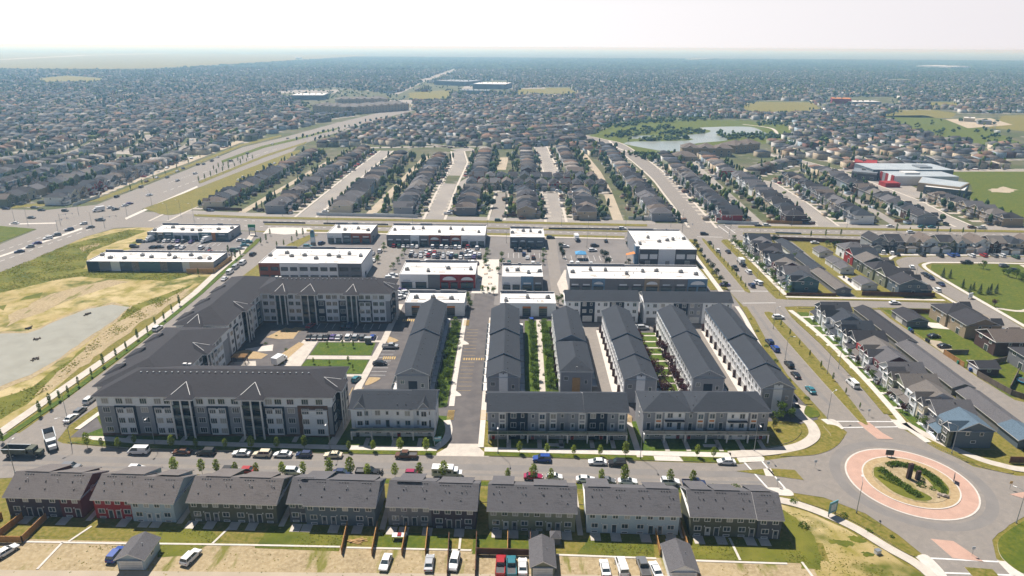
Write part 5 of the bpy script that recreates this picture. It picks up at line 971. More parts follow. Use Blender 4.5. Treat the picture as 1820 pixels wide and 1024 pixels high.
def far_houses(name, X, Y, A, Wd, D, label, hh=5.2, rr=2.4):
    n = len(X); hh = hh * RNG.uniform(.75, 1.08, n); rr = rr * RNG.uniform(.8, 1.15, n); V = np.zeros((n, 10, 3)); sx = np.array([-.5, .5, .5, -.5]); sy = np.array([-.5, -.5, .5, .5]); hip = RNG.choice([.02, .3, .42], n)
    for k in range(4):
        V[:, k, 0], V[:, k, 1] = sx[k] * Wd, sy[k] * D; V[:, 4 + k, 0], V[:, 4 + k, 1], V[:, 4 + k, 2] = sx[k] * (Wd + .6), sy[k] * (D + .6), hh
    V[:, 8, 0] = -Wd * (.5 - hip); V[:, 9, 0] = Wd * (.5 - hip); V[:, 8, 2] = V[:, 9, 2] = hh + rr
    c, s = np.cos(A)[:, None], np.sin(A)[:, None]; x, y = V[:, :, 0].copy(), V[:, :, 1].copy(); V[:, :, 0] = x * c - y * s + X[:, None]; V[:, :, 1] = x * s + y * c + Y[:, None]
    b = (np.arange(n) * 10)[:, None]; q = np.concatenate([b + np.array([r]) for r in ((0, 1, 5, 4), (1, 2, 6, 5), (2, 3, 7, 6), (3, 0, 4, 7))]); rq = np.concatenate([b + np.array([r]) for r in ((4, 5, 9, 8), (6, 7, 8, 9))]); rt = np.concatenate([b + np.array([r]) for r in ((5, 6, 9), (7, 4, 8))])
    wc = WC_[RNG.integers(0, len(WC_), n)] * RNG.uniform(.8, 1.15, (n, 1)); rc = RC_[RNG.integers(0, len(RC_), n)] * RNG.choice([.5, .6, .7, .8, 1.0, 1.3], (n, 1))
    return npmesh(name, V.reshape(-1, 3), [q, rq, rt], [np.tile(wc, (4, 1)), np.tile(rc, (2, 1)), np.tile(rc, (2, 1))], 'stuff', label, 'houses')
PH = (1 + 5 ** .5) / 2; ICO = np.array([(-1, PH, 0), (1, PH, 0), (-1, -PH, 0), (1, -PH, 0), (0, -1, PH), (0, 1, PH), (0, -1, -PH), (0, 1, -PH), (PH, 0, -1), (PH, 0, 1), (-PH, 0, -1), (-PH, 0, 1)]) / math.hypot(1, PH)
ICF = np.array([(0, 11, 5), (0, 5, 1), (0, 1, 7), (0, 7, 10), (0, 10, 11), (1, 5, 9), (5, 11, 4), (11, 10, 2), (10, 7, 6), (7, 1, 8), (3, 9, 4), (3, 4, 2), (3, 2, 6), (3, 6, 8), (3, 8, 9), (4, 9, 5), (2, 4, 11), (6, 2, 10), (8, 6, 7), (9, 8, 1)])
TC_ = np.array([(.035, .07, .02), (.065, .105, .022), (.022, .05, .025), (.12, .145, .03), (.025, .05, .03), (.08, .03, .03)])
def far_trees(name, X, Y, R, Hh, label, lobes=3, pal=(0, 1, 2, 3, 4, 0, 1)):
    n = len(X) * lobes; X = np.repeat(X, lobes); Y = np.repeat(Y, lobes); R = np.repeat(R, lobes); Hh = np.repeat(Hh, lobes)
    ox = RNG.normal(0, .38, n) * R if lobes > 1 else 0; oy = RNG.normal(0, .38, n) * R if lobes > 1 else 0; z = Hh * (RNG.uniform(.3, .75, n) if lobes > 1 else .5)
    sc = (RNG.uniform(.45, .8, n) if lobes > 1 else 1) * R; V = ICO[None] * RNG.uniform(.6, 1.3, (n, 12, 1)) * np.stack([sc, sc, (Hh * .33 if lobes > 1 else Hh * .5)], 1)[:, None, :]
    V = V + np.stack([X + ox, Y + oy, z], 1)[:, None, :]; V[:, :, 2] = np.maximum(V[:, :, 2], .05)
    Fc = (np.arange(n) * 12)[:, None, None] + ICF[None]; c = np.repeat(TC_[RNG.choice(pal, n // lobes)], lobes, 0) * RNG.uniform(.7, 1.3, (n, 1)); c = np.repeat(c, 20, 0) * RNG.uniform(.75, 1.25, (n * 20, 1))
    return npmesh(name, V.reshape(-1, 3), [Fc.reshape(-1, 3)], [c], 'stuff', label, 'trees')
def inpoly(X, Y, poly):
    r = np.zeros(len(X), bool); n = len(poly)
    for i in range(n):
        (x0, y0), (x1, y1) = poly[i], poly[(i + 1) % n]
        if y0 == y1: continue
        c = ((y0 > Y) != (y1 > Y)) & (X < (x1 - x0) * (Y - y0) / (y1 - y0) + x0); r ^= c
    return r
EXC = [px(*q) for q in [((1035, 245), (1090, 220), (1200, 208), (1330, 212), (1405, 220), (1412, 238), (1388, 254), (1310, 264), (1290, 284), (1235, 292), (1165, 286), (1120, 275), (1060, 260)), ((1316, 188), (1345, 179), (1440, 180), (1468, 194), (1440, 204), (1325, 204)), ((1540, 208), (1640, 203), (1760, 203), (1860, 203), (1860, 270), (1700, 252), (1600, 226)),
  ((1636, 184), (1640, 180), (1700, 180), (1715, 192), (1650, 192)), ((1500, 335), (1480, 300), (1510, 280), (1700, 280), (1735, 300), (1735, 350), (1800, 392), (1900, 440), (1900, 290), (1700, 285), (1650, 360), (1560, 350)), ((725, 165), (800, 160), (805, 180), (728, 182)), ((755, 150), (905, 142), (915, 165), (760, 168)), ((918, 157), (1012, 154), (1034, 170), (918, 172)),
  ((62, 139), (120, 134), (195, 139), (172, 149), (68, 149)), ((470, 164), (600, 156), (735, 172), (735, 205), (555, 205), (540, 185)), ((1466, 172), (1600, 172), (1600, 190), (1466, 190)), ((1600, 196), (1700, 195), (1700, 212), (1560, 208)),
  ((600, 226), (690, 204), (745, 196), (745, 206), (650, 222)), ((700, 170), (760, 138), (815, 118), (825, 122), (770, 145), (725, 172)), ((245, 385), (245, 365), (330, 337), (430, 298), (530, 255), (600, 212), (690, 198), (690, 214), (620, 236), (545, 272), (420, 325), (300, 385)),
  ((-50, 352), (130, 350), (330, 290), (500, 234), (600, 212), (600, 240), (500, 270), (330, 350), (200, 420), (-50, 420)), ((1194, 300), (1205, 262), (1390, 256), (1365, 276), (1300, 288), (1240, 300))]]
def allowed(X, Y, near=True):
    ok = np.ones(len(X), bool)
    for p in EXC: ok &= ~inpoly(X, Y, p)
    if near:
        ok &= ~((Y < 668) & (X > -520) & (X < 290)); ok &= ~((X > 60) & (X < 135) & (Y < 850) & (X < 128 + 0 * Y) & (Y > 660) & (X > 98)); ok &= ~((Y < 720) & (X > -225) & (X < 75)); ok &= ~((X > 282) & (X < 460) & (Y > 596) & (Y < 660)); ok &= ~((X > 285) & (Y < 600))
    ok &= ~((X < -1500) & (Y > 2900)); return ok
def city(y0, y1, cell, sx, sy, seed):
    rg = np.random.default_rng(seed); xr = y1 * .86; sd_ = np.array([(x + rg.uniform(-.35, .35) * cell, y + rg.uniform(-.35, .35) * cell) for x in np.arange(-xr, xr, cell) for y in np.arange(y0 - cell, y1 + cell, cell)])
    OX, OY, OA, RX, RY, RA = [], [], [], [], [], []
    for i, (cx, cy) in enumerate(sd_):
        if abs(cx) > (cy + cell) * .84 + 60: continue
        a = rg.choice([0, 0, .12, -.15, .5, -.6, PI / 2, PI / 2 + .2, .9]); m = int(cell * 1.1 / sx); k = int(cell * 1.1 / sy); gy = np.cumsum(np.tile([sy * .72, sy * 1.28], k)) - cell * 1.1
        gx = np.arange(-m, m) * sx; A_, B_ = np.meshgrid(gx, gy); A_ = A_.ravel() + rg.uniform(-.8, .8, A_.size); B_ = B_.ravel() + 14 * np.sin(A_ / 75 + i) + rg.uniform(-.8, .8, A_.size)
        ci, si = math.cos(a), math.sin(a); X, Y = cx + A_ * ci - B_ * si, cy + A_ * si + B_ * ci; ok = (np.abs(X) < Y * .84 + 30) & (Y > y0) & (Y < y1); X, Y, B_, A_ = X[ok], Y[ok], B_[ok], A_[ok]
        if not len(X): continue
        gr = gy[1::2] - sy * .64; A2_, B2_ = np.meshgrid(gx, gr); A2_ = A2_.ravel(); B2_ = B2_.ravel() + 14 * np.sin(A2_ / 75 + i); XR, YR = cx + A2_ * ci - B2_ * si, cy + A2_ * si + B2_ * ci
        near_ = np.argpartition(np.hypot(sd_[:, 0] - cx, sd_[:, 1] - cy), min(9, len(sd_) - 1))[:10]; d0 = np.hypot(X - cx, Y - cy); ok = np.ones(len(X), bool); dr = np.hypot(XR - cx, YR - cy); kr = np.ones(len(XR), bool)
        for j in near_:
            if j != i: ok &= d0 < np.hypot(X - sd_[j, 0], Y - sd_[j, 1]); kr &= dr < np.hypot(XR - sd_[j, 0], YR - sd_[j, 1])
        kr &= (YR > y0) & (YR < y1); RX.append(XR[kr]); RY.append(YR[kr]); RA.append(np.full(kr.sum(), a) + .18 * np.cos(A2_[kr] / 75 + i)); ok &= rg.random(len(X)) > .05; OX.append(X[ok]); OY.append(Y[ok]); OA.append(np.full(ok.sum(), a) + PI / 2 * 0)
    X, Y, A = map(np.concatenate, (OX, OY, OA)); ok = allowed(X, Y)
    SX, SY, SA = map(np.concatenate, (RX, RY, RA)); k2 = allowed(SX, SY) & (np.abs(SX) < SY * .84); STREETS.append((SX[k2], SY[k2], SA[k2], np.full(k2.sum(), sx + 2.0), np.full(k2.sum(), 9.0 if sx < 20 else 20.0))); return X[ok], Y[ok], A[ok]
STREETS = []
X1, Y1, A1 = city(430, 1500, 230, 11.2, 25, 3); X2, Y2, A2 = city(1500, 3300, 330, 12.5, 29, 4); X3, Y3, A3 = city(3300, 7000, 800, 26, 60, 5)
FX = np.array([f[0] for f in FAR]); FY = np.array([f[1] for f in FAR]); FA = np.array([f[2] for f in FAR]); FW = np.array([f[3] for f in FAR]); FD = np.array([f[4] for f in FAR])
allX = np.concatenate([FX, X1, X2]); n1, n2 = len(X1), len(X2)
far_houses('distant_houses', allX, np.concatenate([FY, Y1, Y2]), np.concatenate([FA, A1, A2]), np.concatenate([FW, RNG.uniform(8, 9.6, n1 + n2)]), np.concatenate([FD, RNG.uniform(10.5, 13.5, n1 + n2)]), 'dense carpet of distant suburban houses filling the plain up to the haze')
SX, SY, SA, SL, SW = map(np.concatenate, zip(*STREETS)); n = len(SX); V = np.zeros((n, 4, 3)); c, s = np.cos(SA), np.sin(SA)
for k, (a, b) in enumerate(((-.5, -.5), (.5, -.5), (.5, .5), (-.5, .5))): V[:, k, 0] = SX + a * SL * c - b * SW * s; V[:, k, 1] = SY + a * SL * s + b * SW * c; V[:, k, 2] = .045
npmesh('distant_streets', V.reshape(-1, 3), [np.arange(n * 4).reshape(-1, 4)], [np.tile([[.34, .305, .27]], (n, 1)) * RNG.uniform(.85, 1.1, (n, 1))], 'structure')
# light grey streets between the far houses come from the ground showing; trees between them
def around(X, Y, k, r, rg): return np.repeat(X, k) + rg.normal(0, r, len(X) * k), np.repeat(Y, k) + rg.normal(0, r, len(X) * k)
rg = np.random.default_rng(9)
ax, ay = around(X1[::1], Y1[::1], 3, 8.5, rg); s_ = rg.random(len(ax)) < np.where(ay > 900, .98, .7); ax, ay = ax[s_], ay[s_]; bx_, by_ = around(X2[::1], Y2[::1], 3, 11, rg); cx_, cy_ = around(X3, Y3, 5, 28, rg)
YS = np.array(YARD_SPOTS); ax = np.concatenate([ax, YS[:, 0] + rg.normal(0, 1, len(YS)), YS[::2, 0] + rg.normal(0, 2.5, len(YS[::2]))]); ay = np.concatenate([ay, YS[:, 1] + rg.normal(0, 1, len(YS)), YS[::2, 1] + rg.normal(0, 2.5, len(YS[::2]))])
tx = np.concatenate([ax, bx_]); ty = np.concatenate([ay, by_]); ok = np.ones(len(tx), bool)
for p in EXC[-3:]: ok &= ~inpoly(tx, ty, p)
tx, ty = tx[ok], ty[ok]; n = len(tx)
far_houses('distant_sheds', YS[:, 0] + rg.normal(0, 2, len(YS)), YS[:, 1] + rg.normal(0, 2, len(YS)), rg.uniform(0, .2, len(YS)), rg.uniform(1.6, 4.2, len(YS)), rg.uniform(1.8, 4.5, len(YS)), 'sheds, decks and garden clutter behind the houses beyond the main road', 1.7, .7)
far_trees('distant_trees', tx, ty, rg.gamma(5, .46, n) * np.where((ty < 690) & (np.abs(tx) < 500), .72, 1) * np.where(ty > 1500, 1.25, 1), rg.uniform(3.5, 10, n) * np.where(ty > 1500, 1.2, 1), 'scattered garden trees between the distant houses', 2)
pxs = [((1170, 240), (1210, 232), (1255, 233), (1250, 238), (1185, 241)), ((1075, 245), (1120, 232), (1190, 222), (1200, 228), (1110, 248)), ((1110, 252), (1160, 247), (1225, 246), (1220, 250), (1130, 251.5)), ((1275, 238), (1330, 241), (1385, 240), (1385, 250), (1290, 248)), ((1115, 274), (1200, 278), (1215, 290), (1150, 286)), ((1340, 218), (1440, 215), (1440, 228), (1350, 224)), ((1010, 228), (1130, 218), (1130, 224), (1020, 236)), ((1780, 215), (1560, 214), (1700, 250), (1830, 280)), ((1100, 215), (1290, 208), (1290, 213), (1110, 222)), ((470, 166), (600, 158), (735, 174), (735, 186), (600, 182), (560, 196), (480, 186)), ((735, 152), (770, 148), (905, 140), (915, 150), (740, 168)), ((1385, 258), (1410, 252), (1405, 262), (1380, 268))]
TX, TY = [], []
for q, num in zip(pxs, (60, 90, 40, 80, 70, 60, 80, 40, 120, 150, 90, 40)):
    p = px(*q); xs_, ys_ = [a for a, b in p], [b for a, b in p]; X = rg.uniform(min(xs_), max(xs_), num * 4); Y = rg.uniform(min(ys_), max(ys_), num * 4); k_ = inpoly(X, Y, p); TX.append(X[k_][:num]); TY.append(Y[k_][:num])
TX, TY = np.concatenate(TX), np.concatenate(TY); n = len(TX)
far_trees('pond_trees', TX, TY, rg.uniform(2, 3.6, n), rg.uniform(2.5, 6.5, n), 'green belt of bushes and trees around the storm pond', 3, (0, 1, 3, 0))
n = len(cx_) + len(X3); X = np.concatenate([cx_, X3]); Y = np.concatenate([cy_, Y3]); far_trees('far_tree_cover', X, Y, rg.uniform(6, 14, n), rg.uniform(5, 10, n), 'hazy blue-green tree cover reaching to the horizon', 1, (0, 2, 4, 1))
n = len(X3); far_houses('far_roofs', X3, Y3, A3, rg.uniform(12, 24, n), rg.uniform(9, 13, n), 'hazy rooftops of the farthest districts near the horizon')
print('houses', len(allX), 'far trees', len(tx) + len(X))
# ---------------------------------------------------------------- larger buildings of the middle distance
def bigbox(label, polyb, h, wall, roofm, cat='building', name='large_building', hips=None, bandc=None, win=True, seed=0, rh=3):
    """polyb: (px, py) of left-front and right-front base corners and depth"""
    (u0, v0), (u1, v1), dep = polyb; a, b = P(u0, v0), P(u1, v1); L = math.hypot(b[0] - a[0], b[1] - a[1]); rz = math.atan2(b[1] - a[1], b[0] - a[0]); rnd = random.Random(seed)
    t = thing(name, label, cat, a, rz); mb = MB(); mb.box(0, L, 0, dep, 0, h, wall, bottom=False); mb.build('wall', t)
    if hips:
        n = hips
        for i in range(n): mb = MB(); roof(mb, L * i / n + (.2 if i else 0), L * (i + 1) / n, 0, dep, h + .02 * i, rh, 'hip', 'x', .8, roofm, 'trim_white'); mb.build('roof', t)
        for i in range(int(L / 14)): mb = MB(); c = 7 + i * 14; roof(mb, c - 3.4, c + 3.4, -1.2, dep / 2, h + .05, 2.2, 'gable', 'y', .4, roofm, 'trim_white', wall); mb.build('gable_roof', t)
    else:
        mb = MB(); mb.box(.4, L - .4, .4, dep - .4, h - .3, h + .1, roofm); mb.build('roof', t); mb = MB()
        mb.box(-.1, L + .1, -.1, .4, h - 1.0, h + .35, bandc or wall); mb.box(-.1, L + .1, dep - .4, dep + .1, h - .5, h + .35, bandc or wall); mb.box(-.1, .4, .4, dep - .4, h - .5, h + .35, bandc or wall); mb.box(L - .4, L + .1, .4, dep - .4, h - .5, h + .35, bandc or wall); mb.build('parapet', t)
        for k in range(int(L / 12)): mb = MB(); mb.box(-1.5, 1.5, -1.1, 1.1, 0, 1.5, 'hvac'); mb.build('rooftop_unit', t, (6 + k * 12 + rnd.uniform(-2, 2), dep * rnd.uniform(.25, .75), h))
    if win:
        W = Wall(t, 0, 0, 0)
        for k in range(min(30, int(L / 6))):
            for fl in range(max(1, int(h / 3.2))): W.put('window', win_mesh(2.4 if not hips else 1.6, 1.5, 'trim_white', 'glass', 1), 3 + k * (L - 6) / max(1, min(30, int(L / 6)) - 1), 1.2 + fl * 3.0)
    return t
S_ = thing('sports_centre', 'large grey sports centre with stepped flat roofs and red accents beside the field', 'sports centre', (300, 502)); S_.scale = (.86, .86, .8); mb = MB(); mb.prism([(3, 6), (27, -15), (48, 6), (22, 34)], 0, 8, 'siding_tan', 'siding_tan'); mb.build('front_wing', S_); mb = MB(); mb.prism([(3.5, 6.2), (27, -14), (47, 6), (22, 33)], 8.0, 8.3, 'roof_pale', 'trim_white'); mb.build('wing_roof', S_)
mb = MB(); mb.box(-2, 56, 34.2, 62, 0, 8.6, 'siding_light', 'roof_pale'); mb.build('hall', S_); mb = MB(); mb.box(-8, 68, 62.2, 100, 0, 10, 'siding_slateblue', 'roof_pale'); mb.build('hall', S_); mb = MB(); mb.box(12, 26, 44, 54, 8.7, 10.4, 'trim_white'); mb.build('skylight', S_); mb = MB(); mb.box(40, 52, 70, 84, 10.1, 11.6, 'metal_grey'); mb.build('skylight', S_)
for k, c in enumerate(['siding_red', 'siding_white', 'siding_red', 'siding_grey', 'siding_red']):
    mb = MB(); mb.box(-2.6, -2.1, 35 + k * 5, 39.6 + k * 5, 0, 8.9, c); mb.build('coloured_panel', S_)
mb = MB(); mb.box(-16, -2.7, 22, 34, 0, 4.2, 'siding_red'); mb.build('entrance', S_)
bigbox('dark glass-walled school wing with grey roof in front of red roof', ((1512, 318), (1556, 322), 22), 6, 'siding_dark', 'metal_grey', 'school', 'school', bandc='metal_grey')
bigbox('building with a bright red flat roof left of the sports centre', ((1516, 303), (1556, 306), 22), 7, 'siding_red', 'siding_red', 'school', 'school', bandc='siding_red')
bigbox('long low building with a pale flat roof beside the sports field', ((1640, 344), (1712, 352), 26), 5, 'siding_slateblue', 'membrane', 'shop building', 'shop_building')
for lb, a, b, dp, h, n in [('brown-roofed condominium block on the near shore of the storm pond', (1212, 277), (1300, 279), 18, 8, 3), ('brown-roofed condominium block stretching right of the storm pond', (1305, 273), (1350, 268), 18, 8, 2), ('low brown-roofed condominium behind the end of the lane by the pond', (1196, 286), (1236, 287), 16, 4.5, 1)]:
    bigbox(lb, (a, b, dp), h, 'siding_tan', 'shingle_brown', 'condominium', 'condominium_block', n, rh=4)
for lb, a, b, dp, h, n in [('hazy pale condominium block left of the boulevard junction', (556, 200), (615, 203), 40, 11, 3), ('hazy pale condominium block just right of the boulevard junction', (632, 203), (727, 196), 42, 11, 4), ('farther condominium block behind the pair at the boulevard junction', (600, 186), (690, 184), 36, 9, 3)]:
    bigbox(lb, (a, b, dp), h, 'siding_beige', 'shingle_taupe', 'condominium', 'condominium_block', n, rh=4)
bigbox('distant flat white shop block beside the curving far road', ((518, 178), (575, 178), 60), 9, 'siding_slateblue', 'membrane_bright', 'shop building', 'shop_building', win=False)
bigbox('distant school with a bright white roof left of the dry field', ((840, 158), (898, 159), 95), 12, 'siding_slateblue', 'membrane_bright', 'school', 'school', win=False)
bigbox('distant dark grey school building left of the white-roofed one', ((772, 151), (828, 153), 90), 11, 'siding_slateblue', 'metal_grey', 'school', 'school', win=False); bigbox('distant low teal-grey building in front of the white-roofed school', ((815, 168), (868, 169), 40), 9, 'siding_teal', 'metal_grey', 'school', 'school', win=False)
bigbox('distant store with a red and yellow front beyond the dry park', ((1478, 185), (1512, 186), 40), 10, 'siding_red', 'siding_orange', 'store', 'store', bandc='siding_red', win=False); bigbox('distant long grey store beside the red-fronted one', ((1514, 187), (1566, 187), 35), 6, 'siding_grey', 'membrane', 'store', 'store', win=False)
bigbox('far white warehouse roof near the right end of the horizon', ((1628, 121), (1690, 123), 160), 14, 'siding_light', 'membrane_bright', 'warehouse', 'warehouse', win=False); bigbox('far pale warehouse left of the big white one at the horizon', ((1240, 108), (1266, 108), 200), 14, 'siding_cream', 'siding_cream', 'warehouse', 'warehouse', win=False)
bigbox('far pale school roof with green band on the right', ((1578, 147), (1606, 148), 60), 10, 'siding_cream', 'siding_sage', 'school', 'school', win=False); bigbox('far small white-roofed hall above the left suburb', ((526, 105), (537, 105), 120), 12, 'siding_light', 'membrane_bright', 'warehouse', 'warehouse', win=False)
bigbox('farm-like compound building on the green plain at right', ((1712, 216), (1732, 217), 20), 5, 'siding_cream', 'membrane', 'building', 'building', win=False); bigbox('long grey shed of the compound on the green plain', ((1738, 221), (1762, 222), 16), 5, 'siding_grey', 'metal_grey', 'building', 'building', win=False)
t = thing('radio_mast', 'slim lattice radio mast on the green plain at right', 'radio mast', P(1765, 236)); mb = MB()
for k in range(3): a = 2.1 * k; mb.tube((2.2 * math.cos(a), 2.2 * math.sin(a), 0), (.3 * math.cos(a), .3 * math.sin(a), 36), .16, .1, 'metal_grey', 4)
for z in range(2, 36, 3): r = 2.2 - 1.9 * z / 36; mb.tube((r, 0, z), (-r * .5, r * .86, z + 1.5), .07, .07, 'metal_grey', 3); mb.tube((-r * .5, -r * .86, z), (r, 0, z + 1.5), .07, .07, 'metal_grey', 3)
mb.build('lattice', t); mb = MB(); mb.box(-2, 2, -3, 3, 0, 2.6, 'siding_white'); mb.build('equipment_hut', t, (5, 0, 0))
# ---------------------------------------------------------------- vehicles
def carparts(kind, col):
    c = f'paint_{col}_car'; D = dict(sedan=(4.7, 1.8, .94, 1.42, [-1.75, -1.15, .35, 1.15]), hatch=(4.1, 1.76, .96, 1.48, [-1.95, -1.6, .3, 1.0]), suv=(4.75, 1.9, 1.08, 1.72, [-2.2, -1.95, .35, 1.05]), pickup=(5.7, 1.98, 1.12, 1.86, [-.65, -.45, 1.0, 1.65]), van=(5.3, 1.98, 1.15, 2.0, [-2.55, -2.45, 1.2, 2.0]))
    L, W, zb, zt, (c0, c1, c2, c3) = D[kind]; h = L / 2; y = W / 2
    body = MB(); pr = [(-h + .04, .32), (-h, .62), (-h + .08, zb - .08), (c0, zb + (.02 if kind != 'pickup' else .0)), (c3, zb), (h - .25, zb - .16), (h, .64), (h - .05, .32)]
    if kind == 'pickup': pr = [(-h + .04, .4), (-h, .7), (-h + .03, .98), (c0, 1.0), (c0 + .02, zb), (c3, zb), (h - .2, zb - .1), (h, .7), (h - .05, .4)]
    def sec(k, z0): return [(x * k, z) for x, z in pr]
    rings = [(-y, .97), (-y + .13, 1), (y - .13, 1), (y, .97)]; n = len(pr); base = len(body.v)
    for yy, k in rings:
        for x, z in pr: body.v.append((x * k, yy, z if z < .5 else z - (.06 if k < 1 else 0)))
    for r in range(3):
        for i in range(n): a, b = base + r * n + i, base + r * n + (i + 1) % n; body.f.append((a, b, b + n, a + n)); body.m.append(c)
    body.f.append(tuple(base + i for i in range(n))); body.m.append(c); body.f.append(tuple(base + 3 * n + i for i in range(n))[::-1]); body.m.append(c)
    g = MB(); yb, yt = y * .9, y * .74
    B = [(c0, -yb, zb - .03), (c3, -yb, zb - .03), (c3, yb, zb - .03), (c0, yb, zb - .03)]; T = [(c1, -yt, zt - .06), (c2, -yt, zt - .06), (c2, yt, zt - .06), (c1, yt, zt - .06)]
    for a, b in ((0, 1), (1, 2), (2, 3), (3, 0)): g.face([B[a], B[b], T[b], T[a]], 'glass')
    body.face([T[0], T[1], T[2], T[3]], c); body.box(c1 - .02, c2 + .02, -yt - .02, yt + .02, zt - .07, zt, c)
    for x0, x1 in ((c0, c1), (c3, c2), ((c0 + c3) / 2 - .1, (c1 + c2) / 2)):
        for s in (-1, 1): body.tube((x0, s * yb, zb), (x1, s * yt, zt - .04), .05, .045, c, 4, False)
    if kind == 'pickup': body.box(-h + .12, c0 - .12, -y + .18, y - .18, .99, 1.005, 'metal_dark'); body.box(-h + .02, c0, -y, -y + .12, .9, 1.2, c); body.box(-h + .02, c0, y - .12, y, .9, 1.2, c); body.box(-h, -h + .1, -y, y, .9, 1.2, c)
    if kind == 'van':
        for s in (-1, 1): body.box(-2.3, -.2, s * (y * .86) - .03, s * (y * .86) + .03, 1.15, 1.85, c)
    wheels = [(sx * L * .31, s * (y - .06)) for sx in (-1, 1) for s in (-1, 1)]
    def wh(): q = MB(); q.tube((0, -.11, .33), (0, .11, .33), .33, .33, 'tyre', 12); q.tube((0, -.125, .33), (0, .125, .33), .19, .19, 'rim', 8); return q
    hl = [(h - .1, s * y * .72) for s in (-1, 1)]
    def hm(m): q = MB(); q.box(-.09, .08, -.17, .17, -.07, .07, m); return q
    return body, g, wheels, wh, hl, hm, h, y
def join(mbs):
    o = MB()
    for m, (dx, dy, dz) in mbs:
        b = len(o.v); o.v += [(x + dx, y + dy, z + dz) for x, y, z in m.v]; o.f += [tuple(b + i for i in f) for f in m.f]; o.m += m.m
    return o
def car_proto(kind, col):
    body, g, wheels, wh, hl, hm, h, y = carparts(kind, col)
    return dict(body=body.mesh('body'), glass=g.mesh('cabin_glass'), wheel=cached('wheelm', lambda: wh().mesh('wheel')), hl=cached('hlm', lambda: hm('lamp_clear').mesh('headlight')), tl=cached('tlm', lambda: hm('lamp_red').mesh('tail_light')), wp=wheels, hlp=hl,
        full=join([(body, (0, 0, 0)), (g, (0, 0, 0))] + [(wh(), (x, yy, 0)) for x, yy in wheels] + [(hm('lamp_clear'), (a, b, .68)) for a, b in hl] + [(hm('lamp_red'), (-a, b, .72)) for a, b in hl]).mesh('car'))
NCAR = 0
def car(label, x, y, rz, kind, col, near=False, z=.08, group='parked cars'):
    global NCAR; NCAR += 1
    p = cached(('car', kind, col), lambda: car_proto(kind, col)); nm = {'sedan': 'parked_car', 'hatch': 'parked_car', 'suv': 'parked_car', 'pickup': 'pickup_truck', 'van': 'van'}[kind]; cat = {'pickup': 'pickup truck', 'van': 'van'}.get(kind, 'car')
    if not near: o = link(nm, p['full'], None, (x, y, z), rz); return tag(o, label, cat, group)
    t = thing(nm, label, cat, (x, y, z), rz, group); link('body', p['body'], t); link('cabin_glass', p['glass'], t)
    for a, b in p['wp']: link('wheel', p['wheel'], t, (a, b, 0))
    for a, b in p['hlp']: link('headlight', p['hl'], t, (a, b, .68)); link('tail_light', p['tl'], t, (-a, b, .72))
    return t
CN = {'white': 'white', 'darkblue': 'dark blue', 'grey': 'grey', 'silver': 'silver', 'black': 'black', 'red': 'red', 'blue': 'blue', 'teal': 'teal', 'cream': 'cream', 'orange': 'orange', 'brown': 'dark red', 'green': 'dark green', 'purple': 'purple', 'magenta': 'magenta'}
KN = {'sedan': 'sedan', 'hatch': 'hatchback', 'suv': 'SUV', 'pickup': 'pickup', 'van': 'van'}
KK = {'s': 'sedan', 'h': 'hatch', 'u': 'suv', 'p': 'pickup', 'v': 'van'}
CC = {'w': 'white', 'k': 'black', 'g': 'grey', 's': 'silver', 'r': 'red', 'b': 'blue', 'd': 'darkblue', 't': 'teal', 'c': 'cream', 'o': 'orange', 'n': 'brown', 'e': 'green', 'u': 'purple', 'm': 'magenta'}
def cars(phrase, lst, ox, oy, s, rz, near=False, z=.08, end='left'):
    """lst: (zoomed u, zoomed v, kind + colour[, heading])"""
    for i, q in enumerate(lst):
        x, y = P(ox + q[0] / s, oy + q[1] / s, .7); k, c = KK[q[2][0]], CC[q[2][1]]
        car(f'{CN[c]} {KN[k]}, {ordn(i)} from the {end} {phrase}', x, y, q[3] if len(q) > 3 else rz, k, c, near, z)
s = 3.878; z1 = (0, 760, s); z2 = (440, 760, s); z3 = (860, 760, s)
cars('at the north kerb before the long apartments', [(1255, 165, 'sn'), (1420, 168, 'uk'), (1665, 175, 'sw')], *z1, PI - .02, True)
cars('at the north kerb before the central drive', [(100, 180, 'uc'), (243, 182, 'sw'), (388, 183, 'hd'), (590, 187, 'sc'), (1093, 190, 'pn')], *z2, PI - .02, True)
cars('at the north kerb right of the central drive', [(400, 213, 'ub'), (783, 235, 'sw'), (920, 243, 'uk'), (1670, 232, 'sw')], *z3, PI - .03, True)
cars('of two driving cars on the bottom road', [(490, 270, 'ug'), (940, 280, 'hw')], *z1, -.03, True)
cars('under the south kerb saplings of the bottom road', [(1585, 290, 'hk'), (1715, 294, 'hr')], *z1, -.03, True)
cars('at the south kerb behind the charcoal terrace', [(320, 302, 'uw'), (650, 308, 'sd'), (825, 305, 'pk'), (1140, 315, 'hm')], *z2, -.03, True)
cars('at the south kerb facing the seven-balcony block', [(340, 335, 'sm'), (485, 338, 'hw'), (700, 355, 'sw'), (850, 365, 'hg'), (990, 368, 'sw'), (1285, 373, 'uw'), (1450, 385, 'pd')], *z3, -.035, True)
cars('on the dirt lots left of centre', [(40, 852, 'sw', 1.15), (800, 872, 'ub', 1.5), (1315, 890, 'uw', 1.3)], *z1, 1.3, True)
cars('on the dirt lots behind the two-tone grey terrace', [(952, 925, 'sw', -1.66), (1253, 930, 'ss', 1.58), (1425, 925, 'uw', -1.68)], *z2, 1.5, True)
cars('on the dirt lots right of centre', [(115, 950, 'pr', 1.55), (190, 955, 'pt', 1.6), (268, 955, 'sw', 1.57), (835, 965, 'sw', 1.6), (950, 955, 'vw', 1.65), (1100, 960, 'pg', 1.63), (1185, 978, 'sw', 1.7)], *z3, 1.57, True)
s = 3.793
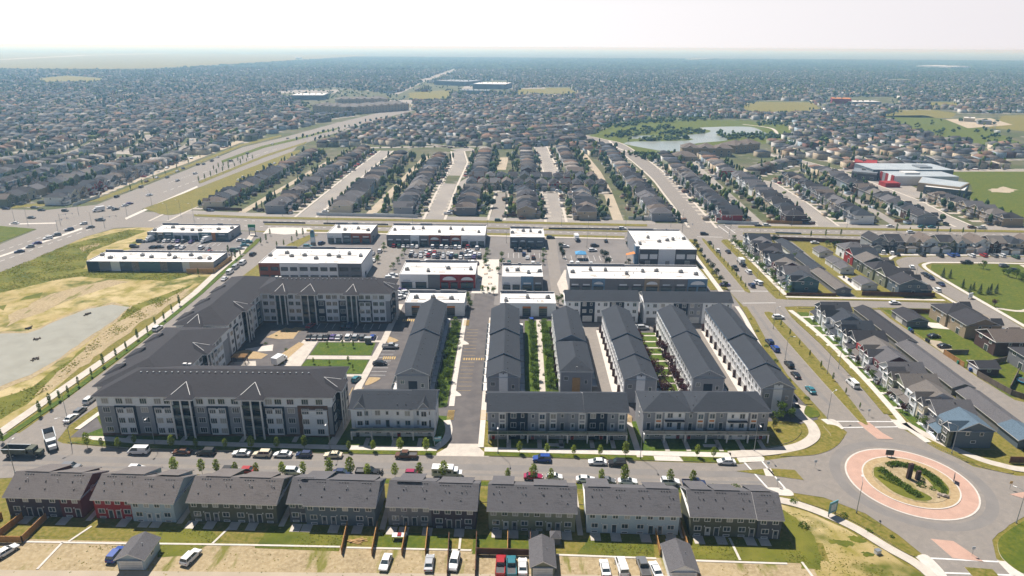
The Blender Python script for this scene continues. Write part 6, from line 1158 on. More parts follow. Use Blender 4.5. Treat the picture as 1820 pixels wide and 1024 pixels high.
cars('parked beside the street corner of the long apartment block', [(478, 845, 'sw'), (540, 795, 'hg'), (607, 722, 'uw'), (1062, 240, 'uw')], 0, 520, s, 1.5, True)
s = 3.939; zA = (0, 340, s)
cars('parked along the left street above the apartments', [(1572, 610, 'sw'), (1610, 565, 'vw'), (1650, 530, 'vs'), (1700, 500, 'vw'), (1770, 440, 'uk', 1.45)], *zA, 1.55)
cars('waiting or turning at the boulevard junction', [(105, 222, 'sw', 3.1), (220, 183, 'sg', 0), (395, 306, 'ug', -2.4), (485, 268, 'ud', -2.4), (585, 225, 'hw', -2.4), (632, 250, 'sg', -2.4), (702, 200, 'pg', .1), (772, 112, 'sw'), (808, 125, 'sk'), (875, 98, 'sw'), (907, 85, 'su'), (1045, 25, 'sw')], *zA, 1.0)
cars('driving down the boulevard at far left', [(135, 420, 'sd'), (210, 385, 'hs'), (258, 362, 'su'), (335, 328, 'uw')], *zA, -2.5)
cars('on the service street at the far left edge', [(42, 120, 'sd'), (150, 85, 'ss'), (240, 112, 'sg'), (290, 130, 'sk'), (455, 135, 'hk')], *zA, 0)
s = 3.012; zB = (0, 60, s)
cars('driving on the boulevard beyond the junction', [(800, 862, 'sw'), (950, 785, 'ss'), (1045, 748, 'uw'), (1235, 680, 'ug'), (1325, 640, 'sk'), (1457, 590, 'sw'), (1540, 560, 'sg')], *zB, 1.5)
cars('parked on the service street west of the boulevard', [(625, 872, 'uk'), (755, 820, 'ug'), (785, 790, 'sn'), (840, 770, 'sw'), (895, 768, 'sk'), (950, 735, 'sw'), (980, 720, 'sd'), (1060, 700, 'uk'), (1090, 697, 'sk'), (1135, 680, 'pg'), (1165, 660, 'sw')], *zB, 1.6)
cars('on the street between boulevard lawn and houses', [(1278, 782, 'sw'), (1303, 768, 'uw'), (1380, 738, 'sw'), (1440, 712, 'ss'), (1455, 702, 'uw'), (1470, 693, 'sw'), (1125, 945, 'ud', 0)], *zB, 1.57)
s = 3.939
cars('in the top bay row of the van lot', [(985, 350, 'uk', 0), (1120, 345, 'sk'), (1157, 345, 'sw'), (1185, 346, 'hs'), (1220, 346, 'ss'), (1250, 348, 'su'), (1285, 350, 'ug'), (1340, 352, 'su')], *zA, 1.57)
cars('in the middle bays of the van lot', [(940, 385, 'uk', 0), (1075, 390, 'sk', .2), (1115, 388, 'sk', .2), (1195, 390, 'uk'), (1247, 388, 'uw'), (1278, 392, 'sw'), (1410, 395, 'uw'), (1455, 400, 'ss'), (1468, 422, 'sr')], *zA, 1.57)
cars('along the right edge of the van lot', [(1640, 412, 'ue', 0), (1680, 400, 'ss', .3), (1712, 378, 'st', .3), (1730, 355, 'pt', .3), (1685, 340, 'sw', .4)], *zA, .3)
zC = (420, 370, s)
cars('nosed up to the arched long shops', [(1105, 262, 'ur'), (1140, 265, 'ue'), (1170, 265, 'sw'), (1203, 266, 'ss'), (1233, 266, 'uw'), (1265, 268, 'sw'), (1375, 268, 'uw'), (1408, 268, 'uk'), (1437, 270, 'uw'), (1472, 270, 'sw'), (1505, 272, 'sg'), (1535, 272, 'uw'), (1563, 272, 'sw'), (1620, 275, 'pr'), (1685, 278, 'uw')], *zC, 1.57)
cars('in the busy lot, upper middle row', [(1228, 306, 'sw'), (1290, 312, 'ss'), (1357, 306, 'uw'), (1388, 306, 'sr'), (1420, 314, 'sg'), (1485, 316, 'sw'), (1575, 320, 'uk'), (1630, 298, 'sw', .1), (1638, 314, 'uw'), (1668, 318, 'ss'), (1702, 320, 'sw')], *zC, 1.57)
cars('in the busy lot, lower middle row', [(1222, 328, 'uk'), (1255, 330, 'ss'), (1292, 332, 'sw'), (1385, 334, 'uw'), (1540, 334, 'ue'), (1636, 338, 'uw'), (1665, 340, 'su'), (1700, 342, 'uk')], *zC, 1.57)
cars('in the busy lot between its two middle rows', [(1330, 318, 'sw'), (1345, 330, 'ur'), (1450, 318, 'ss'), (1510, 322, 'uw'), (1600, 322, 'sg'), (1610, 340, 'uw'), (1410, 340, 'sk'), (1450, 338, 'sw'), (1500, 340, 'ud'), (1325, 300, 'ss'), (1570, 342, 'sw')], *zC, 1.57)
cars('in the busy lot, row nearest the camera', [(1330, 372, 'uw'), (1405, 384, 'ss'), (1460, 374, 'ud'), (1525, 376, 'uw'), (1580, 384, 'ss'), (1620, 376, 'sw'), (1655, 378, 'uw'), (1685, 384, 'sk')], *zC, 1.57)
cars('beside the two-storey brick-cornered shops', [(908, 303, 'uw'), (937, 298, 'sw'), (925, 320, 'sr'), (955, 316, 'ss'), (1005, 300, 'uw'), (908, 380, 'uw'), (940, 380, 'ue'), (962, 364, 'sw'), (1097, 466, 'sw', .1), (1075, 488, 'uw', .1), (955, 492, 'sk')], *zC, 1.57)
cars('in the cluster between apartments and small brick unit', [(1112, 582, 'sw', .3), (1130, 612, 'ss', .3), (1155, 622, 'uw', .4), (1165, 600, 'ss', .2), (1190, 590, 'uw', .3), (1115, 632, 'sw', .3), (1150, 572, 'su', .2)], *zC, .3)
cars('by the pylon at the drive-in entrance', [(500, 268, 'ut', .1), (597, 245, 'ud', 1.2)], *zC, 0)
zD = (840, 370, s)
cars('near the small dark shop building', [(15, 325, 'uw'), (45, 332, 'ss'), (10, 385, 'sw'), (300, 288, 'uk'), (332, 290, 'ug'), (392, 290, 'uk'), (360, 322, 'ud'), (383, 345, 'sw'), (425, 345, 'un'), (255, 380, 'ue'), (422, 386, 'uw'), (457, 390, 'sg')], *zD, 1.57)
cars('in the lot with the blue canopy', [(645, 265, 'sw', 0), (735, 225, 'uk'), (840, 294, 'uw', .2), (855, 262, 'uk', .3), (933, 228, 'sk'), (693, 384, 'uw'), (735, 386, 'uw'), (828, 386, 'sw')], *zD, 1.57)
cars('on the upper part of the avenue', [(1622, 180, 'uk', 0), (1660, 240, 'sk', 1.5), (1715, 297, 'uw', 1.5), (1790, 300, 'sg', 1.5), (1770, 535, 'su', .3), (1410, 35, 'sw', 1.6), (1425, 60, 'sk', 1.6)], *zD, 1.5)
cars('driving on the arterial road behind the shops', [(545, 205, 'uk', 0), (1050, 142, 'uw', 0), (180, 85, 'ue', 0), (350, 70, 'un', 0)], *zD, 0)
s = 3.012; zE = (1240, 480, s)
cars('at the kerb beside the long townhouse row', [(385, 385, 'ud'), (415, 420, 'ub'), (490, 505, 'uk'), (525, 560, 'sk'), (605, 640, 'st')], *zE, 1.6, True, end='top')
cars('around the avenue and side street crossing', [(145, 78, 'su', .2), (290, 82, 'ud', 1.6), (325, 65, 'uw', .4), (432, 252, 'uw', .1), (1055, 175, 'sw', 0), (830, 608, 'vw', 1.62)], *zE, 1.6, True)
cars('parked along the curving street by the park', [(1235, 35, 'uk'), (1300, 72, 'sk'), (1280, 105, 'sw'), (1590, 295, 'uw'), (1630, 325, 'ug'), (1725, 333, 'sk', 1.5)], *zE, 1.57)
cars('on the grass and pads across the alley', [(1265, 352, 'sk', .1), (1320, 405, 'sk', .1)], *zE, 0)
s = 6.83; zF = (1280, 390, s)
cars('at the avenue kerb beyond the side street', [(470, 770, 'uw', 1.6), (345, 635, 'uw', 1.6), (180, 590, 'pk', 1.6), (270, 550, 'uk', 1.6), (95, 390, 'sk', 1.6)], *zF, 1.6, end='bottom')
cars('behind the avenue houses along the alley', [(1150, 280, 'sw', 0), (1640, 745, 'pk', .1), (1700, 760, 'sk', .1)], *zF, 0)
cars('on the service road above the arterial at right', [(465, 72, 'sk', 0), (565, 70, 'uw', 0), (1040, 48, 'sd', 0)], *zF, 0)
s = 6.067; zG = (1520, 380, s)
cars('on the driveways facing the park', [(300, 412, 'uw', 1.2), (395, 425, 'uw', 1.2), (450, 435, 'sk'), (720, 440, 'uk'), (915, 450, 'uk'), (1035, 445, 'ub'), (1090, 440, 'sb'), (1255, 450, 'uw'), (1385, 448, 'ur'), (1500, 450, 'ug'), (1580, 450, 'uw'), (1730, 465, 'ue')], *zG, 1.57)
cars('on the park street', [(610, 575, 'uw', 1.2), (750, 648, 'sk', 1.5), (815, 690, 'sd', 1.5), (925, 755, 'sd', 1.5), (880, 820, 'uw', 1.5), (1205, 525, 'pk', 0), (1605, 560, 'ug', .1), (1690, 608, 'uk', 2.9)], *zG, 1.57)
cars('on the far service road right of the crossing', [(380, 132, 'sw'), (600, 198, 'uw'), (720, 138, 'st'), (825, 142, 'st'), (1260, 145, 'un'), (1365, 150, 'pw')], *zG, 0)
# courtyard of the flats
for i, (x, y, k, a) in enumerate([(-73.3, 226.9, 'sk', PI / 2), (-71.2, 226.9, 'sg', PI / 2), (-69, 226.9, 'sg', PI / 2), (-66.9, 226.9, 'sk', PI / 2), (-64.8, 227.2, 'su', PI / 2), (-62.7, 227, 'ss', PI / 2), (-59.2, 227.1, 'uw', PI / 2), (-56.6, 227.1, 'us', PI / 2), (-54, 227.1, 'ug', PI / 2), (-50.4, 227.3, 'hb', PI / 2)]):
    car(f'{CN[CC[k[1]]]} {KN[KK[k[0]]]}, {ordn(i)} from the left along the courtyard lawn', x, y, a, KK[k[0]], CC[k[1]], True)
for lb, x, y, k, a in [('red car at the yellow hatching in the courtyard', -75.8, 237.8, 'sr', PI / 2 - .3), ('dark car left of a pair in the apartment shadow', -63.4, 238, 'sk', PI / 2), ('dark car right of a pair in the apartment shadow', -61, 238, 'ud', PI / 2), ('silver pickup truck beside the courtyard crossing', -42.6, 219.2, 'ps', 0), ('dark sedan parked right of the lower courtyard lawn', -43.9, 205.9, 'sk', 0), ('teal car at the corner of the lower courtyard lawn', -49.2, 194.2, 'ht', 1.3),
    ('small blue car behind the brick unit by the leafy garden', 7.6, 245, 'hb', 1.57), ('white car at the top of the purple shrub garden', 46.6, 238.4, 'sw', .1), ('silver SUV beside the white car at the shrub garden', 49.4, 237.6, 'us', .1), ('red car between the two rear townhouse blocks', 49.6, 253, 'hr', 1.57)]:
    car(lb, x, y, a, KK[k[0]], CC[k[1]], True)
# cars standing on driveways of the middle distance
cand = sorted([q for q in DRIVE_SPOTS if q[1] < 545], key=lambda q: q[1]); random.Random(4).shuffle(cand); nleft = max(0, 335 - NCAR); use = cand[:nleft]
for i, (x, y, a) in enumerate(sorted(use, key=lambda q: q[1])):
    k = random.choice('ssuuhp'); c = random.choice('wwwksgkgrdcs'); st = min([( -213, 'boulevard service street'), (-128, 'first street'), (-48, 'second street'), (26, 'third street'), (114, 'upper avenue'), (194, 'curved street'), (275, 'last street'), (-290, 'service street across the boulevard'), (-355, 'third street across the boulevard'), (-430, 'farthest left street')], key=lambda r: abs(r[0] - x))[1]
    key = (st, k, c); CACHE[key] = CACHE.get(key, 0) + 1
    car(f'{CN[CC[c]]} {KN[KK[k]]} on a driveway of the {st}, {ordn(CACHE[key] - 1)} of its kind', x, y, a, KK[k], CC[c], False, .12, 'cars on driveways')
rest = [q for q in DRIVE_SPOTS if q[1] >= 545 and random.random() < .5]; proto = [car_proto('sedan', c)['full'] for c in ('white', 'black')]
vv = []; 
fx = np.array([q[0] for q in rest]); fy = np.array([q[1] for q in rest]); ex = rg.uniform(-800, 800, 900); ey = rg.uniform(680, 1400, 900); k_ = allowed(ex, ey) & (np.abs(ex) < ey * .8); fx, fy = np.concatenate([fx, ex[k_]]), np.concatenate([fy, ey[k_]]); n = len(fx)
WC_SAVE, RC_SAVE = WC_, RC_; WC_ = RC_ = np.array([(.8, .8, .8), (.75, .75, .75), (.03, .03, .03), (.3, .31, .33), (.3, .03, .03), (.1, .11, .13)]); far_houses('distant_cars', fx, fy, rg.uniform(0, PI, n), np.full(n, 4.6), np.full(n, 1.9), 'tiny parked cars scattered through the distant suburb', .9, .6).data; WC_, RC_ = WC_SAVE, RC_SAVE
# trucks, buses and trailers
def wheelset(t, xs, y, r=.5, nm='wheel'):
    q = cached(('bigwheel', r), lambda: (lambda m: (m.tube((0, -.16, r), (0, .16, r), r, r, 'tyre', 14), m.tube((0, -.18, r), (0, .18, r), r * .5, r * .5, 'rim', 8), m.mesh('wheel'))[2])(MB()))
    for x in xs:
        for s_ in (-1, 1): link(nm, q, t, (x, s_ * y, 0))
def dump_truck(label, x, y, rz, box):
    t = thing('dump_truck', label, 'dump truck', (x, y, .08), rz); mb = MB(); mb.box(-4.6, 3.9, -.5, .5, .6, .95, 'metal_dark'); mb.build('chassis', t)
    mb = MB()
    for s_ in (-1, 1): mb.face([(-4.7, s_ * 1.25, 1.15), (1.2, s_ * 1.25, 1.1), (1.4, s_ * 1.3, 2.5), (-5.1, s_ * 1.3, 2.5)], box); mb.face([(-4.5, s_ * 1.05, 1.35), (1.1, s_ * 1.05, 1.3), (1.3, s_ * 1.18, 2.5), (-5.0, s_ * 1.18, 2.5)], 'metal_dark'); mb.box(-5.1, 1.4, s_ * 1.24 - .09, s_ * 1.24 + .09, 2.45, 2.55, 'metal_grey')
    mb.face([(-4.7, -1.25, 1.15), (-4.7, 1.25, 1.15), (-5.1, 1.3, 2.5), (-5.1, -1.3, 2.5)], box); mb.face([(1.2, -1.25, 1.1), (1.2, 1.25, 1.1), (1.4, 1.3, 2.7), (1.4, -1.3, 2.7)], box); mb.box(-4.6, 1.2, -1.2, 1.2, 1.1, 1.3, 'metal_dark'); mb.box(1.2, 2.1, -1.2, 1.2, 2.5, 2.62, box); mb.build('dump_box', t)
    mb = MB(); mb.box(1.7, 3.0, -1.1, 1.1, .9, 2.6, 'paint_white_car' if box == 'metal_grey' else box); mb.box(3.0, 4.7, -.85, .85, .8, 1.7, 'paint_white_car' if box == 'metal_grey' else box); mb.build('cab', t); mb = MB(); mb.box(2.98, 3.06, -.95, .95, 1.75, 2.45, 'glass'); mb.box(1.9, 2.8, -1.13, 1.13, 1.75, 2.4, 'glass'); mb.build('cab_glass', t); wheelset(t, (-3.6, -2.4, 3.8), 1.05)
    return t
x, y = P(38, 814); dump_truck('empty dark dump truck parked along the bottom road at the far left', x + .4, y + 1, -.02, 'siding_olive'); x, y = P(92, 790); dump_truck('dump truck with pale grey box standing across the corner', x, y, 5.38, 'metal_grey')
def boxtruck(name, label, cat, x, y, rz, L=6.6, H_=3.0, body='paint_white_car', cabc='paint_white_car', windows=False):
    t = thing(name, label, cat, (x, y, .08), rz); mb = MB(); mb.box(-L / 2, L / 2 - 1.7, -1.15, 1.15, .7, H_, body); mb.build('box_body', t)
    mb = MB(); mb.box(L / 2 - 1.68, L / 2 - .6, -1.0, 1.0, .6, 2.2, cabc); mb.box(L / 2 - .6, L / 2 + .4, -.9, .9, .5, 1.35, cabc); mb.build('cab', t); mb = MB(); mb.face([(L / 2 - .55, -.9, 1.35), (L / 2 - .55, .9, 1.35), (L / 2 - .7, .85, 2.12), (L / 2 - .7, -.85, 2.12)], 'glass'); mb.box(L / 2 - 1.6, L / 2 - .75, -1.02, 1.02, 1.4, 2.05, 'glass'); mb.build('cab_glass', t)
    if windows:
        for k in range(4): mb = MB(); mb.box(-.45, .45, -1.17, 1.17, 1.6, 2.3, 'glass'); mb.build('side_window', t, (-L / 2 + .9 + k * 1.15, 0, 0))
    wheelset(t, (-L / 2 + 1.3, L / 2 - .6), .95, .42); return t
x, y = P(440 + 1370 / 3.878, 760 + 318 / 3.878, .8); boxtruck('shuttle_bus', 'white shuttle bus with side windows at the south kerb near the central drive', 'bus', x, y, -.03, 6.9, 2.8, windows=True)
x, y = P(0 + 955 / 3.878, 760 + 158 / 3.878, .8); car('white passenger van, leftmost vehicle at the north kerb of the bottom road', x, y, PI, 'van', 'white', True)
boxtruck('box_trailer', 'white box van standing on the courtyard ramp behind the long apartment block', 'van', -77.4, 206.4, 1.25, 5.6, 3.0)
for lb, u, v in [('white cube truck at the left end of the van lot', 1060, 335), ('white cube truck in the middle of the van lot', 1447, 342), ('white cube truck crossing the boulevard junction', 692, 130)]:
    x, y = P(u / 3.939, 340 + v / 3.939, 1); boxtruck('box_truck', lb, 'truck', x, y, -2.0 if v > 200 else -2.3)
x, y = P(840 + 728 / 3.939, 370 + 212 / 3.939, 1); boxtruck('box_truck', 'white delivery truck at the top of the blue canopy lot', 'truck', x, y, -1.5); x, y = P(1280 + 250 / 6.83, 390 + 505 / 6.83, 1); boxtruck('box_truck', 'white delivery truck at the avenue kerb by leafy gardens', 'truck', x, y, 1.6, 5.8, 2.6)
for i, u in enumerate((905, 925)):
    x, y = P(440 + u / 3.878, 760 + 305 / 3.878, .5); t = thing('motorcycle', f'black motorcycle, {["left", "right"][i]} of a pair beside the black pickup', 'motorcycle', (x, y, .08), 1.5, 'motorcycles'); wheelset_ = None
    mb = MB(); mb.tube((-.7, -.07, .33), (-.7, .07, .33), .33, .33, 'tyre', 10); mb.build('wheel', t); mb = MB(); mb.tube((.75, -.07, .33), (.75, .07, .33), .33, .33, 'tyre', 10); mb.build('wheel', t); mb = MB(); mb.box(-.5, .4, -.16, .16, .4, .85, 'metal_dark'); mb.box(-.8, .0, -.15, .15, .8, .92, 'tyre'); mb.tube((.75, 0, .33), (.5, 0, 1.1), .05, .05, 'metal_grey'); mb.tube((.5, -.4, 1.1), (.5, .4, 1.1), .03, .03, 'metal_dark'); mb.build('body', t)
# ---------------------------------------------------------------- trees and shrubs
def crown(kind, seed):
    r = random.Random(seed); mb = MB(); leaf = {'sap': 'leaf_spring', 'col': 'leaf_green', 'bush': 'leaf_green', 'dark': 'leaf_dark', 'plum': 'leaf_plum', 'shrub': 'leaf_green', 'olive': 'leaf_olive'}.get(kind, 'leaf_green')
    def leafq(c, sz):
        n = Vector((r.gauss(0, 1), r.gauss(0, 1), r.gauss(0, 1) + .4)).normalized(); a = n.orthogonal().normalized(); b = n.cross(a); t_ = r.uniform(0, 6.3); a, b = a * math.cos(t_) + b * math.sin(t_), b * math.cos(t_) - a * math.sin(t_); c = Vector(c)
        mb.face([c - a * sz, c - b * sz * .7, c + a * sz, c + b * sz * .7], leaf)
    if kind in ('sap', 'col'):
        H_, R0 = (3.2, 1.0) if kind == 'sap' else (4.2, .7)
        for k in range(320 if kind == 'sap' else 300):
            z = r.random(); rad = R0 * math.sin(PI * (z * .86 + .1)) ** .55 * r.uniform(.3, 1.05) * (1 - .12 * z); a = r.uniform(0, 6.28); leafq((math.cos(a) * rad, math.sin(a) * rad, 1.2 + z * H_), r.uniform(.13, .26))
    elif kind in ('bush', 'dark', 'plum', 'olive'):
        lob = [(r.gauss(0, .7), r.gauss(0, .7), r.uniform(2.2, 5.0), r.uniform(.8, 1.35)) for _ in range(9)]
        for lx, ly, lz, lr in lob:
            for k in range(60):
                v = Vector((r.gauss(0, 1), r.gauss(0, 1), r.gauss(0, 1))).normalized() * lr * r.uniform(.55, 1.08); leafq((lx + v.x, ly + v.y, lz + v.z * .85), r.uniform(.16, .32))
    elif kind == 'shrub':
        for k in range(110): v = Vector((r.gauss(0, 1), r.gauss(0, 1), abs(r.gauss(0, 1)))).normalized() * r.uniform(.5, 1.0); leafq((v.x, v.y, v.z * .9), r.uniform(.1, .2))
    return mb.mesh('crown')
def conifer(seed):
    r = random.Random(seed); mb = MB()
    for k in range(520):
        z = r.random() ** 1.2; rad = (1 - z) * 1.5 * r.uniform(.35, 1.05); a = r.uniform(0, 6.28); c = Vector((math.cos(a) * rad, math.sin(a) * rad, .5 + z * 5.2)); d = Vector((math.cos(a), math.sin(a), -.35)); s_ = Vector((-math.sin(a), math.cos(a), 0)); q = r.uniform(.18, .34)
        mb.face([c - s_ * q * .5, c + d * q, c + s_ * q * .5, c - d * q * .6 + Vector((0, 0, .1))], 'leaf_spruce')
    return mb.mesh('crown')
def trunk(kind):
    mb = MB(); h_, r0 = {'sap': (3.6, .05), 'col': (3.6, .06), 'bush': (3.4, .14), 'conifer': (1.2, .12)}.get(kind, (3, .12)); mb.tube((0, 0, -.05), (0.03, 0, h_), r0, r0 * .45, 'bark', 6)
    if kind != 'conifer':
        for k in range(5): a = k * 2.4; z = h_ * (.45 + .1 * k); mb.tube((0, 0, z), (.5 * math.cos(a) * (2 if kind == 'bush' else .8), .5 * math.sin(a) * (2 if kind == 'bush' else .8), z + (.9 if kind == 'bush' else .6)), r0 * .5, r0 * .2, 'bark', 4)
    return mb.mesh('trunk')
TN = dict(sap='sapling', col='columnar_tree', bush='leafy_tree', dark='leafy_tree', plum='purple_leaved_tree', conifer='spruce_tree', shrub='shrub', olive='leafy_tree'); NT = 0
def tree(label, x, y, kind='sap', sc=1.0, group=None, z=.1, sz=None):
    global NT; NT += 1; vr = random.randrange(3); cat = 'shrub' if kind == 'shrub' else 'tree'
    me = cached(('crown', kind, vr), lambda: conifer(vr) if kind == 'conifer' else crown(kind, vr + 17)); t = thing(TN[kind], label, cat, (x, y, z), random.uniform(0, 6.28), group); c = link('crown', me, t); c.scale = (sc, sc, sz or sc)
    if kind != 'shrub': k = 'bush' if kind in ('dark', 'plum', 'olive') else kind; q = link('trunk', cached(('trunk', k), lambda: trunk(k)), t); q.scale = (sc, sc, sz or sc)
    return t
def trees(phrase, pts, kind, sc=1.0, group=None, end='left', jit=.24, z=.1):
    for i, (x, y) in enumerate(pts):
        s_ = sc * random.uniform(1 - jit, 1 + jit); n = {'sap': 'sapling', 'col': 'slim tree', 'bush': 'leafy tree', 'dark': 'dark tree', 'plum': 'purple tree', 'conifer': 'spruce', 'shrub': 'shrub', 'olive': 'yellow-green tree'}[kind]
        tree(f'{n}, {ordn(i)} from the {end} {phrase}', x, y, kind, s_, group, z)
def zz(ox, oy, s, *p): return [P(ox + a / s, oy + b / s) for a, b in p]
s = 3.878
trees('in the verge before the long apartment block', zz(0, 760, s, (605, 140), (705, 140), (820, 150), (930, 118), (1190, 145), (1355, 145), (1555, 150), (1735, 155)) + zz(440, 760, s, (205, 150), (395, 150)), 'sap', .85, 'street saplings')
trees('in the verge before the two-gabled townhouses', zz(440, 760, s, (700, 165), (868, 165), (1052, 170), (1232, 175)), 'sap', .85, 'street saplings')
trees('in the verge before the seven-balcony block', zz(860, 760, s, (245, 180), (435, 185), (618, 195), (800, 200), (975, 205)), 'sap', .85, 'street saplings'); trees('in the verge before the orange-panelled block', zz(860, 760, s, (1468, 205), (1580, 212)), 'sap', .85, 'street saplings')
trees('along the south kerb, left half', zz(0, 760, s, (1210, 322), (1395, 322), (1500, 322), (1625, 328), (1770, 330)) + zz(440, 760, s, (245, 335), (388, 335), (568, 338), (712, 338), (828, 345), (1018, 350), (1188, 352), (1355, 355)), 'sap', 1.0, 'street saplings')
trees('along the south kerb, right half', zz(860, 760, s, (165, 365), (340, 370), (462, 370), (808, 380), (968, 385), (1280, 390), (1435, 395)), 'sap', 1.0, 'street saplings')
for i, u in enumerate((1590, 1735)): x, y = P(860 + u / s, 760 + 412 / s); tree(f'round dark shrub, {["left", "right"][i]} of two before the rightmost terrace', x, y, 'shrub', 1.1, 'shrubs', .1)
s = 3.793
trees('in the row along the left street, counted upward', zz(0, 520, s, (20, 1010), (275, 830), (345, 780), (405, 730), (462, 690), (532, 635), (620, 570), (700, 500), (785, 440), (852, 385), (930, 320), (998, 280), (1048, 225), (1108, 190), (1160, 130), (1212, 90)) + zz(0, 340, 3.939, (1390, 590), (1450, 545), (1530, 490), (1600, 440)), 'col', .72, 'street trees', 'bottom')
trees('of the bed left of the central drive', [(-21.2 + random.uniform(-1, 1), 180 + k * 3.6) for k in range(18)], 'bush', .68, 'garden trees', 'near end')
trees('in the leafy garden, left line', [(7.3 + random.uniform(-.4, .4), 187 + k * 4.0) for k in range(14)], 'bush', .72, 'garden trees', 'near end'); trees('in the leafy garden, right line', [(12.2 + random.uniform(-.4, .4), 187 + k * 4.0) for k in range(14)], 'bush', .8, 'garden trees', 'near end')
trees('in the purple garden, left line', [(45.8 + random.uniform(-.4, .4), 184 + k * 5) for k in range(10)], 'plum', .85, 'garden trees', 'near end'); trees('in the purple garden, right line', [(51.8, 184 + k * 5) for k in range(8)], 'plum', .8, 'garden trees', 'near end')
for lb, u, v, k, sc in [('large leafy tree between the orange-panelled block and the roundabout path', 1385, 742, 'bush', .95), ('smaller leafy tree right of the large one near the roundabout path', 1405, 748, 'bush', .7), ('brownish leafy tree in front of the large one near the roundabout path', 1374, 762, 'olive', .6), ('green tree beside the white van in the avenue gardens', 1640, 760, 'bush', .62)]:
    x, y = P(u, v); tree(lb, x, y, k, sc)
trees('of the gardens between roundabout and side street', [(116.2, 163), (115.6, 171), (115.2, 179), (114.8, 188), (115.6, 197), (115.4, 206), (116, 214), (116.4, 224), (116.4, 234), (116, 243)], 'bush', .5, 'garden trees', 'near end', .3)
trees('among the front gardens south of the side street', [(114.4, 184.6), (114.6, 191.6), (115.8, 200.6), (116.8, 209), (114.2, 176)], 'plum', .5, 'garden trees', 'near end', .2)
trees('in the front gardens beyond the side street', [(120 + random.uniform(-1.6, 1.6), 279 + k * 5.2) for k in range(16)], 'bush', .62, 'garden trees', 'near end', .3)
trees('in the avenue median below the side street', [(102.6, 178 + k * 9) for k in range(8)], 'col', .5, 'street trees', 'near end', .3); trees('in the avenue median beyond the side street', [(103.2 + k * .25, 285 + k * 7.4) for k in range(10)], 'col', .5, 'street trees', 'near end', .2)
trees('of the verge between shops and avenue', [(94 + k * .45, 284 + k * 8.6) for k in range(9)], 'dark', .6, 'street trees', 'near end', .25); trees('in the verge beside the long townhouse row', [(89.4, 184), (88.6, 196), (89.6, 210), (90.6, 222), (92, 236), (93.4, 248)], 'shrub', .9, 'street trees', 'near end')
s = 6.067
trees('in the near cluster on the park lawn', zz(1520, 380, s, (940, 690), (1018, 695), (1155, 800), (1230, 850), (1270, 825), (1340, 865), (1420, 870), (1450, 865), (1515, 860)), 'conifer', .72, 'park spruces', 'left', .2)
trees('at the park path by the street', zz(1520, 380, s, (1380, 592), (1595, 655), (1645, 680), (1735, 700), (1790, 730)), 'bush', .7, 'park trees', 'left', .2)
x, y = P(1520 + 250 / s + 1388 / s * 0 + 178, 582); tree('red-leaved tree beside the park shelter', *P(1767, 545), 'plum', .55)
trees('along the verge behind the park houses', zz(1520, 380, s, (440, 200), (585, 205), (718, 208), (880, 212), (1018, 215), (1155, 220), (1288, 222)), 'col', .8, 'street trees')
s = 6.83; trees('in the verge above the avenue houses', zz(1280, 390, s, (1098, 220), (1275, 215), (1460, 205)), 'col', .8, 'street trees')
for i, (u, v, k, sc) in enumerate([(660, 290, 'dark', .85), (1380, 385, 'dark', 1.0), (890, 500, 'bush', .7), (160, 270, 'bush', .7), (1290, 330, 'bush', .6)]):
    x, y = P(1280 + u / s, 390 + v / s); tree(['dark tree behind the second last avenue house', 'big dark tree beside the red house', 'bushy tree between garages and avenue houses', 'leafy tree at the corner of the avenue and arterial', 'leafy tree in the yard left of the red house'][i], x, y, k, sc)
s = 3.939
trees('in the parking lot islands beside the plaza', zz(840, 370, s, (100, 345), (95, 395), (205, 350), (200, 395), (495, 320), (497, 355), (495, 395), (110, 440), (180, 455), (65, 590), (105, 590), (145, 600)), 'bush', .5, 'parking lot trees')
trees('in the blue canopy lot islands', zz(840, 370, s, (618, 290), (622, 320), (628, 350), (905, 335), (925, 350), (940, 345), (930, 400), (955, 395), (1080, 265), (1090, 250), (1092, 400)), 'dark', .6, 'parking lot trees')
trees('in the busy lot islands', zz(420, 370, s, (1035, 270), (1033, 300), (1180, 320), (1160, 350), (1130, 385), (1100, 425), (990, 360), (990, 385), (1755, 320), (1740, 360), (1735, 395), (1620, 560), (1720, 575), (1330, 545), (1530, 555)), 'bush', .5, 'parking lot trees')
trees('beside the small brick units', zz(420, 370, s, (1620, 640), (1625, 670), (1640, 700)) + zz(840, 370, s, (600, 670), (640, 690), (620, 650)), 'bush', .6, 'parking lot trees')
s = 7.31; trees('on the verges of the drive-in entrance street', zz(340, 360, s, (905, 545), (975, 510), (1025, 430), (1115, 590), (1205, 570), (1310, 520), (1375, 465), (1455, 440), (640, 700), (530, 720), (575, 740)), 'col', .7, 'street trees')
s = 3.012; trees('in the boulevard verge right of the junction', zz(0, 60, s, *[(700 + k * 62, 838 - k * 28 - (k > 5) * 3) for k in range(9)]), 'col', .8, 'boulevard trees')
trees('in the boulevard median, near group', zz(0, 60, s, *[(1065 + k * 32, 795 - k * 13.5) for k in range(10)]), 'col', .8, 'boulevard trees'); trees('in the boulevard median, second line', zz(0, 60, s, *[(1145 + k * 26, 732 - k * 9) for k in range(8)]), 'col', .8, 'boulevard trees')
ax_ = np.array([P(560 + k * 9, 252 - k * 2.4)[0] for k in range(40)]); ay_ = np.array([P(560 + k * 9, 252 - k * 2.4)[1] for k in range(40)]); far_trees('boulevard_trees', np.concatenate([ax_[:18], ax_[:18] - 22]), np.concatenate([ay_[:18], ay_[:18] + 6]), rg.uniform(1.5, 2.5, 36), rg.uniform(4, 7, 36), 'lines of far street trees where the boulevard bends right', 2)
print('trees', NT, 'cars', NCAR)
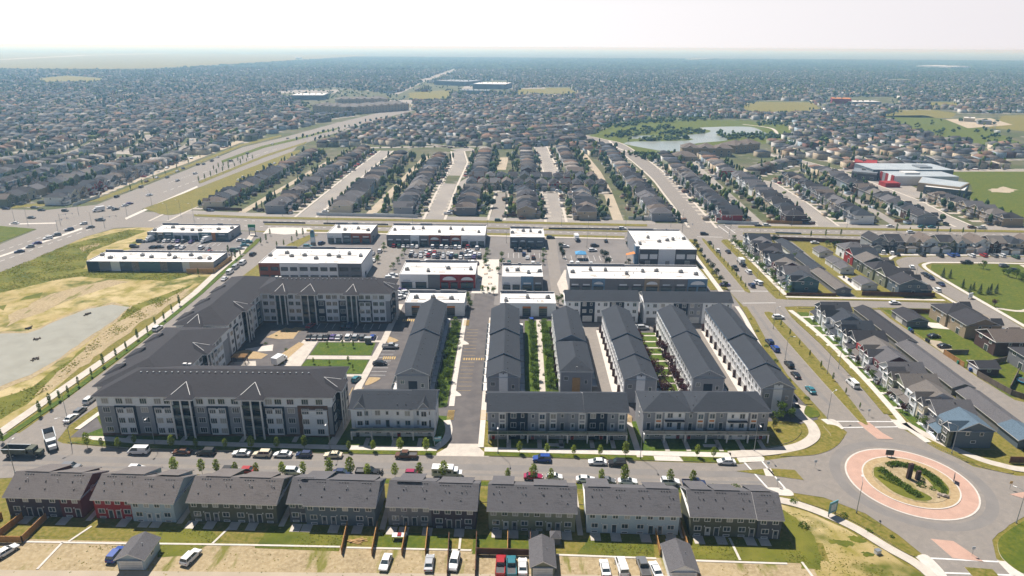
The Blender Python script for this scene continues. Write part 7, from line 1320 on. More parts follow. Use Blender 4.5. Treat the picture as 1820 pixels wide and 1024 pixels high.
# ---------------------------------------------------------------- lamps, signals, signs
def lamp(label, x, y, rz=0, h=8.2, arm=1.8, z=.1):
    t = thing('street_lamp', label, 'street lamp', (x, y, z), rz, 'street lamps'); k = (h, arm)
    def fp(): mb = MB(); mb.tube((0, 0, 0), (0, 0, h), .09, .055, 'metal_grey', 8); mb.tube((0, 0, 0), (0, 0, .5), .16, .16, 'metal_grey', 8); return mb.mesh('pole')
    def fa(): mb = MB(); mb.tube((0, 0, h - .1), (arm * .5, 0, h + .35), .045, .04, 'metal_grey', 5); mb.tube((arm * .5, 0, h + .35), (arm, 0, h + .4), .04, .035, 'metal_grey', 5); return mb.mesh('arm')
    def fh(): mb = MB(); mb.box(arm - .15, arm + .6, -.16, .16, h + .3, h + .45, 'trim_white'); return mb.mesh('lamp_head')
    link('pole', cached(('lp', k), fp), t); link('arm', cached(('la', k), fa), t); link('lamp_head', cached(('lh', k), fh), t); return t
s = 3.878
for lb, p in [('street lamp before the long apartment block, near its left side', (275, 790)), ('street lamp at the north kerb right of the central drive', (885, 806)), ('street lamp at the gap between the two balcony blocks', (1138, 816)), ('street lamp at the right end of the orange-panelled block', (1340, 802)), ('street lamp before the two-gabled townhouses', (587, 800))]:
    x, y = P(*p); lamp(lb, x, y, -PI / 2)
for lb, p, a in [('street lamp on the lower left rim of the roundabout verge', (1522, 912), 1.2), ('street lamp on the grass right of the lower roundabout exit', (1806, 930), 2.4), ('street lamp on the verge before the blue-roofed corner house', (1691, 807), 2.6), ('street lamp at the roundabout end of the curving path', (1470, 745), .6), ('street lamp by the corner lawn path', (1463, 758), .3)][:4] + \
    [('street lamp at the left edge of the bottom road corner', (27, 842), 1.5), ('street lamp at the corner pavement beside the dump trucks', (127, 790), -2.2), ('street lamp above the small lawn beside parked cars on the left street', (120, 745), 2.6)] + \
    [('street lamp in the verge beside the long townhouse row', (1395, 640), 0), ('street lamp in the avenue median below the side street', (1470, 665), 0), ('street lamp on the north-west corner of the avenue crossing', (1374, 585), .5), ('street lamp beside the near avenue gardens', (1490, 656), PI), ('street lamp on the alley side of the park street', (1625, 505), 0)]:
    x, y = P(*p); lamp(lb, x, y, a)
for i, (u, v) in enumerate([(348, 413), (300, 392), (165, 408), (50, 400), (26, 393), (322, 385), (270, 365), (345, 392)]): lamp(f'street lamp at the boulevard junction, {ordn(i)} of its scattered group', *P(u, v), random.choice([0, PI]), 10)
for i, (u, v) in enumerate([(502, 384), (582, 396), (733, 398), (866, 399), (998, 402), (1045, 416), (1112, 404), (1213, 404)]): lamp(f'street lamp on the arterial road, {ordn(i)} from the left', *P(u, v), PI / 2, 9.5)
for i, (u, v) in enumerate([(1407, 402), (1505, 405), (1640, 408), (1750, 412)]): lamp(f'street lamp on the arterial verge right of the crossing, {ordn(i)} from the left', *P(u, v), PI / 2, 9.5)
for i, (u, v) in enumerate([(1350, 425), (1300, 445), (1310, 470), (1345, 500), (1385, 525)]): lamp(f'street lamp among the avenue gardens, {ordn(i)} from the far end', *P(u, v), PI, 8)
for i, (u, v) in enumerate([(820, 440), (900, 432), (1043, 440), (1078, 432), (725, 420), (790, 465), (960, 466)]): lamp('parking lot lamp ' + ['in the middle of the busy lot', 'behind the pale shop with blue corner', 'above the blue canopy tent', 'right of the blue canopy tent', 'at the left edge of the busy lot', 'behind the white and red arched shops', 'at the lower left corner of the canopy lot'][i], *P(u, v), 0, 7)
def signal(label, x, y, rz):
    t = thing('traffic_signal', label, 'traffic light', (x, y, .1), rz, 'traffic signals'); mb = MB(); mb.tube((0, 0, 0), (0, 0, 6.6), .12, .08, 'metal_grey', 8); mb.build('pole', t); mb = MB(); mb.tube((0, 0, 5.8), (7, 0, 6.3), .08, .05, 'metal_grey', 6); mb.build('mast_arm', t)
    for u in (3.4, 6.8): mb = MB(); mb.box(u - .18, u + .18, -.15, .15, 5.4, 6.5, 'sign_face'); mb.box(u - .1, u + .1, -.2, -.14, 6.1, 6.35, 'lamp_red'); mb.build('signal_head', t)
for i, (u, v, a) in enumerate([(226, 384, -2.2), (108, 400, .6), (186, 404, .4), (140, 382, -2), (103, 411, 1.2)]): signal(f'traffic signal at the boulevard junction, {ordn(i)} counted from the upper right', *P(u, v), a)
for i, (u, v, a) in enumerate([(1192, 404, 0), (1300, 402, PI), (1212, 419, .4), (1296, 421, 2.7)]): signal(f'traffic signal where the avenue meets the arterial road, {["upper left", "upper right", "lower left", "lower right"][i]}', *P(u, v), a)
t = thing('pylon_sign', 'green-topped two-legged pylon sign beside the van lot', 'sign', P(449, 418)); mb = MB(); mb.box(-1.8, -1.5, -.15, .15, 0, 6, 'metal_dark'); mb.box(1.5, 1.8, -.15, .15, 0, 6, 'metal_dark'); mb.build('post', t); mb = MB(); mb.box(-2, 2, -.25, .25, 4.4, 6.1, 'sign_green'); mb.box(-1.6, 1.6, -.3, .3, 2.6, 4.2, 'sign_face'); mb.build('sign_panel', t)
t = thing('pylon_sign', 'tall blue-grey round-topped pylon sign by the drive-in entrance', 'sign', P(557, 436)); mb = MB(); mb.box(-1.3, 1.3, -.4, .4, 0, 1.6, 'stone_veneer'); mb.build('base', t); mb = MB(); mb.box(-1.2, 1.2, -.3, .3, 1.6, 7.4, 'sign_face'); mb.tube((0, -.3, 7.4), (0, .3, 7.4), 1.0, 1.0, 'trim_blue', 14); mb.box(-1, 1, -.36, -.3, 4.6, 6.8, 'sign_teal'); mb.box(-1, 1, -.36, -.3, 2.2, 4.2, 'siding_white'); mb.build('sign_panel', t)
t = thing('notice_board', 'two-faced blue notice board on posts on the townhouse lawn by the central drive', 'sign', P(778, 792)); mb = MB(); mb.box(-.9, -.78, -.06, .06, 0, 2.2, 'trim_white'); mb.box(.78, .9, -.06, .06, 0, 2.2, 'trim_white'); mb.build('post', t); mb = MB(); mb.box(-1, 1, -.08, .08, 1.3, 2.6, 'sign_teal'); mb.box(-.8, .8, -.1, -.08, 2.0, 2.45, 'sign_face'); mb.build('sign_panel', t)
t = thing('billboard', 'teal and pale billboard on two legs on the scrub below the roundabout', 'sign', P(1478, 917), .5); mb = MB(); mb.box(-1.2, -1.05, -.08, .08, 0, 1.6, 'metal_dark'); mb.box(1.05, 1.2, -.08, .08, 0, 1.6, 'metal_dark'); mb.build('post', t); mb = MB(); mb.box(-1.35, 1.35, -.1, .1, 1.0, 3.9, 'sign_teal'); mb.box(-.9, .9, -.13, -.1, 1.5, 3.3, 'sign_face'); mb.build('sign_panel', t)
t = thing('utility_box', 'small white utility cabinet lying in the scrub ground at lower right', 'cabinet', P(1559, 984), .3); mb = MB(); mb.box(-.6, .6, -.4, .4, 0, .9, 'trim_white'); mb.build('cabinet_body', t); mb = MB(); mb.box(-.64, .64, -.44, .44, .9, 1.0, 'metal_grey'); mb.build('lid', t)
t = thing('notice_board', 'pale notice board at the near edge of the park lawn', 'sign', P(1724, 531), .4); mb = MB(); mb.box(-1.2, 1.2, -.15, .15, .6, 2.6, 'siding_light'); mb.build('sign_panel', t); mb = MB(); mb.box(-1.1, -.9, -.1, .1, 0, .6, 'metal_dark'); mb.box(.9, 1.1, -.1, .1, 0, .6, 'metal_dark'); mb.build('post', t)
for lb, p, a in [('dark chevron board on the top rim of the roundabout', (1580, 813), -.1), ('dark chevron board on the right rim of the roundabout', (1694, 857), 1.0)]:
    t = thing('chevron_sign', lb, 'sign', (*P(*p), .2), a, 'chevron boards'); mb = MB(); mb.box(-1.0, 1.0, -.06, .06, .5, 2.0, 'metal_dark'); mb.build('sign_panel', t); mb = MB(); mb.box(-.6, -.5, -.05, .05, 0, .5, 'metal_grey'); mb.box(.5, .6, -.05, .05, 0, .5, 'metal_grey'); mb.build('post', t)
for i, (u, v) in enumerate([(1364, 835), (1381, 865), (1727, 988), (1794, 870), (1448, 832), (1543, 740)]):
    t = thing('road_sign', 'small road sign ' + ['in the upper lane before the west crossing', 'in the lower lane before the west crossing', 'on the lower traffic island', 'with yellow board on the right traffic island', 'at the tip of the west grass island', 'at the top of the upper pink island'][i], 'sign', (*P(u, v), .15), 0, 'road signs'); mb = MB(); mb.tube((0, 0, 0), (0, 0, 2.2), .04, .04, 'metal_grey', 5); mb.build('post', t); mb = MB(); mb.box(-.35, .35, -.03, .03, 1.5, 2.2, 'paint_yellow' if i in (3,) else 'sign_face'); mb.build('sign_panel', t)
# ---- roundabout island
RI = .3; t = thing('sculpture', 'two tall rusty steel blocks standing in the roundabout island', 'sculpture', (RC[0] + 1.1, RC[1] + 1.2, RI), .1)
mb = MB(); mb.box(-1.5, -.45, -.35, .35, 0, 4.2, 'rust_steel'); mb.build('tall_block', t); mb = MB(); mb.box(.45, 1.45, -.95, -.25, 0, 2.4, 'rust_steel'); mb.build('short_block', t)
def bed(name, pts, m): return slab(name, smooth(pts), m, RI + .04)
cx0, cy0 = RC
bed('planted_bed', [(cx0 - 7.9, cy0 + 2), (cx0 - 6, cy0 + 5.6), (cx0 - 3.6, cy0 + 5), (cx0 - 2, cy0 - 1), (cx0 + 1.5, cy0 - 6.6), (cx0 - 2.5, cy0 - 7.6), (cx0 - 6.4, cy0 - 4.4), (cx0 - 7.9, cy0 + 2)], 'rank_grass'); bed('planted_bed', [(cx0 - 2.4, cy0 + 7.9), (cx0 + 3, cy0 + 7.6), (cx0 + 7.4, cy0 + 3), (cx0 + 7.8, cy0 - 2.6), (cx0 + 5.2, cy0 - 6), (cx0 + 4.4, cy0 - 4), (cx0 + 4.2, cy0 + 2), (cx0 + 1.2, cy0 + 6), (cx0 - 2.4, cy0 + 7.9)], 'rank_grass')
arc = [(cx0 + 7.0 * math.cos(a) * 1 + .2, cy0 + 7.3 * math.sin(a)) for a in np.linspace(1.85, -.72, 26)]; arc = [(cx0 + (x - cx0) * .86, cy0 + (y - cy0) * .95) for x, y in arc]
trees('in the hedge arc right of the roundabout sculpture', arc[:21], 'shrub', 1.15, 'roundabout hedge shrubs', 'top', .1, RI)
trees('in the broad planting left of the roundabout sculpture', [(cx0 - 5 + .22 * k + random.uniform(-.6, .6), cy0 + 4.6 - .68 * k) for k in range(16)], 'shrub', 1.1, 'roundabout shrubs', 'top', .15, RI)
trees('in the outer planting right of the roundabout sculpture', [(cx0 + 7.0 * math.cos(a), cy0 + 7.2 * math.sin(a)) for a in np.linspace(.9, -.75, 12)], 'shrub', .75, 'roundabout outer shrubs', 'top', .2, RI)
trees('in the low edging row left in the roundabout', [(cx0 - 6.6 + .38 * k * (1 + .01 * k), cy0 + 1.6 - .55 * k) for k in range(15)], 'shrub', .5, 'roundabout edging shrubs', 'top', .15, RI)
for i, (dx, dy, sc) in enumerate([(1.6, -1.8, 1.25), (3.1, .6, .9), (3.6, -3.2, .85)]): tree(['big round green shrub just below the rusty blocks', 'round shrub to the right of the rusty blocks', 'round shrub near the rocks in the roundabout'][i], cx0 + dx, cy0 + dy, 'shrub', sc, 'round shrubs', RI)
def rock(label, x, y, r, z=RI):
    mb = MB(); V = ICO * RNG.uniform(.7, 1.15, (12, 1)) * np.array([r, r * .7, r * .45])
    for f in ICF: mb.face([tuple(V[i]) for i in f], 'rock')
    return tag(mb.build('rock', None, (x, y, z + r * .25), random.uniform(0, 3)), label, 'rock', 'rocks')
for i, (dx, dy, r) in enumerate([(4.0, -5.4, .8), (4.9, -6.0, 1.0), (3.2, -6.3, .5), (-.8, 7.9, .6)]): rock(['left rock at the foot of the roundabout planting', 'largest rock at the foot of the roundabout planting', 'smallest rock at the foot of the roundabout planting', 'single rock beside the chevron board on the island'][i], cx0 + dx, cy0 + dy, r)
# ---- fences
def fence(label, pts, h=1.7, m='fence_cedar', z=.05, posts=True):
    t = thing('fence', label, 'fence', (pts[0][0], pts[0][1], z)); ox, oy = pts[0]; mb = MB()
    for a, b in zip(pts, pts[1:]):
        d = math.hypot(b[0] - a[0], b[1] - a[1]); an = math.atan2(b[1] - a[1], b[0] - a[0]); mb.obox((a[0] + b[0]) / 2 - ox, (a[1] + b[1]) / 2 - oy, .05, d, .06, h, an, m); mb.obox((a[0] + b[0]) / 2 - ox, (a[1] + b[1]) / 2 - oy, h, d, .16, .08, an, m)
    mb.build('board_panel', t)
    if posts:
        mb = MB()
        for a, b in zip(pts, pts[1:]):
            d = math.hypot(b[0] - a[0], b[1] - a[1]); n = max(1, int(d / 2.4))
            for k in range(n + 1): mb.box(a[0] + (b[0] - a[0]) * k / n - ox - .09, a[0] + (b[0] - a[0]) * k / n - ox + .09, a[1] + (b[1] - a[1]) * k / n - oy - .09, a[1] + (b[1] - a[1]) * k / n - oy + .09, 0, h + .14, m)
        mb.build('post', t)
    return t
fence('cedar fence enclosing the yard at the lower left corner', [(-108.9, 126.3), (-110.2, 118.6), (-103.7, 118.6), (-103.5, 126.2)], 1.6); fence('short cedar fence at the left picture edge', [(-113.5, 126.4), (-117.5, 118.8), (-110.4, 118.6)], 1.6)
for lb, a, b in [('long cedar fence between yards of the charcoal terrace', (-35.9, 124), (-35.2, 115.8)), ('cedar fence at the right edge of the charcoal terrace', (-29.3, 124), (-28.8, 115.4)), ('cedar fence behind the left half of the two-tone terrace', (-22.8, 123.6), (-22.6, 115.6)), ('cedar fence behind the middle of the two-tone terrace', (-18.1, 123.4), (-17.7, 115.6)),
    ('brown fence behind the near-black half of the two-tone terrace', (-13.2, 120.6), (-12.6, 109.6)), ('brown fence at the right end of the two-tone terrace', (-7.3, 121), (-7, 109.6)), ('brown fence left of the dark shed by the sage terrace', (4.3, 122), (4.2, 115.8)), ('fence dividing the sage terrace yards at left', (-.6, 121.8), (-.6, 116)), ('cedar fence right of the narrow shed by the sage terrace', (8.9, 122), (8.9, 117)),
    ('cedar fence left of the narrow grey-roofed garage', (31.5, 122.6), (31.2, 115.8)), ('long leaning cedar fence between the two rightmost terraces', (37.6, 124.8), (37.1, 108.6))]:
    fence(lb, [a, b], 1.6, 'fence_brown' if 'brown' in lb else 'fence_cedar')
fence('dark brown fence along the dirt lots behind the sage terrace', [(-7.2, 115.9), (4.1, 115.6)], 1.6, 'fence_brown'); fence('cedar fence angling round the low shops beside the field', [(-150.8, 300.6), (-138.6, 301), (-138.4, 322)], 2.2, 'deck_wood')
fence('grey fence with cedar rail bending beside the trampoline yard', [(151.2, 199.6), (153.4, 187), (156.6, 183), (162, 181), (186, 179)], 1.8, 'fence_grey'); fence('long grey fence left of the trampoline yard', [(155, 190), (166, 202)], 1.9, 'fence_grey'); fence('grey fence behind the white-doored garage', [(156, 206.5), (168, 211)], 1.8, 'fence_grey'); fence('orange cedar fence along the alley opposite the garages', [(150.4, 216.6), (151, 206.6)], 1.7); fence('cedar return of the alley fence by the lawn', [(150.4, 216.8), (159, 217)], 1.6, 'fence_grey')
fence('dark fence along the north side of the side street', [(150.6, 276.4), (181, 275)], 1.8, 'fence_brown'); fence('low dark fence before the teal corner house', [(118, 275.8), (139, 275.4)], 1.2, 'fence_brown'); fence('long dark fence along the arterial behind the alley', [(136, 366.5), (192, 360)], 2.0, 'fence_brown'); fence('brown fence at the corner house by the roundabout', [(128, 150.6), (150, 150)], 1.8, 'fence_brown')
fence('dark brown fence behind the end garage on the side street', [(158.8, 256), (172, 255)], 1.8, 'fence_brown')
for i, (u0, u1, v0, v1, m) in enumerate([(563, 700, 383, 386, 'fence_white'), (664, 742, 384, 387.5, 'fence_white'), (1117, 1186, 390, 393, 'fence_white'), (1275, 1348, 397, 400, 'fence_white'), (1362, 1425, 397, 399, 'fence_cedar'), (1590, 1618, 395, 396, 'fence_cedar'), (368, 430, 373, 375, 'fence_brown'), (895, 960, 385, 387, 'fence_brown'), (450, 470, 374, 376, 'fence_brown')]):
    fence(f'{dict(fence_white="pale", fence_cedar="orange", fence_brown="dark")[m]} yard fence along the arterial road, {ordn([0, 1, 2, 3, 0, 1, 0, 1, 2][i])} of its colour', [P(u0, v0), P(u1, v1)], 1.8, m)
fence('white curved fence round the corner houses across the boulevard', px((130, 367), (176, 352), (178, 346)), 1.9, 'fence_white'); fence('red-orange fence along the lane near the sports centre', px((1512, 376), (1540, 390)), 1.8)
fence('long low hedge-like dark barrier in the arterial median, left one', px((468, 397), (543, 398.5)), .9, 'trim_dark', .2, False); fence('long low dark barrier in the arterial median, middle one', px((575, 399), (690, 401)), .9, 'trim_dark', .2, False); fence('dark barrier in the arterial median behind the blue canopy lot', px((975, 408), (1105, 409.5)), .9, 'trim_dark', .2, False)
fence('bluish low barrier in the arterial median right of the crossing', px((1378, 415.5), (1424, 416.8)), .8, 'trim_blue', .2, False)
# ---- small outbuildings of the dirt lots
garage_row('small pale garage standing alone on the dirt lots', -79.1, -73.6, 110.9, 117.0, 'shingle_grey', 'siding_paleblue', 's', 1); garage_row('narrow sage garage with white door on the dirt lots', 4.2, 8.8, 109.6, 117, 'shingle_grey', 'siding_sage', 's', 1); garage_row('white-sided grey-roofed garage at the right of the dirt lots', 31.6, 37.0, 108.6, 116, 'shingle_grey', 'siding_white', 's', 1)
t = thing('garden_shed', 'small dark gabled shed behind the sage terrace', 'shed', (8.6, 119)); mb = MB(); mb.box(-.0, 2, 0, 2, 0, 1.9, 'siding_mid'); mb.build('wall', t); mb = MB(); roof(mb, 0, 2, 0, 2, 1.9, .9, 'hip', 'x', .2, 'shingle_grey', 'trim_white'); mb.build('roof', t)
t = thing('canopy_tent', 'blue square canopy tent standing in the shops parking lot', 'canopy', P(840 + 755 / 3.939, 370 + 355 / 3.939)); mb = MB()
for a, b in ((-2.2, -2.2), (2.2, -2.2), (2.2, 2.2), (-2.2, 2.2)): mb.box(a - .12, a + .12, b - .12, b + .12, 0, 3, 'trim_white')
mb.build('post', t); mb = MB(); roof(mb, -2.3, 2.3, -2.3, 2.3, 3.1, 1.2, 'hip', 'x', .4, 'canvas_blue', 'canvas_blue'); mb.build('canopy_roof', t)
t = thing('trampoline', 'round blue trampoline in the fenced corner yard', 'trampoline', (163.4, 195.5, .05)); mb = MB(); mb.tube((0, 0, .75), (0, 0, .8), 1.75, 1.75, 'metal_dark', 20); mb.build('mat', t); mb = MB()
for k in range(20): a, b = k * PI / 10, (k + 1) * PI / 10; mb.face([(1.75 * math.cos(a), 1.75 * math.sin(a), .84), (2.15 * math.cos(a), 2.15 * math.sin(a), .8), (2.15 * math.cos(b), 2.15 * math.sin(b), .8), (1.75 * math.cos(b), 1.75 * math.sin(b), .84)], 'water_blue')
mb.build('rim_pad', t)
for k in range(6): mb = MB(); a = k * PI / 3; mb.tube((2.1 * math.cos(a), 2.1 * math.sin(a), 0), (2.1 * math.cos(a), 2.1 * math.sin(a), 2.4), .04, .04, 'metal_grey', 5); mb.build('leg', t)
t = thing('park_shelter', 'brown-roofed shelter pavilion at the near edge of the park', 'shelter', (222, 256, .1), -.25); mb = MB()
for a in range(4):
    for b in (-2.6, 2.6): mb.box(a * 4 - 6.2, a * 4 - 5.8, b - .2, b + .2, 0, 2.8, 'siding_white')
mb.build('post', t); mb = MB(); roof(mb, -7, 7, -3, 3, 2.8, 1.4, 'hip', 'x', .5, 'shingle_brown', 'trim_white'); mb.build('roof', t)
for i, (x, y, c) in enumerate([(151.3, 203.6, 'bin_blue'), (150.8, 209.2, 'bin_green'), (151.2, 213.2, 'bin_blue'), (149.8, 235.4, 'bin_black'), (149.9, 236.6, 'bin_blue'), (150, 238, 'bin_green'), (157, 181.8, 'bin_blue'), (150.8, 226.8, 'bin_black'), (150.8, 228, 'bin_black'), (154, 296, 'bin_blue'), (153.6, 300, 'bin_black'), (153.9, 252.4, 'bin_green')]):
    t = thing('wheelie_bin', f'{dict(bin_blue="blue", bin_green="green", bin_black="black")[c]} wheeled bin ' + ['by the garage with white door', 'outside the cedar fence end', 'behind the cedar alley fence middle', 'leftmost of the trio below the double garage', 'middle of the trio below the double garage', 'rightmost of the trio below the double garage', 'at the bend of the grey fence', 'left of a pair by the gravel pad', 'right of a pair by the gravel pad', 'before the far white garage', 'beyond the far white garage', 'at the corner of the white-doored double garage'][i], 'bin', (x, y, .06), PI, 'wheeled bins'); mb = MB(); mb.box(-.35, .35, -.35, .35, .1, 1.05, c); mb.build('body', t); mb = MB(); mb.box(-.38, .38, -.4, .38, 1.05, 1.13, c); mb.build('lid', t)
t = thing('play_frame', 'small wooden play frame with a white board behind the grey half terrace', 'play frame', (-23.9, 120.6, .06)); mb = MB()
for a in (-1.4, 1.4): mb.box(a - .06, a + .06, -.6, -.48, 0, 1, 'deck_wood'); mb.box(a - .06, a + .06, .48, .6, 0, 1, 'deck_wood')
mb.build('leg', t); mb = MB(); mb.box(-1.5, 1.5, -.7, .7, .95, 1.02, 'trim_white'); mb.box(-.4, .4, -.5, .5, 1.02, 1.2, 'siding_red'); mb.build('table_top', t)
t = thing('lumber_pile', 'loose pile of sawn timber in the charcoal terrace yard', 'timber pile', (-32.5, 119.6, .06)); 
for k in range(9): mb = MB(); mb.obox(random.uniform(-1, 1), random.uniform(-.6, .6), .03 * k, random.uniform(2, 4), .2, .09, random.uniform(-.35, .35), 'deck_wood'); mb.build('plank', t)
for lb, x, y in [('wide tan dirt heap with ruts between balcony blocks', 32.9, 172)]:
    mb = MB(); V = ICO * RNG.uniform(.8, 1.1, (12, 1)) * np.array([2.0, 3.2, 1.0])
    for f in ICF: mb.face([tuple(V[i]) for i in f], 'tan_gravel')
    tag(mb.build('dirt_heap', None, (x, y, .1)), lb, 'dirt heap')
for i, (u, v) in enumerate([(55, 583), (66, 603), (62, 640), (154, 560)]):
    t = thing('driftwood_clump', f'dark clump of debris in the muddy pond, {ordn(i)} from the upper left', 'debris', (*P(u, v), .08), 0, 'pond debris')
    for k in range(7): mb = MB(); mb.obox(random.uniform(-1, 1) * (1 if i < 3 else .3), random.uniform(-1, 1), 0, random.uniform(.6, 2.2), .25, random.uniform(.2, .6), random.uniform(0, 3), 'bark'); mb.build('stick', t)
# courtyard pieces: pergola, benches, ring fountain, small trees
trees('on the courtyard lawns, bare young trees', [(-65, 220), (-60, 221.5), (-55.6, 219), (-66, 206), (-60.4, 205), (-54.6, 207), (-63, 201.6), (-52, 202)], 'sap', .45, 'courtyard saplings'); trees('around the courtyard beds', [(-86, 229), (-83, 233), (-87.4, 222), (-78.6, 217), (-76.4, 206), (-94, 211), (-90, 214)], 'shrub', .7, 'courtyard shrubs')
t = thing('pergola', 'brown timber pergola beside the courtyard ramp', 'pergola', (-90.5, 206.5, .12)); mb = MB()
for a in (-2, 2):
    for b in (-1.2, 1.2): mb.box(a - .1, a + .1, b - .1, b + .1, 0, 2.5, 'fence_brown')
mb.build('post', t); mb = MB()
for k in range(9): mb.box(-2.3, 2.3, -1.4 + k * .35, -1.3 + k * .35, 2.5, 2.65, 'deck_wood')
mb.build('slats', t)
t = thing('kiosk', 'small grey kiosk at the corner of the upper courtyard lawn', 'kiosk', (-51.2, 223.2, .14)); mb = MB(); mb.box(-1, 1, -.7, .7, 0, 2.1, 'siding_mid'); mb.build('wall', t); mb = MB(); mb.box(-1.2, 1.2, -.9, .9, 2.1, 2.25, 'metal_grey'); mb.build('roof', t)
for i, (x, y) in enumerate([(-14.6, 296), (-14.2, 290), (-10.2, 297), (-9.8, 288), (-12.2, 302), (-12.4, 284), (-10, 308), (-14, 312)]):
    t = thing('bench', f'low timber bench on the plaza between the shops, {ordn(i)} of the scattered set', 'bench', (x, y, .12), random.uniform(0, 3), 'plaza benches'); mb = MB(); mb.box(-.9, .9, -.25, .25, .4, .48, 'deck_wood'); mb.build('seat', t)
    for a in (-.7, .7): mb = MB(); mb.box(a - .06, a + .06, -.22, .22, 0, .4, 'metal_dark'); mb.build('leg', t)
# front garden paths of the avenue houses
for k in range(11):
    y = 160 + k * 9.0; slab('garden_path', [(112.6 if k > 1 else 115, y), (118, y), (118, y + 1.3), (112.6 if k > 1 else 115, y + 1.3)], 'concrete_light', .2)
for k in range(9): y = 282 + k * 9.3; slab('garden_path', [(118.4, y), (124, y), (124, y + 1.2), (118.4, y + 1.2)], 'concrete_light', .2)
slab('front_gardens', [(113.2, 158), (119, 158), (119, 256), (114.6, 256)], 'lawn_lush', .1); slab('front_gardens', [(119.4, 276), (125, 276), (126, 360), (121.4, 360)], 'lawn_lush', .1)
for k in range(12): x = 192 + k * 8.8; slab('driveway_pad', [(x - 1.6, 338), (x + 2.4, 338), (x + 2.4, 343.6 - k * .3), (x - 1.6, 343.6 - k * .3)], 'concrete', .1)
slab('concrete_pad', [(152, 303), (156, 303), (156, 283), (151.4, 283)], 'concrete_light', .1); slab('concrete_pad', [(158.6, 247), (166, 245), (166, 239), (158.6, 241)], 'concrete_light', .1); slab('back_gardens', [(150.8, 262), (183, 260), (183, 180), (152, 186)], 'lawn', .045); slab('back_gardens', [(152, 275), (185, 273), (187, 335), (156, 340)], 'lawn_dry', .045)
slab('concrete_pad', [(150.9, 230), (156, 228), (156, 218), (151, 218)], 'gravel_lane', .07); slab('house_lots', [(117, 272), (140, 272), (142, 362), (119, 362)], 'lawn_dry', .042); slab('house_lots', [(115, 157), (136, 157), (137, 258), (116, 258)], 'lawn_dry', .042)
# ---------------------------------------------------------------- grass tufts (nobody could count them)
def tufts(name, polys, dens, hgt, cols, label, seed):
    g = np.random.default_rng(seed); XS_, YS_ = [], []
    for p in polys:
        p = list(p); xs_, ys_ = [a for a, b in p], [b for a, b in p]; A_ = (max(xs_) - min(xs_)) * (max(ys_) - min(ys_)); n = int(A_ * dens); X = g.uniform(min(xs_), max(xs_), n); Y = g.uniform(min(ys_), max(ys_), n); k = inpoly(X, Y, p)
        k &= (np.sin(X * .31 + 1.3 * np.sin(Y * .22)) + np.sin(Y * .41 + 1.7 * np.sin(X * .17)) + g.normal(0, .8, n)) > -.3; XS_.append(X[k]); YS_.append(Y[k])
    X, Y = np.concatenate(XS_), np.concatenate(YS_); n = len(X); a = g.uniform(0, PI, n); r = g.uniform(.12, .42, n) * (hgt / .2) ** .5; h_ = g.uniform(.4, 1.2, n) * hgt
    V = np.zeros((n, 6, 3))
    for j, da in enumerate((0, PI / 2)):
        V[:, j * 3, 0] = X - r * np.cos(a + da); V[:, j * 3, 1] = Y - r * np.sin(a + da); V[:, j * 3 + 1, 0] = X + r * np.cos(a + da); V[:, j * 3 + 1, 1] = Y + r * np.sin(a + da); V[:, j * 3 + 2, 0] = X + g.normal(0, .1, n); V[:, j * 3 + 2, 1] = Y + g.normal(0, .1, n); V[:, j * 3 + 2, 2] = h_
    V[:, :, 2] += .05; Fc = (np.arange(n) * 6)[:, None, None] + np.array([(0, 1, 2), (3, 4, 5)])[None]; c = np.array(cols)[g.integers(0, len(cols), n)] * g.uniform(.8, 1.2, (n, 1))
    return npmesh(name, V.reshape(-1, 3), [Fc.reshape(-1, 3)], [np.repeat(c, 2, 0)], 'stuff', label, 'grass', AM_G)
GC = [(.24, .27, .03), (.34, .31, .06), (.17, .21, .02), (.42, .36, .10)]
RG = [px((230, 545), (300, 520), (345, 505), (250, 570), (170, 622), (90, 690), (0, 745), (-30, 745), (-30, 720), (60, 685), (140, 628), (205, 575)), px((-40, 500), (120, 435), (230, 408), (262, 410), (160, 448), (150, 478), (350, 486), (300, 500), (140, 492), (90, 500), (0, 520), (-40, 530))]
for p in RG: flat('rank_grass', dense(p, 4, .8), 'rank_grass', .045)
for p in [px((45, 528), (75, 520), (70, 530), (35, 534)), px((-5, 545), (12, 542), (5, 552))]: flat('rank_grass', dense(p, 3, .6), 'rank_grass', .047)
for p in [px((20, 560), (90, 522), (190, 498), (230, 500), (130, 530), (60, 562), (10, 580)), px((180, 590), (240, 555), (330, 515), (350, 512), (250, 575), (170, 635), (100, 690), (60, 705)), px((140, 440), (175, 432), (178, 436), (146, 448))]: flat('bare_soil', dense(p, 4, 1.0), 'soil', .046)
g3 = random.Random(8)
for k in range(22):
    t_ = g3.random(); cx_2, cy_2 = P(1405 + 190 * t_ + g3.uniform(-30, 50), 895 + 110 * t_ + g3.uniform(-25, 25)); rr_ = g3.uniform(.6, 2.4)
    if inpoly(np.array([cx_2]), np.array([cy_2]), [(61, 131), (66, 130), (74, 124), (79, 117), (82, 110), (62, 106)])[0]: flat('rank_grass', [(cx_2 + rr_ * g3.uniform(.5, 1.4) * math.cos(a), cy_2 + rr_ * g3.uniform(.4, .9) * math.sin(a)) for a in np.linspace(0, 6.1, 18)], 'rank_grass', .062 + k * .001)
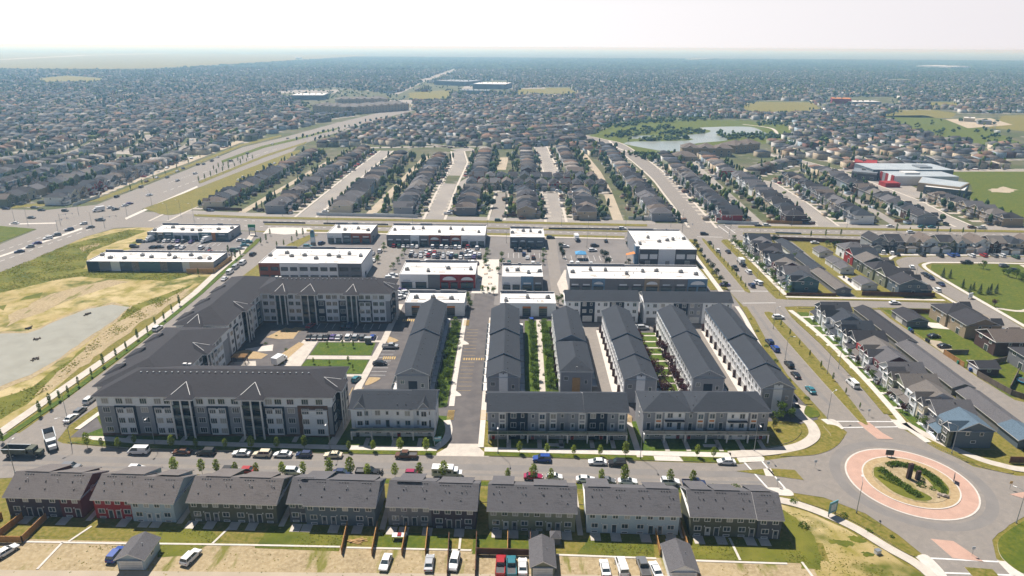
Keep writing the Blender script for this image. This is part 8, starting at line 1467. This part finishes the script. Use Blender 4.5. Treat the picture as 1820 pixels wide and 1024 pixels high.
flat('yard_edge_grass', dense([(61, 131), (63, 131), (66, 124), (65, 116), (63, 112), (59, 112), (61, 118)], 1.5, .4), 'rank_grass', .061)
tufts('field_weeds', RG, 3.0, .25, GC, 'rank weeds along the edges of the empty field', 1)
tufts('yard_weeds', [[(-53, 124), (-36, 123.6), (-36, 117), (-54, 117.6)], [(18, 122.2), (31, 121.8), (30, 115.2), (14, 116.4)], [(38.6, 121.2), (60, 120.4), (62, 113.8), (38.6, 115)], [(-77, 123), (-68, 124.6), (-62, 120), (-68, 115), (-73, 114.4), (-75, 119)], [(-94, 118.4), (-79, 118), (-80, 116.4), (-94, 116.8)]], 6, .12, GC, 'weedy grass in the unfinished back yards', 2)
tufts('scrub_weeds', [[(60, 131), (66, 130), (74, 124), (79, 117), (83, 108), (60, 104), (62, 113), (66, 121)]], 3, .1, GC, 'patchy weeds on the scrub ground below the roundabout', 3)
tufts('lot_weeds', [[(-100, 118), (60, 113), (60, 108), (-100, 110)]], .35, .1, GC, 'sparse weeds on the dirt lots', 4)
for i, (u, v, sc) in enumerate([(1410, 893, 1.0), (1428, 936, 1.3), (1500, 918, 1.0), (1585, 955, .7), (1545, 945, .8)]): tree(f'wild bush on the scrub ground below the roundabout, {ordn(i)} from the left', *P(u, v), 'shrub', sc, 'wild bushes', .05)
# distant woodland belt and parked clutter is in far stuff; storm pond reeds are pond_trees
# ---------------------------------------------------------------- haze: one closed box of even air
mb = MB(); mb.box(-62000, 62000, -2500, 62000, -1.2, 103, 'trim_white'); hz = mb.build('haze'); hz['kind'] = 'stuff'
m = bpy.data.materials.new('haze_air'); m.use_nodes = True; nt = m.node_tree; nt.nodes.clear(); o_ = nt.nodes.new('ShaderNodeOutputMaterial'); v = nt.nodes.new('ShaderNodeVolumePrincipled')
v.inputs['Color'].default_value = (.36, .66, 1.0, 1); v.inputs['Absorption Color'].default_value = (1, 1, 1, 1); v.inputs['Density'].default_value = HAZE_D; v.inputs['Anisotropy'].default_value = .3; nt.links.new(v.outputs[0], o_.inputs['Volume']); hz.data.materials.clear(); hz.data.materials.append(m)
print('objects', len(SC.objects))
